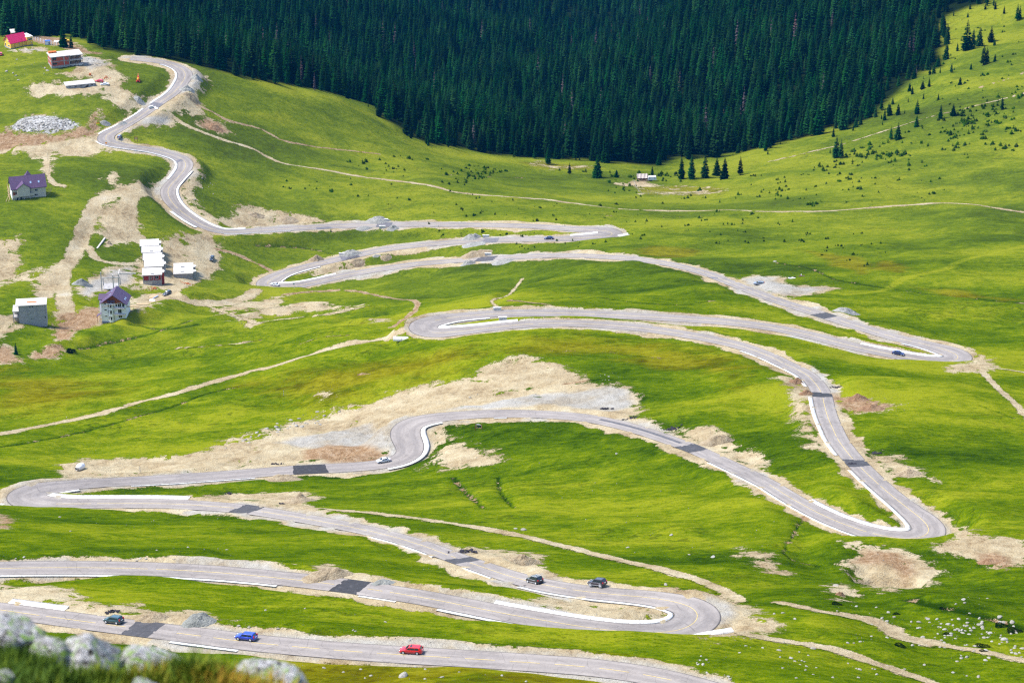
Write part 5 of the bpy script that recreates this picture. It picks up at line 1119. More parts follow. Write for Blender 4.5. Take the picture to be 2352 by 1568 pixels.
windows(r, [(1.1, 2.3, 9.0, 9.55, -.03), (1.2, 2.4, 6.2, 6.75, -.03), (1.3, 2.5, 3.3, 3.85, -.03), (7.2, 8.8, 7.9, 9.9, -.03), (7.2, 8.8, 5.0, 6.9, -.03), (7.3, 8.9, 2.9, 4.0, -.03), (9.1, 10.2, 7.9, 9.7, -.03), (6.2, 7.0, 8.0, 9.6, -.03)])
by = MB()
for z0, z1 in ((.9, 4.6), (4.6, 7.4), (7.4, Hw)): by.prism([(3.2, 0), (3.7, -.7), (4.9, -.7), (5.6, 0)], z0, z1 - .02)
by.build('bay', M['white'], r)
windows(r, [(3.85, 4.75, z, z + 1.7, -.73) for z in (2.0, 4.9, 7.7)] + [(3.05, 3.45, z, z + 1.6, -.42) for z in (2.1, 5.0, 7.8)] + [(5.2, 5.6, z, z + 1.6, -.42) for z in (2.1, 5.0, 7.8)])
for z in (4.5, 7.4): MB().box(5.7, W - .3, -1.2, 0, z, z + .28).build('balcony', M['pale'], r)
MB().box(2.7, 6.1, -.5, -.42, 10.0, 11.2).build('awning', M['purple'], r)
MB().slab((-2.3, -.6, 3.4), (-.0, -.6, 4.9), (0, 2.2, 4.9), (-2.3, 2.2, 3.4), .15).build('porch_roof', M['purple'], r); MB().bar((-1.9, -.3, -1.5), (-1.9, -.3, 3.5), .1).build('porch_post', M['brown'], r)
sc = MB()
for y in (-.9, .9):
    for x in (-1.0, .1): sc.bar((x, y, -1.5), (x, y, 8.4), .05, 4)
for z in (0, 1.6, 3.2, 4.8, 6.4, 8.0): sc.bar((-1.0, -.9, z), (.1, -.9, z), .05, 4).bar((-1.0, .9, z), (.1, .9, z), .05, 4)
sc.build('scaffold_tower', M['steel'], r)
MB().bar((.2, -.8, 8.1), (8.2, -.8, 9.8), .08, 4).build('timber_brace', M['wood'], r)
MB().box(W + .2, W + 5.6, 1, 1.6, 7.6, 7.85).box(W + 4.2, W + 9.4, 2.6, 3.4, 8.0, 8.3).build('gangway', M['wood'], r)
# ---- grey concrete house
P = at(45, 742); r = root('grey_concrete_house', (P[0], P[1], P[2] - .3), 8, 'grey three-storey concrete shell with a pale flat roof', 'building')
W, Dp = 11.6, 7.2
b = MB()
for z0, z1 in ((-2, 2.8), (3.05, 5.6), (5.85, 8.2)): b.box(0, W, 0, Dp, z0, z1)
b.build('wall', M['block'], r); f = MB()
for z in (2.8, 5.6): f.box(-2.6, W + .05, -.05, Dp, z, z + .25)
for x in (0, 3.4, 7.4, W - .4): f.box(x, x + .4, -.06, 0, 3.05, 5.6).box(x, x + .4, -.06, 0, 5.85, 8.2)
f.box(-2.5, -2.2, .0, .3, -2, 5.6).box(-2.5, -2.2, Dp - .4, Dp, -2, 5.6).build('frame', M['grey'], r)
MB().box(-1.2, W + .4, -.5, Dp + .4, 8.2, 8.5).build('roof_slab', M['pale'], r); MB().box(-2.6, 0, -.2, Dp, 5.6, 5.9).build('terrace', M['pale'], r)
MB().box(3.6, 7.6, 2.6, 3.6, 8.51, 8.62).build('roof_hatch', M['orange'], r); MB().box(-2.1, 0, 3.5, 3.6, -1, 5.5).build('balcony_wall', M['cream'], r)
windows(r, [(4.6, 5.2, 7.2, 7.8, -.03), (5.6, 6.2, 7.2, 7.8, -.03), (4.7, 5.3, 4.7, 4.95, -.03), (5.7, 6.3, 4.7, 4.95, -.03), (4.8, 5.4, 1.9, 2.2, -.03), (5.8, 6.4, 1.9, 2.2, -.03), (10.8, 11.4, 2.0, 2.7, -.03)], frame=False)
MB().box(-1.2, 0, -1.2, 0, -1.6, .3).build('step', M['cream'], r)
# ---- stepped terrace of five unfinished houses
for k, (px, py, lab) in enumerate(((323, 579, 'farthest of the five stepped pale roof slabs'), (327, 594, 'second farthest of the five stepped pale roof slabs'), (330, 611, 'middle one of the five stepped pale roof slabs'), (333, 627, 'second nearest of the five stepped pale roof slabs'), (329, 652, 'nearest house of the stepped row, red brick under its pale slab'))):
    P = at(px, py); last = k == 4; r = root('unfinished_terrace_house', (P[0], P[1], P[2] - .5), 7, lab, 'building', 'stepped terrace of unfinished houses'); W = 8.6; Dp = 8.3 if not last else 8.6; H = 4.6 if last else 3.4
    zb = 1.9 if last else 0
    MB().box(0, W, 0, Dp, -2, zb or .4).build('base', M['grey'], r); MB().box(.06, W - .06, .06, Dp - .06, zb or .4, H).build('wall', M['brickred'] if last else M['grey'], r)
    f = MB()
    for x in ((-.02, 2.7, 4.6, W - .38) if last else (0, W - .4)): f.box(x, x + .36, -.04, .06, zb, H)
    f.box(0, W, -.05, .06, zb, zb + .25).build('frame', M['grey'], r)
    MB().box(-.3, W + .3, -.35, Dp + .3, H, H + .3).build('roof_slab', M['pale'], r)
    MB().prism([(W + .31, Dp * .25), (W + 1.1, Dp * .3), (W + 1.5, Dp * .5), (W + 1.1, Dp * .7), (W + .31, Dp * .75)], H, H + .28).build('bay_slab', M['pale'], r)
    MB().prism([(W, Dp * .28), (W + .9, Dp * .33), (W + 1.2, Dp * .5), (W + .9, Dp * .67), (W, Dp * .72)], -1.5, H).build('bay', M['brickred'] if last else M['grey'], r)
    if k in (1, 4): MB().box(3.6, 5.3, .7, 1.5, H + .301, H + .31).build('roof_opening', M['dark'], r)
    if last: windows(r, [(5.5, 7.2, 2.7, 4.2, -.02), (3.3, 4.0, 2.6, 4.1, -.02)]); MB().box(.4, 4.2, -.03, 0, -.2, 1.6).build('garage_opening', M['cream'], r)
P = at(399, 636); r = root('unfinished_pair_house', (P[0], P[1], P[2] - .6), 6, 'pale concrete slab building with two round bays beside the red brick house', 'building'); W, Dp, H = 9.0, 13.5, 1.9
MB().box(0, W, 0, Dp, -1.5, H).build('wall', M['grey'], r); MB().box(-.2, W + .2, -.25, Dp + .2, H, H + .3).build('roof_slab', M['pale'], r)
for y in (3.2, 9.3):
    MB().prism([(W + .2 + 1.5 * math.sin(t), y + 1.5 * math.cos(t)) for t in np.linspace(0, math.pi, 9)], H - .02, H + .28).build('bay_slab', M['pale'], r); MB().prism([(W + 1.2 * math.sin(t), y + 1.2 * math.cos(t)) for t in np.linspace(0, math.pi, 9)], -1.5, H - .02).build('bay', M['grey'], r)
    MB().box(3.3, 5.1, y - 1.2, y - .3, H + .301, H + .31).build('roof_opening', M['dark'], r)
# ---- concrete post and beam frame over a pit
P = at(233, 668); r = root('concrete_skeleton', (P[0], P[1], P[2]), 4, 'bare concrete posts and beams standing over a dug pit', 'concrete skeleton')
for x, y, h in ((0, 0, 9), (5.2, 1.0, 7), (7.6, 1.5, 7.6), (0, 9, 3), (7.6, 9, 3)): MB().box(x, x + .4, y, y + .4, -1, h).build('post', M['pale'], r)
MB().box(0, 7.9, .9, 1.3, 5.6, 6.0).box(7.6, 8.0, 1.5, 9.3, 6.2, 6.6).box(8.0, 15.5, 6, 6.4, 5.4, 5.8).build('beam', M['pale'], r); MB().box(.6, 7.4, 1.8, 8.8, -.25, .12).build('floor_slab', M['grey'], r)
P = at(232, 560); o = MB().box(-.35, .35, -7, 7, -.4, .55).build('retaining_wall', M['pale'], None, label='long low white wall along the track above the concrete frame', category='wall', kind='thing'); o.location = P; o.rotation_euler = (0, 0, math.radians(-7))
# ---- hut, site cabin, fence and bags by the forest
P = at(27, 83); r = root('shed', (P[0], P[1], P[2]), 20, 'shed with a pale sloping roof among trees behind the yellow house', 'shed'); MB().box(0, 5.4, 0, 4.0, -1, 1.9).build('wall', M['brown'], r); MB().slab((-.4, -.4, 2.0), (5.8, -.4, 2.0), (5.8, 4.4, 2.9), (-.4, 4.4, 2.9), .15).build('roof', M['pale'], r); windows(r, [(4.2, 5.0, .3, 1.7, -.03)])
P = at(104, 104); r = root('site_cabin', (P[0], P[1], P[2]), 12, 'small white site cabin with blue edges beside the fence', 'cabin'); MB().box(0, 2.9, 0, 2.2, 0, 2.1).build('wall', M['white'], r); MB().box(-.1, 3.0, -.1, 2.3, 2.1, 2.3).build('roof', M['blue'], r)
for x in (0, 2.8): MB().box(x - .03, x + .13, -.05, .05, 0, 2.1).build('corner_trim', M['blue'], r)
MB().box(1.9, 2.5, -.04, .02, .2, 1.7).build('door', M['glass'], r)
P0 = at(70, 92); P1 = at(143, 108); yw = math.degrees(math.atan2(P1[1] - P0[1], P1[0] - P0[0])); Ln = float(np.hypot(*(P1 - P0)[:2]))
r = root('fence', P0, yw, 'white posted mesh fence along the clearing by the forest', 'fence')
for t in np.linspace(0, 1, 13):
    q = P0 + (P1 - P0) * t; z = float(ground_z(q[0], q[1])) - P0[2]; MB().box(Ln * t - .14, Ln * t + .14, -.14, .14, z - .2, z + 2.2).build('post', M['white'], r)
w_ = MB()
for i in range(40):
    t0, t1 = i / 40, (i + 1) / 40; za, zb = [float(ground_z(*(P0 + (P1 - P0) * t)[:2])) - P0[2] for t in (t0, t1)]
    for h in (.3, .9, 1.5, 2.0): w_.bar((Ln * t0, 0, za + h), (Ln * t1, 0, zb + h), .018, 3)
w_.build('wire', M['steel'], r)
for k, (px, py) in enumerate(((128, 97), (132, 97.5), (136, 98))):
    P = at(px, py); o = link('bulk_bag', rock_mesh(60 + k, 3, .06, .8), label=('leftmost', 'middle', 'rightmost')[k] + ' of three white bulk bags behind the fence', category='bag', group='white bulk bags'); o.data.materials.clear(); o.data.materials.append(M['sack']); o.location = (P[0], P[1], P[2] + .5); o.scale = (1.0, .8, .9)
# ---- shelter and caravan
P = at(1463.5, 414.5); r = root('wood_shelter', P, 2, 'low timber shelter with a striped lean-to roof beside the caravan', 'shelter'); s_ = NT('striped_roof'); x = s_.n('SeparateXYZ'); s_.put(x.inputs[0], s_.co()); s_.out(s_.mix(s_.step(s_.math('FRACT', s_.math('MULTIPLY', x.outputs[0], 1.25)), .48, .52), (.08, .06, .075), (.55, .48, .40)), .7)
MB().slab((-.1, -.3, 1.35), (6.1, -.3, 1.35), (6.1, 2.6, 3.1), (-.1, 2.6, 3.1), .1).build('roof', s_.m, r); MB().box(0, 6, 1.9, 2.3, -.3, 2.3).build('wall', M['brown'], r)
for x in (.05, 2.9, 5.8): MB().box(x, x + .16, -.1, .06, -.3, 1.25).build('post', M['wood'], r)
lg = MB()
for i in range(4): lg.bar((2.7, .4, .15 + .26 * i), (5.0, .4, .15 + .26 * i), .13, 6)
lg.build('log_pile', M['brown'], r)
P = at(1486.5, 416); r = root('caravan', P, 4, 'white touring caravan parked on the meadow before the forest', 'caravan')
c = MB(); pf = [(0, .55), (0, 1.0), (.75, 2.35), (1.1, 2.5), (5.0, 2.55), (5.15, 2.3), (5.2, .5)]; c.poly([(a, 0, z) for a, z in pf]).poly([(a, 2.0, z) for a, z in pf][::-1])
for i in range(len(pf)): a, b2 = pf[i], pf[(i + 1) % len(pf)]; c.poly([(a[0], 0, a[1]), (b2[0], 0, b2[1]), (b2[0], 2, b2[1]), (a[0], 2, a[1])])
c.build('body', M['white'], r, bevel=.08); windows(r, [(.85, 1.65, 1.35, 2.0, -.02), (3.7, 4.6, 1.4, 2.05, -.02)], M['glass'])
for y in (.12, 1.7): MB().bar((2.5, y, .32), (2.5, y + .18, .32), .32, 14).build('wheel', M['black'], r)
MB().bar((5.2, 1, .5), (6.3, 1, .45), .06, 5).build('tow_bar', M['steel'], r)
# pasture fence
fp_ = on([1456, 1459, 1463, 1467, 1473, 1490, 1510, 1535, 1560, 1585, 1604], [418, 427, 434, 441, 446, 447, 448, 448.5, 448, 446, 444]); r = root('wire_fence', fp_[0], 0, 'thin wire fence around the pale grazed pen below the caravan', 'fence')
for q in fp_: d = q - fp_[0]; MB().bar((d[0], d[1], d[2] - .2), (d[0], d[1], d[2] + 1.3), .06, 5).build('post', M['steel'], r)
w_ = MB()
for a, b2 in zip(fp_[:-1], fp_[1:]):
    for h in (.5, 1.1): w_.bar(tuple(a - fp_[0] + [0, 0, h]), tuple(b2 - fp_[0] + [0, 0, h]), .02, 3)
w_.build('wire', M['steel'], r)
# ---- signs, poles
P = at(1091, 988.5); r = root('information_board', P, -18, 'brown wooden information board with a dark panel on the grass', 'information board')
for x in (0, 2.35): MB().box(x, x + .16, -.08, .08, -.4, 2.75).build('post', M['brown'], r)
MB().box(.16, 2.35, -.05, .05, 1.05, 1.17).box(.16, 2.35, -.05, .05, 2.2, 2.32).box(.16, .3, -.05, .05, 1.17, 2.2).box(2.2, 2.35, -.05, .05, 1.17, 2.2).build('frame', M['wood'], r)
s_ = NT('map_panel'); f = s_.voro(s_.co(), 1.6, out='Color'); sp = s_.sep(f); s_.out(s_.ramp(sp[0], [(.2, (.01, .03, .02)), (.55, (.02, .05, .03)), (.8, (.05, .02, .05)), (.93, (.5, .55, .03))]), .4); MB().box(.3, 2.2, -.02, .02, 1.17, 2.2).build('panel', s_.m, r)
MB().poly([(.3, -.06, 2.33), (2.2, -.06, 2.33), (1.75, -.06, 2.6), (1.25, -.06, 2.75), (.8, -.06, 2.6)]).poly([(.3, 0, 2.33), (2.2, 0, 2.33), (1.75, 0, 2.6), (1.25, 0, 2.75), (.8, 0, 2.6)]).build('header', M['white'], r)
P = at(309, 325); r = root('wooden_board', P, -4, 'small brown wooden notice frame on the grass by the upper bend', 'notice board')
for x in (0, 1.5): MB().box(x, x + .2, -.08, .08, -.3, 2.5).build('post', M['brown'], r)
MB().box(-.1, 1.8, -.12, .12, 2.4, 2.6).build('top_rail', M['brown'], r); MB().box(.2, 1.5, -.04, .04, 1.1, 2.0).build('panel', M['wood'], r)
P = at(221.5, 291); r = root('advert_sign', P, 6, 'orange, yellow and green sign on two posts beside the rock dump', 'sign')
for x in (.05, 1.5): MB().bar((x, .06, -.3), (x, .06, 1.6), .06, 6).build('post', M['trim'], r)
s_ = NT('banded_sign'); x = s_.n('SeparateXYZ'); s_.put(x.inputs[0], s_.co()); s_.out(s_.ramp(s_.math('DIVIDE', s_.math('SUBTRACT', x.outputs[2], .9), 1.25), [(.1, (.25, .60, .01)), (.5, (.72, .62, .01)), (.9, (.70, .16, .01))]), .5); MB().box(0, 1.65, -.03, .03, .9, 2.15).build('panel', s_.m, r)
P = at(244, 333); r = root('road_sign', P, 0, 'orange shield-shaped sign at the outside of the upper bend', 'sign')
MB().prism([(-.5, 0), (-.2, -.45), (.2, -.45), (.5, 0), (.5, .5), (-.5, .5)], 0, .05).build('panel', M['oran'], r).rotation_euler = (math.pi / 2, 0, 0); r.children[0].location = (0, 0, 1.0); MB().bar((0, .06, -.3), (0, .06, 1.1), .05, 6).build('post', M['steel'], r)
for px, py, lab, sg in ((652, 909, 'black and white striped pole on the meadow above the gravel yard', 0), (322, 1086, 'striped pole on the sand bank right of the mixer drum', 0), (675.5, 665, 'striped pole with a small sign outside the hairpin of the silver saloon', 1)):
    P = at(px, py); r = root('marker_pole', P, 0, lab, 'pole', 'striped marker poles'); H = 2.6 if not sg else 3.2
    for k in range(7): MB().bar((0, 0, H * k / 7 - (.3 if k == 0 else 0)), (0, 0, H * (k + 1) / 7), .075, 8).build('band', M['white'] if k % 2 else M['trim'], r)
    if sg: MB().box(-.45, .45, -.12, -.08, 2.6, 3.5).build('sign_plate', M['white'], r); MB().poly([(-.3, -.125, 2.7), (.3, -.125, 2.7), (0, -.125, 3.3)]).build('sign_symbol', M['trim'], r)
# ---- concrete mixer drum
P = at(184, 1078); r = root('mixer_drum', (P[0], P[1], P[2] + 1.0), 0, 'white concrete mixer drum lying on the sand bank', 'mixer drum'); ax = Vector((-.62, -.72, -.10))
MB().lathe([(-1.75, .0), (-1.75, .55), (-1.5, .85), (-.8, 1.18), (.1, 1.2), (.75, 1.0), (1.2, .78)], (0, 0, 0), ax, 28).build('shell', M['white'], r, smooth=True); MB().lathe([(1.18, .8), (1.25, .82), (1.35, .80), (1.36, .72), (1.62, .62), (1.64, .68), (1.72, .68), (1.74, .60), (1.4, .48)], (0, 0, 0), ax, 28).build('collar', M['pale'], r, smooth=True); MB().lathe([(1.73, .59), (1.3, .5), (.9, .42), (.88, 0)], (0, 0, 0), ax, 24).build('mouth', M['dark'], r)
cu = bpy.data.curves.new('lettering', 'FONT'); cu.body = 'JC'; cu.size = .62; cu.extrude = .01; to = bpy.data.objects.new('lettering', cu); COL.objects.link(to); dg = bpy.context.evaluated_depsgraph_get(); lt = bpy.data.meshes.new_from_object(to.evaluated_get(dg)); bpy.data.objects.remove(to)
ax.normalize(); o = link('lettering', lt, M['blue'], r); up_ = Vector((.25, -.55, .8)); up_ = (up_ - ax * up_.dot(ax)).normalized(); xd = -ax; yd = up_.cross(xd).normalized(); o.matrix_local = Matrix.Translation(up_ * 1.215 - ax * .55 * -1 * 0 + xd * .25 - yd * .2) @ Matrix((xd, yd, up_)).transposed().to_4x4()
# ---- machines
def digger(name, P, yaw, mat, label, arm=True):
    r = root(name, P, yaw, label, 'excavator')
    for y in (-1.0, 1.0): MB().prism([(-1.5, 0), (1.5, 0), (1.7, .35), (1.4, .7), (-1.4, .7), (-1.7, .35)], -.25, .25).build('track', M['black'], r).matrix_local = Matrix.Translation((0, y, 0)) @ Matrix.Rotation(math.pi / 2, 4, 'X')
    MB().box(-1.5, 1.2, -1.0, 1.0, .75, 1.5).build('deck', mat, r, bevel=.08); MB().box(.0, 1.2, .0, 1.0, 1.5, 2.6).build('cab', mat, r, bevel=.06); MB().box(.2, 1.23, .1, 1.03, 1.75, 2.45).build('cab_window', M['glass'], r)
    MB().bar((1.0, -.3, 1.4), (2.9, -.3, 3.0), .2, 5, .16).bar((2.9, -.3, 3.0), (4.0, -.3, 1.2), .15, 5, .12).build('arm', mat, r); MB().prism([(3.7, -.7), (4.4, -.7), (4.3, .1), (3.9, .1)], .4, 1.2).build('bucket', M['trim'], r)
digger('excavator', at(153, 98), 200, M['digger'], 'yellow excavator half hidden by a spruce near the fence')
P = at(317.5, 188); r = root('compressor_trailer', P, 95, 'orange red tracked rig parked on the grass right of the cars', 'machine')
for y in (-.85, .85): MB().bar((-.9, y - .22, .45), (-.9, y + .22, .45), .45, 14).build('wheel', M['red'], r); MB().box(-.2, 2.4, y - .2, y + .2, .0, .5).build('track', M['black'], r)
MB().box(-1.2, 2.4, -.7, .7, .5, 1.3).build('chassis', M['red'], r, bevel=.08); MB().bar((-1.0, 0, 1.55), (1.2, 0, 1.75), .62, 16, .5).build('tank', M['oran'], r, smooth=True); MB().box(1.0, 2.2, -.5, .5, 1.3, 2.6).build('cab', M['red'], r, bevel=.06); MB().box(.97, 1.0, -.4, .4, 1.9, 2.5).build('cab_window', M['glass'], r); MB().bar((2.0, 0, 2.4), (3.6, 0, 3.6), .14, 6).build('mast', M['red'], r)
P = at(207, 173); MB().box(-.55, .55, -.5, .5, 0, 1.1).box(-.6, .6, -.55, .55, -.1, 0).build('brick_pallet', M['orange'], None, bevel=.03, label='single orange brick pallet on the dirt right of the brick shell', category='pallet').location = P
for k, (px, py, lab) in enumerate(((243, 180, 'toppled orange brick heap beside the red estate car at the brick shell'), (352, 663, 'scatter of orange bricks in front of the dark red brick house'), (430, 652, 'thin line of orange bricks on the pale yard'))):
    P = at(px, py); b = MB(); g = np.random.default_rng(k)
    for i in range(26):
        x, y = g.normal(0, 1.3), g.normal(0, 1.0); a = g.uniform(.1, .25); z = float(ground_z(P[0] + x, P[1] + y)) - P[2] + g.uniform(0, .25); b.box(x - a, x + a, y - .12, y + .12, z, z + .2)
    b.build('brick_heap', M['orange'], None, label=lab, category='bricks', kind='thing').location = P
P = at(352, 686); r = root('plank_pile', P, 60, 'pale planks lying beside the dark blue off-roader', 'planks')
for k in range(5): MB().box(0, 4.0, k * .55, k * .55 + .45, .05, .2).build('plank', M['wood'] if k else M['sky'], r)
P = at(347, 690); o = link('plastic_sheet', rock_mesh(77, 3, .5, .28), label='crumpled white plastic sheet below the planks', category='sheet'); o.data.materials.clear(); o.data.materials.append(M['white']); o.location = P; o.scale = (1.9, 1.6, 1.2)
# ---- culvert head walls
for px, py, yw, lab in ((1142, 713, 4, 'white concrete block above the road at the third hairpin'), (1155, 735, 4, 'white concrete block between the two roads at the third hairpin'), (878, 524, 2, 'concrete head wall below the straight upper road'), (884, 508.5, 2, 'concrete head wall in front of the white heap on the upper road'), (1116, 545.5, -4, 'concrete head wall right of the white heap on the second road'), (1121, 587, -4, 'concrete head wall behind the dark patch on the third road'), (786, 587, -18, 'low concrete head wall beside the dark patch on the curving road'), (347, 249, 45, 'grey culvert head wall at the dirt crossing below the road top')):
    P = at(px, py); o = MB().box(-1.5, 1.5, -.3, .3, -.6, 1.2).box(-1.7, 1.7, -.38, .38, 1.2, 1.38).build('culvert_wall', MAT['concrete'], None, label=lab, category='culvert wall', kind='thing'); o.location = P; o.rotation_euler = (0, 0, math.radians(yw))
# ---- spoil heaps
def m_heap(name, c0, c1, c2):
    s = NT(name); p = s.co(); a = s.noise(p, .6, 4, .7); b2 = s.noise(p, 3.5, 4, .75); v = s.voro(p, 2.2); t = s.math('ADD', s.math('MULTIPLY', a, .5), s.math('MULTIPLY', b2, .5))
    c = s.ramp(t, [(.34, c0), (.5, c1), (.66, c2)]); c = s.mix(s.math('MULTIPLY', s.step(v, .12, .2, 1, 0), .5), c, tuple(min(1, q * 1.3) for q in c2)); s.bump(s.math('ADD', b2, s.math('MULTIPLY', v, .5)), .25); return s.out(c, .95, .05)
HM = dict(w=m_heap('white_gravel', (.13, .128, .115), (.22, .218, .20), (.33, .325, .30)), t=m_heap('tan_gravel', (.12, .085, .05), (.235, .185, .12), (.33, .285, .20)), g=m_heap('grey_gravel', (.10, .105, .095), (.18, .185, .17), (.26, .265, .25)), r=m_heap('reddish_earth', (.10, .05, .026), (.19, .115, .065), (.28, .2, .13)))
def heap(px, py, wd, h, tone, lab, ratio=.6, yaw=0):
    P = at(px, py); s_ = proj(P)[2]; R = wd / s_ / 2; H = .8 * h / s_ / .91; g = np.random.default_rng(int(px * 7 + py)); n, m = 40, 14; V = [(0, 0, H)]; F = []
    pk = g.uniform(-.15, .15)
    for j in range(1, m + 1):
        f = j / m
        for i in range(n):
            a = 6.283 * i / n; x, y = math.cos(a), math.sin(a); e = 1 + .22 * float(vnoise(np.array(x * 1.4 + px), np.array(y * 1.4), 5)) + .10 * float(vnoise(np.array(x * 4 + px), np.array(y * 4), 6))
            ff = f * e; z = H * max(0, (1 - f ** 1.35) ** 1.15) * (1 + .34 * float(vnoise(np.array(x * ff * 3 + py), np.array(y * ff * 3), 7))) + .12 * H * float(vnoise(np.array(x * ff * 9), np.array(y * ff * 9 + px), 8)) * (1 - f)
            V.append((R * (ff * x + pk * (1 - f)), R * ratio * ff * y, z - .25 * f ** 3))
    for i in range(n): F.append((0, 1 + i, 1 + (i + 1) % n))
    V = np.array(V); cz, sz = math.cos(math.radians(yaw)), math.sin(math.radians(yaw)); V[:, :2] = V[:, :2] @ np.array([[cz, sz], [-sz, cz]]); gz = ground_z(V[:, 0] + P[0], V[:, 1] + P[1]) - P[2]; V[:, 2] += gz
    b = MB(); b.v = [tuple(v) for v in V]
    for q in F: b.f.append(q); b.mi.append(0)
    for j in range(m - 1):
        for i in range(n): k = (i + 1) % n; b.f.append((1 + j * n + i, 1 + j * n + k, 1 + (j + 1) * n + k, 1 + (j + 1) * n + i)); b.mi.append(0)
    b.build({'w': 'gravel_heap', 'g': 'gravel_heap', 't': 'gravel_heap', 'r': 'earth_heap'}[tone], HM[tone], None, True, label=lab, category='heap', kind='thing').location = P
for a in ((871, 508, 66, 15, 'w', 'big white gravel heap above the straight upper road'), (901, 526, 34, 10, 'w', 'small white heap below the straight upper road'), (834, 525, 44, 6, 'w', 'low broken white heap left of the small white heap'), (1082, 548, 50, 14, 'w', 'pointed grey-white heap above the second road'), (1092, 561.5, 62, 6, 'w', 'long low white gravel bank below the second road'),
 (806, 584, 54, 14, 'w', 'white heap above the curving road left of its dark patch'), (727, 597, 36, 13, 't', 'brownish heap at the left end of the white bank'), (819, 603, 40, 8, 't', 'flat tan heap inside the curve right of the dark patch'), (886, 592, 28, 9, 't', 'small reddish heap on the grass between the curving roads'), (865, 588, 24, 4, 'w', 'low white strip left of the small reddish heap'),
 (1095, 588, 80, 17, 't', 'large peaked tan heap above the third road'), (1075, 607, 42, 12, 'w', 'white heap below the third road left of its dark patch'), (1155, 604, 56, 9, 'w', 'white and tan heap below the third road right of its dark patch'), (1945, 718, 66, 14, 'w', 'pale heap behind the dark patch on the right-hand road'),
 (1645, 1018, 84, 26, 't', 'tall tan heap beside the dark patch inside the large loop'), (655, 1100, 112, 14, 't', 'long tan heap below the road with the silver saloon'), (690, 1150, 92, 18, 't', 'brown heap above the dark patch near the left hairpin'), (756, 1322, 128, 22, 't', 'broad cream heap above the lower dark patch'), (877, 1339, 60, 13, 'g', 'grey-green gravel heap right of the lower dark patch'),
 (350, 1420, 92, 17, 't', 'tan heap above the lowest dark patch'), (455, 1428, 92, 24, 'g', 'grey-topped gravel heap right of the lowest dark patch'), (1205, 1292, 86, 22, 't', 'tan heap right of the dark patch above the black cars'), (1965, 918, 60, 14, 'r', 'reddish earth heap right of the upper crossing patch'), (2000, 938, 70, 13, 'r', 'second reddish heap trailing right of the upper crossing patch'), (2085, 1090, 74, 14, 't', 'brown heap right of the lower crossing patch'), (1830, 880, 40, 14, 'r', 'rust brown heap left of the right-hand road'), (1852, 905, 38, 12, 'r', 'rust brown heap at the left end of the upper crossing patch'),
 (430, 206, 40, 10, 'w', 'white rubble bank outside the top bend'), (452, 180, 34, 10, 'w', 'grey rubble bank on the outer verge of the top bend'), (440, 225, 42, 12, 't', 'tan earth bank beside the top bend'), (320, 232, 34, 10, 'w', 'grey rubble heap inside the top bend'), (282, 285, 30, 7, 'w', 'pale heap above the road by the rock dump'), (243, 285, 28, 8, 'w', 'pale rubble heap near the banded sign'), (490, 293, 50, 10, 'r', 'red earth heap beside the track'), (590, 497, 50, 8, 't', 'pale gravel heap above the straight upper road near the bend'), (660, 505, 60, 7, 't', 'low tan heap along the straight upper road'),
 (1930, 1366, 26, 10, 'r', 'small rock and earth pile left of the earth pit'), (250, 560, 16, 8, 't', 'earth pile beside the low white wall'), (190, 655, 50, 16, 'g', 'grey spoil heap left of the concrete frame'), (2270, 1290, 60, 10, 'r', 'brown earth pile on the gravel at the right edge')): heap(*a)
# ---- broken asphalt beside the road
MAT['tar'] = m_plain('broken_asphalt', (.022, .019, .024), .8, .2, .5, 3)
for px, py, wd, n, lab in ((258, 1404, 34, 22, 'dark broken asphalt behind the dark green estate car'), (1389, 939, 34, 18, 'broken asphalt slabs on the pale ground behind the long patch'), (1545, 985, 46, 34, 'black asphalt rubble along the verge inside the loop'), (1450, 960, 36, 16, 'scattered asphalt pieces on the verge left of the rubble'), (1923, 890, 24, 16, 'broken asphalt beside the upper crossing patch'), (2016, 1041, 30, 18, 'curled asphalt slabs right of the road before the lower crossing patch'), (1072, 1266, 62, 34, 'row of asphalt rubble above the middle dark patch'), (526, 1134, 18, 8, 'small black asphalt lump on the verge near the left hairpin'), (634, 1066, 26, 12, 'broken asphalt on the verge left of the wide dark patch'), (648, 1157, 16, 8, 'little asphalt pile right of the left hairpin patch'), (1955, 715, 24, 10, 'dark asphalt crumbs by the right-hand patch'), (1955, 1066, 26, 16, 'broken road edge under the lower crossing patch')):
    P = at(px, py); s_ = proj(P)[2]; R = wd / s_ / 2; g = np.random.default_rng(int(px)); b = MB()
    for i in range(n):
        x, y = g.normal(0, R * .45), g.normal(0, R * .22); z = float(ground_z(P[0] + x, P[1] + y)) - P[2] + g.uniform(0, .25); a = g.uniform(0, 3.1); l = g.uniform(.15, .55); w2 = l * g.uniform(.4, .9); t = g.uniform(-.25, .25); c_, s2 = math.cos(a), math.sin(a)
        b.slab(*[(x + u * c_ * l - v * s2 * w2, y + u * s2 * l + v * c_ * w2, z + t * u + .1) for u, v in ((-1, -1), (1, -.8), (.9, 1), (-.8, .9))], .12)
    b.build('asphalt_rubble', MAT['tar'], None, label=lab, category='rubble', kind='thing').location = P
i = road_index(1216, 1346); q = plane_hit(np.array([1216.]), np.array([1347.]), RC[i, 2])[0]
MB().poly([(q[0] + a, q[1] + b2, q[2] + .016) for a, b2 in ((-1.5, .75), (-.9, .75), (.2, .1), (1.3, -.3), (1.4, -.75), (.6, -.9), (-.3, -.6), (-1.0, .1))]).build('road_stain', MAT['tar'], None, kind='structure')
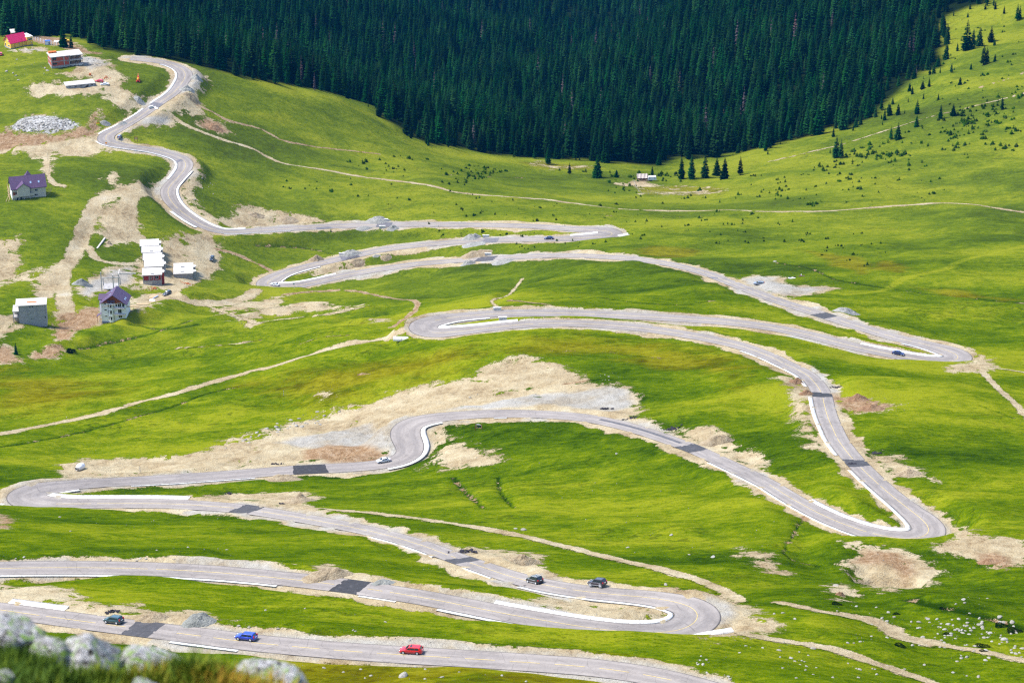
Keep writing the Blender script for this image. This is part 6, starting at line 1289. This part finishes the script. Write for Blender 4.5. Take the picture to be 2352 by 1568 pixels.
# ---------------------------------------------------------------- vehicles: x forward, y left, z up, origin on the road under the middle
def m_paint(name, c, metal=.0):
    s = NT(name); f = s.noise(s.co(), 2.0, 3); x = s.n('SeparateXYZ'); s.put(x.inputs[0], s.co()); d = s.step(x.outputs[2], .2, .55, .45, 0)
    s.out(s.mix(s.math('MULTIPLY', d, f), tuple(c), (.16, .14, .12)), .32, .5, metal); s.b.inputs['Coat Weight'].default_value = .7; s.b.inputs['Coat Roughness'].default_value = .06; return s.m
M['carglass'] = m_plain('car_glass', (.018, .026, .032), .05, .7, .05)
CARS = {   # length, width, height, belt z, hood z, [cabin: base rear x, roof rear x, roof front x, base front x], sides windows split, ride
 'estate': (4.65, 1.76, 1.46, .92, .86, (-2.22, -1.95, .35, 1.15), (-1.75, -.85, .0, .78), 0),
 'saloon': (4.65, 1.76, 1.43, .92, .84, (-1.75, -.95, .35, 1.15), (-1.05, -.3, .0, .78), 0),
 'offroader': (4.75, 1.88, 1.78, 1.12, 1.08, (-2.25, -2.0, .20, .95), (-1.85, -.95, -.15, .62), .12),
 'suv': (5.0, 1.92, 1.84, 1.12, 1.10, (-2.35, -2.15, .25, 1.0), (-2.0, -1.05, -.15, .65), .12),
}
def car(kind, name, P, yaw, paint, label, cat, pitch=0, rails=None, sunroof=False, trimcol=None, flares=False):
    L, W, H, zb, zh, cab, wins, up = CARS[kind]; r = root(name, P, yaw, label, cat); h = L / 2; w = W / 2; r.rotation_euler = (0, math.radians(-pitch), math.radians(yaw))
    g = .22 + up
    # lower body: cross sections along the length, narrowing and rounding at nose and tail
    xs = [h, h - .10, h - .35, h - .85, 1.2, .6, 0, -.8, -1.5, -h + .55, -h + .12, -h]
    est = kind != 'saloon'
    def top(x): 
        if x > cab[3]: return zh - .20 * max(0, (x - (h - .9)) / .9) ** 1.6 * (1.0 if not up else .6)
        if x < cab[0]: return zb + .03 - .10 * max(0, (cab[0] - x) / .8)
        return zh + (zb - zh) * min(1, (cab[3] - x) / .6)
    def wid(x): e = abs(x) / h; return w * (1 - .16 * max(0, (e - .74) / .26) ** 2)
    V = []; F = []
    for x in xs:
        wd = wid(x); t = top(x); e = max(0, (abs(x) - h + .12) / .12); zlo = g + .10 * e; t = t - .14 * e
        V += [(x, sy * a * wd, z) for sy, a, z in ((-1, .90, zlo), (-1, 1.0, zlo + .22), (-1, 1.0, zlo + (t - zlo) * .72), (-1, .93, t - .03), (-1, .70, t), (1, .70, t), (1, .93, t - .03), (1, 1.0, zlo + (t - zlo) * .72), (1, 1.0, zlo + .22), (1, .90, zlo))]
    n = len(xs)
    for i in range(n - 1):
        for j in range(10): k = (j + 1) % 10; F.append((i * 10 + j, i * 10 + k, i * 10 + 10 + k, i * 10 + 10 + j))
    F += [tuple(range(10)), tuple(range((n - 1) * 10, n * 10))]
    b = MB(); b.v = V; b.f = F; b.mi = [0] * len(F); b.build('body', paint, r, True, .03)
    # cabin
    rb, rr, rf, fb = cab; wb = w * .93; wr = w * .76; hz = H
    b = MB(); b.v = [(rb, -wb, zb - .03), (fb, -wb, zh - .02), (rf, -wr, hz - .04), (rr, -wr, hz - .05), (rb, wb, zb - .03), (fb, wb, zh - .02), (rf, wr, hz - .04), (rr, wr, hz - .05), (rf - .1, 0, hz), (rr + .1, 0, hz - .01), (rf - .1, -wr * .7, hz - .005), (rr + .1, -wr * .7, hz - .015), (rf - .1, wr * .7, hz - .005), (rr + .1, wr * .7, hz - .015)]
    b.f = [(0, 1, 2, 3), (7, 6, 5, 4), (1, 5, 6, 12, 8, 10, 2), (0, 3, 11, 9, 13, 7, 4), (3, 2, 10, 11), (11, 10, 8, 9), (9, 8, 12, 13), (13, 12, 6, 7)]; b.mi = [0] * 8; b.build('roof', paint, r, False, .05)
    def lerp(a, c, t): return tuple(a[i] + (c[i] - a[i]) * t for i in range(3))
    o = .018
    def quad(nm, p, mat): MB().slab(*p, .012).build(nm, mat, r)
    fl, fr, tl, tr = (fb, wb, zh), (fb, -wb, zh), (rf, wr, hz), (rf, -wr, hz)
    quad('windscreen', [tuple(np.add(q, (o + .01, 0, o))) for q in (lerp(lerp(fr, fl, .07), lerp(tr, tl, .07), .10), lerp(lerp(fr, fl, .93), lerp(tr, tl, .93), .10), lerp(lerp(fr, fl, .92), lerp(tr, tl, .92), .90), lerp(lerp(fr, fl, .08), lerp(tr, tl, .08), .90))], M['carglass'])
    fl, fr, tl, tr = (rb, wb, zb), (rb, -wb, zb), (rr, wr, hz), (rr, -wr, hz)
    quad('rear_window', [tuple(np.add(q, (-o - .01, 0, o * .4))) for q in (lerp(lerp(fr, fl, .08), lerp(tr, tl, .08), .14), lerp(lerp(fr, fl, .92), lerp(tr, tl, .92), .14), lerp(lerp(fr, fl, .9), lerp(tr, tl, .9), .88), lerp(lerp(fr, fl, .1), lerp(tr, tl, .1), .88))], M['carglass'])
    for sy in (-1, 1):
        def side(x, t):     # point on the cabin side at height fraction t
            z0 = zb; z = z0 + (hz - .05 - z0) * t; return (x, sy * (wb + (wr - wb) * t + .014), z)
        def xf(t): return fb + (rf - fb) * t
        def xr(t): return rb + (rr - rb) * t
        cuts = wins; lo_, hi_ = .10, .86
        for a, c in ((0, 1), (1, 2), (2, 3)):
            x0, x1 = cuts[a] + .04, cuts[c] - .04
            p = [side(max(x0, xr(lo_) + .1), lo_), side(min(x1, xf(lo_) - .12), lo_), side(min(x1, xf(hi_) - .10), hi_), side(max(x0, xr(hi_) + .10), hi_)]
            if p[1][0] - p[0][0] > .2: MB().poly([tuple(q) for q in p]).build('side_window', M['carglass'], r)
        for x in (h - .88, -h + .92):
            R = .33 + up * .4
            wl = MB().bar((x, sy * (w - .2), R), (x, sy * (w + .02), R), R, 20).build('wheel', M['black'], r)
            MB().bar((x, sy * (w - .02), R), (x, sy * (w + .035), R), R * .66, 14).build('rim', M['rim'], wl)
            if flares: MB().lathe([(0, R + .10), (.03, R + .10), (.03, R + .03), (0, R + .03)], (x, sy * (w + .0), R), (0, sy, 0), 20).build('wheel_arch', M['steel'], r)
            else: MB().lathe([(0, R + .06), (.012, R + .06), (.012, R - .02), (0, R - .02)], (x, sy * (w - .003), R), (0, sy, 0), 20).build('wheel_arch', M['trim'], r)
        MB().box(h - .30, h - .03, min(sy * w * .52, sy * w * .86), max(sy * w * .52, sy * w * .86), zh - .36 + up * .5, zh - .18 + up * .5).build('headlight', M['lamp'], r, bevel=.03)
        zt = zb - .02 if est else zb - .22
        MB().box(-h - .012, -h + .16, min(sy * w * .60, sy * w * .92), max(sy * w * .60, sy * w * .92), zt - .18, zt + (.26 if kind == 'estate' else .10)).build('tail_light', M['tail'], r, bevel=.03)
        MB().box(fb - .38, fb - .2, min(sy * w, sy * (w + .17)), max(sy * w, sy * (w + .17)), zb + .02, zb + .16).build('wing_mirror', paint, r, bevel=.03)
        if rails: MB().bar((rr + .2, sy * wr * .92, hz + .03), (rf - .15, sy * wr * .92, hz + .03), .03, 5).build('roof_rail', rails, r)
        if trimcol: MB().box(-1.6, 1.0, min(sy * w, sy * (w + .012)), max(sy * w, sy * (w + .012)), zb - .12, zb - .06).box(-1.25, 1.2, min(sy * w, sy * (w + .03)), max(sy * w, sy * (w + .03)), g + .04, g + .12).build('side_trim', trimcol, r)
    if rails and kind == 'suv':
        for x in (-.4, -1.3): MB().box(x - .05, x + .05, -wr * .9, wr * .9, hz + .02, hz + .06).build('roof_bar', rails, r)
    MB().box(h - .14, h + .03, -w * .78, w * .78, g + .05, g + .26).build('front_bumper', M['trim'] if up else paint, r, bevel=.04); MB().box(-h - .04, -h + .12, -w * .82, w * .82, g + .05, g + .24).build('rear_bumper', M['trim'] if up else paint, r, bevel=.04)
    MB().box(-h - .03, -h, -.26, .26, zb - .22, zb - .1).build('number_plate', M['plate'], r); MB().box(h + .0, h + .035, -.26, .26, g + .22, g + .32).build('number_plate', M['plate'], r)
    MB().box(h - .03, h + .008, -w * .45, w * .45, zh - .34, zh - .22).build('grille', M['trim'], r)
    if sunroof: MB().box(rf - .62, rf - .22, -.42, .42, hz + .0, hz + .012).build('sunroof', M['carglass'], r)
    return r
def on_road(px, py, sgn=-1):
    i = road_index(px, py); q = plane_hit(np.array([float(px)]), np.array([float(py)]), RC[i, 2])[0]; j = max(0, min(len(RC) - 4, i)); d = (RC[j + 3] - RC[max(j - 3, 0)]) * sgn
    return (q[0], q[1], RC[i, 2] + .015), math.degrees(math.atan2(d[1], d[0])), math.degrees(math.atan2(d[2], np.hypot(d[0], d[1])))
PT = {k: m_paint('paint_' + k, c) for k, c in dict(green=(.012, .045, .055), blue=(.008, .035, .36), red=(.50, .006, .012), black=(.008, .007, .009), plum=(.020, .012, .022), silver=(.55, .57, .60), navy=(.010, .016, .085), greyblue=(.16, .19, .24), white=(.72, .73, .74), slate=(.02, .028, .04)).items()}
for kind, px, py, paint, lab, cat, kw in (
 ('estate', 262, 1428, 'green', 'dark green estate car driving left on the lowest road', 'estate car', dict(rails=M['trim'])),
 ('estate', 566, 1466.5, 'blue', 'bright blue estate car driving left on the lowest road', 'estate car', {}),
 ('estate', 945, 1497.5, 'red', 'bright red estate car with a sunroof on the lowest road', 'estate car', dict(sunroof=True, rails=M['red'])),
 ('suv', 1229, 1337.5, 'black', 'black off-roader with silver roof bars, ahead of the other black one', 'off-road car', dict(rails=M['rim'], trimcol=M['rim'])),
 ('offroader', 1373, 1343.5, 'plum', 'dark off-roader with pale wheel arches, following the one with roof bars', 'off-road car', dict(flares=True, rails=M['trim'], trimcol=M['steel'])),
 ('saloon', 881, 1060, 'silver', 'silver saloon coming out of the wide bend by the gravel yard', 'saloon car', {}),
 ('saloon', 2063, 814, 'navy', 'dark blue saloon next to the white drain near the right hairpin', 'saloon car', {}),
 ('saloon', 1261, 549, 'navy', 'dark blue saloon on the second road, small bush in front', 'saloon car', {}),
 ('saloon', 631, 655.5, 'silver', 'silver saloon turning in the left hairpin above the striped pole', 'saloon car', {})):
    P, yaw, pit = on_road(px, py, 1 if px in (881, 631, 1261) else -1)
    if px == 631: yaw = 155
    if px == 881: yaw = math.degrees(math.atan2(-.34, -.94))
    car(kind, {'estate': 'estate_car', 'saloon': 'saloon_car'}.get(kind, 'off_road_car'), P, yaw, PT[paint], lab, cat, pitch=pit if px not in (631, 881) else 0, **kw)
for kind, px, py, yaw, paint, lab, cat, kw in (
 ('estate', 1743, 653.5, 168, 'greyblue', 'grey blue estate car parked on the gravel lay-by', 'estate car', dict(rails=M['trim'])),
 ('offroader', 487, 597, 264, 'slate', 'dark pick-up style off-roader with bright headlights coming down the pale track', 'off-road car', {}),
 ('offroader', 384, 677, 236, 'slate', 'dark blue off-roader parked beside the planks on the dirt yard', 'off-road car', {}),
 ('estate', 275, 316, 80, 'greyblue', 'small dark car seen from behind inside the upper bend', 'car', {}),
 ('estate', 228, 188.5, 168, 'red', 'red estate car parked by the low concrete basement', 'estate car', {}),
 ('saloon', 240, 195.5, 186, 'white', 'white saloon parked beside the red estate car', 'saloon car', {}),
 ('offroader', 2, 127, 100, 'red', 'dark red vehicle cut off by the left edge of the photo', 'car', {})):
    P = at(px, py); car(kind, {'estate': 'estate_car', 'saloon': 'saloon_car'}.get(kind, 'off_road_car'), (P[0], P[1], P[2] + .03), yaw, PT[paint], lab, cat, **kw)
# ---------------------------------------------------------------- people at the picnic
def person(P, yaw, label, shirt, trousers, hair, hat=None, lean=.15):
    r = root('person', P, yaw, label, 'person')
    J = {}; E = []
    def j(n, p, rad, par=None): J[n] = (len(J), p, rad); (E.append((J[par][0], J[n][0])) if par else None)
    j('pelvis', (0, 0, .12), .135); j('waist', (-.03, 0, .30), .115, 'pelvis'); j('chest', (-.05 + lean * .2, 0, .52), .14, 'waist'); j('neck', (-.03 + lean * .5, 0, .69), .05, 'chest'); j('head', (.0 + lean * .6, 0, .79), .085, 'neck'); j('crown', (lean * .6, 0, .90), .07, 'head'); j('nose', (.095 + lean * .6, 0, .80), .022, 'head')
    for s, n in ((1, 'l'), (-1, 'r')):
        j(n + 'hip', (.08, .10 * s, .11), .09, 'pelvis'); j(n + 'knee', (.48, .20 * s, .34), .062, n + 'hip'); j(n + 'ankle', (.66, .16 * s, .07), .045, n + 'knee'); j(n + 'toe', (.84, .18 * s, .05), .035, n + 'ankle')
        j(n + 'shoulder', (-.02 + lean * .4, .19 * s, .60), .06, 'chest'); j(n + 'elbow', (.14, .27 * s, .38), .045, n + 'shoulder'); j(n + 'wrist', (.38, .20 * s, .40), .032, n + 'elbow'); j(n + 'palm', (.46, .19 * s, .40), .032, n + 'wrist')
        for q in range(4): j(n + 'f%d' % q, (.54 - .006 * abs(q - 1), (.19 + .02 * (q - 1.5)) * s, .39), .010, n + 'palm'); j(n + 'g%d' % q, (.575 - .01 * abs(q - 1), (.19 + .022 * (q - 1.5)) * s, .36), .008, n + 'f%d' % q)
        j(n + 'thumb', (.47, (.19 - .055) * s, .42), .011, n + 'palm')
    me = bpy.data.meshes.new('body'); me.from_pydata([v[1] for v in J.values()], E, []); o = link('body', me, parent=r)
    md = o.modifiers.new('skin', 'SKIN'); sv = me.skin_vertices[0].data
    for k, v in J.items(): sv[v[0]].radius = (v[2], v[2])
    sv[0].use_root = True; o.modifiers.new('sub', 'SUBSURF').levels = 1; o.modifiers['sub'].render_levels = 1
    dg = bpy.context.evaluated_depsgraph_get(); nm = bpy.data.meshes.new_from_object(o.evaluated_get(dg)); o.modifiers.clear(); o.data = nm; nm.name = 'body'
    for m in (M['skin'], shirt, trousers, M['trim']): nm.materials.append(m)
    for p in nm.polygons:
        c = p.center; p.use_smooth = True
        if c.z > .70: k = 0
        elif c.x > .62 and c.z < .12: k = 3
        elif c.x > .30 and abs(c.y) < .34 and c.z > .355 and abs(c.y) > .08 and not (c.x < .52 and c.z < .37): k = 0 if c.x > .36 and c.z > .33 else 2
        elif c.z > .22 and c.x < .32 and not (c.x > .2 and c.z < .3): k = 1
        else: k = 2
        p.material_index = k
    hx = lean * .6
    MB().lathe([(0, .02), (.02, .09), (.07, .112), (.14, .10), (.185, .06), (.195, .0)], (hx - .015, 0, .76), (-.12, 0, 1), 14).build('hair' if not hat else 'cap', hat or hair, r, True)
    return r
DK = m_plain('dark_hair', (.015, .01, .008), .6); NVY = m_plain('navy_cloth', (.02, .035, .14), .8, .1); BLK = m_plain('black_cloth', (.012, .012, .014), .8, .1); WHT = m_plain('white_cloth', (.72, .73, .75), .8, .1, .05); RDC = m_plain('red_cloth', (.45, .05, .04), .8, .1)
P = at(1813.5, 638.6); person((P[0], P[1], P[2]), 0, 'person in a navy shirt sitting at the left end of the white blanket', NVY, NVY, DK)
P = at(1826, 638); person((P[0], P[1], P[2]), 175, 'person in black sitting at the right end of the white blanket', BLK, BLK, DK, lean=-.1)
P = at(1840.5, 633.5); person((P[0], P[1], P[2]), 185, 'person in a white shirt and white cap sitting on a dark rug', WHT, NVY, DK, hat=WHT)
def cloth(px, py, a, b2, mat, label, name='blanket'):
    P = at(px, py); m = MB(); n = 8
    for i in range(n):
        for k in range(n):
            q = [(P[0] + a * (u / n - .5), P[1] + b2 * (v / n - .5)) for u, v in ((i, k), (i + 1, k), (i + 1, k + 1), (i, k + 1))]; m.poly([(x - P[0], y - P[1], float(ground_z(x, y)) - P[2] + .05 + .02 * math.sin(9 * x + 5 * y)) for x, y in q])
    m.build(name, mat, None, label=label, category='blanket').location = P
cloth(1818.5, 638.2, 3.0, 2.2, WHT, 'white picnic blanket on the grass above the lay-by'); cloth(1841.5, 633.8, 2.6, 2.0, m_plain('brown_rug', (.06, .03, .025), .9), 'dark brown rug under the person in the white cap', 'rug')
P = at(1838.5, 633.8); o = MB().box(-.22, .22, -.15, .15, 0, .3).bar((-.12, 0, .3), (.12, 0, .42), .02, 4).build('bag', RDC, None, bevel=.06, label='small red bag beside the person in the white cap', category='bag'); o.location = P
P = at(1812, 640); o = MB().bar((0, 0, 0), (0, 0, .35), .2, 14).build('cool_box', M['blue'], None, bevel=.04, label='blue bag at the left corner of the white blanket', category='bag'); o.location = P
# ---------------------------------------------------------------- the lookout: lichen boulders and tall grass close to the camera
def near_pt(px, py, depth): return CAM + ray(px, py) * depth
def m_lichen():
    s = NT('lichen_stone'); p = s.co(); f = s.noise(p, 5, 6, .7); b = s.noise(p, 2.2, 5, .65, .8); v = s.voro(p, 3.2)
    c = s.ramp(f, [(.34, (.12, .11, .11)), (.48, (.34, .325, .32)), (.60, (.58, .57, .56))])
    c = s.mix(s.step(s.noise(p, 2.7, 5, .7, 1.0), .50, .58, 0, .9), c, (.20, .34, .05)); c = s.mix(s.step(s.math('ADD', v, s.math('MULTIPLY', s.math('SUBTRACT', f, .5), .5)), .14, .26, .96, 0), c, (.016, .013, .012)); c = s.mix(s.step(b, .60, .70, 0, .6), c, (.10, .085, .075))
    s.bump(s.math('ADD', f, b), .03); return s.out(c, .95, .05)
MAT['lichen'] = m_lichen()
KY = 7.25
_kx = np.array([(-420, 1480), (0, 1518), (90, 1540), (150, 1590), (310, 1602), (400, 1590), (460, 1578), (520, 1600), (620, 1660), (760, 1760), (1000, 1900)], float)
_kp = np.array([near_pt(a, b, 8.05) for a, b in _kx])
def knoll_h(x, y):
    top = np.interp(x, _kp[:, 0], _kp[:, 2]); yr = np.interp(x, _kp[:, 0], _kp[:, 1])
    d = y - yr; z = top - np.where(d > 0, .55 * d + .9 * d * d, -.10 * d) + .05 * vnoise(x * 2.2, y * 2.2, 51) + .02 * vnoise(x * 7, y * 7, 52)
    return z
gx, gy = np.meshgrid(np.linspace(-4.2, 1.2, 110), np.linspace(2.5, 10.2, 120)); kz = np.maximum(knoll_h(gx, gy), ground_z(gx, gy) - .4)
ix = np.arange(gx.size).reshape(gx.shape); F = np.stack([ix[:-1, :-1], ix[:-1, 1:], ix[1:, 1:], ix[1:, :-1]], -1).reshape(-1, 4)
s = NT('knoll_turf'); f = s.noise(s.co(), 6, 5, .7); s.out(s.ramp(f, [(.3, (.020, .030, .004)), (.5, (.07, .075, .01)), (.7, (.14, .09, .02))]), .95)
link('grassy_knoll', mesh_np('grassy_knoll', np.stack([gx, gy, kz], -1).reshape(-1, 3), F, s.m), kind='structure', label='grassy lookout ledge in the lower left corner')
def fg_boulder(px, py, rx, ry, seed, label, depth=8.2, sub=4):
    P = near_pt(px, py, depth); g = np.random.default_rng(seed); k = depth / FPX; bm = bmesh.new(); bmesh.ops.create_icosphere(bm, subdivisions=sub, radius=1); off = g.uniform(0, 50, 3)
    pl = [(lambda n: n / np.linalg.norm(n))(g.normal(0, 1, 3)) for _ in range(14)]; dd = g.uniform(.60, .92, 14)
    for v in bm.verts:
        p = np.array(v.co)
        for n, d in zip(pl, dd):
            e = p @ n - d
            if e > 0: p = p - n * e * .97
        q = p * 2.3 + off; d = .09 * float(vnoise(np.array(q[0] + q[2] * .7), np.array(q[1] - q[2] * .6), seed)) + .05 * float(vnoise(np.array(q[0] * 3 + q[2] * 2), np.array(q[1] * 3 - q[2]), seed + 1)); v.co = p * (1 + d)
    me = bpy.data.meshes.new('lichen_boulder'); bm.to_mesh(me); bm.free(); me.polygons.foreach_set('use_smooth', [True] * len(me.polygons)); o = link('lichen_boulder', me, MAT['lichen'], label=label, category='boulder', kind='thing'); o.location = P; o.scale = (rx * k, rx * k * .8, ry * k)
fg_boulder(22, 1474, 88, 68, 11, 'white lichen boulder highest in the lower left corner, black hollow on top')
fg_boulder(120, 1520, 62, 62, 12, 'small grey lichen stone wedged between two boulders at lower left', 8.15)
fg_boulder(215, 1530, 92, 84, 13, 'largest green-speckled lichen boulder in the foreground', 8.2, 5)
fg_boulder(340, 1540, 98, 62, 14, 'long low lichen boulder right of the largest one in the foreground', 8.3)
fg_boulder(612, 1582, 96, 70, 15, 'grey lichen boulder standing alone at the bottom of the photo', 8.2)
fg_boulder(340, 1590, 38, 48, 16, 'small smooth grey stone at the bottom edge between grass', 7.9)
fg_boulder(8, 1560, 30, 32, 17, 'pale stone half sunk in grass at the left edge', 7.85)
# grass tufts
def tuft(seed, n=16, hgt=.13):
    g = np.random.default_rng(seed); V = []; F = []
    for i in range(n):
        a = g.uniform(0, 6.28); l = hgt * g.uniform(.5, 1.15); bx, by = g.normal(0, .022, 2); dx, dy = math.cos(a) * l * g.uniform(.1, .55), math.sin(a) * l * g.uniform(.1, .55); w_ = .0032; px, py = -math.sin(a) * w_, math.cos(a) * w_; k = len(V)
        V += [(bx - px, by - py, -.02), (bx + px, by + py, -.02), (bx + dx * .4 + px * .8, by + dy * .4 + py * .8, l * .6), (bx + dx * .4 - px * .8, by + dy * .4 - py * .8, l * .6), (bx + dx, by + dy, l * .95)]
        F += [(k, k + 1, k + 2), (k, k + 2, k + 3), (k + 3, k + 2, k + 4)]
    return np.array(V), np.array(F)
def m_blade():
    s = NT('grass_blade'); r = s.n('ObjectInfo').outputs['Random']; p = s.attr('patch', 'INSTANCER').outputs['Fac']
    c = s.ramp(s.math('ADD', s.math('MULTIPLY', r, .35), s.math('MULTIPLY', p, .65)), [(.2, (.035, .075, .003)), (.45, (.095, .15, .005)), (.66, (.18, .16, .008)), (.88, (.28, .14, .010))])
    s.out(c, .7, .2); s.b.inputs['Subsurface Weight'].default_value = 0; return s.m
MAT['blade'] = m_blade()
TUFT = [mesh_np('tuft', *tuft(70 + i, hgt=.06 + .012 * i), MAT['blade'], False) for i in range(5)]
n = 20000; q = np.column_stack([RNG.uniform(-2.3, .5, n), RNG.uniform(5.6, 8.6, n)]); _b = np.arange(n) < 11000; q[:, 0] = np.where(_b, RNG.uniform(-1.9, -.55, n), q[:, 0]); q[:, 1] = np.where(_b, np.interp(q[:, 0], _kp[:, 0], _kp[:, 1]) + RNG.uniform(-.32, .12, n), q[:, 1]); q = np.column_stack([q, knoll_h(q[:, 0], q[:, 1])]); q = q[q[:, 2] > ground_z(q[:, 0], q[:, 1]) - .2]
sz = RNG.uniform(.45, 1.15, len(q)) * (1 + .35 * vnoise(q[:, 0] * 3, q[:, 1] * 3, 61)); o = scatter('long_grass', q, sz, TUFT, 'tall green and rusty grass around the foreground boulders', wide=sz)
a = o.data.attributes.new('patch', 'FLOAT', 'POINT'); a.data.foreach_set('value', (np.clip(.36 + .55 * vnoise(q[:, 0] * 2.6, q[:, 1] * 2.6, 62) + .3 * vnoise(q[:, 0] * 9, q[:, 1] * 9, 63), 0, 1)).astype(np.float32))
# ---------------------------------------------------------------- mountain air
hz = bpy.data.materials.new('mountain_air'); hz.use_nodes = True; t = hz.node_tree; t.nodes.remove(t.nodes['Principled BSDF']); pv = t.nodes.new('ShaderNodeVolumePrincipled')
pv.inputs['Color'].default_value = (.010, .12, .33, 1); pv.inputs['Density'].default_value = 4.0e-5; pv.inputs['Anisotropy'].default_value = 0
t.links.new(pv.outputs[0], t.nodes['Material Output'].inputs['Volume'])
o = MB().box(-2600, 2600, -80, 5300, -700, 640).build('haze', hz, None, kind='stuff', label='thin blue mountain air over the valley')
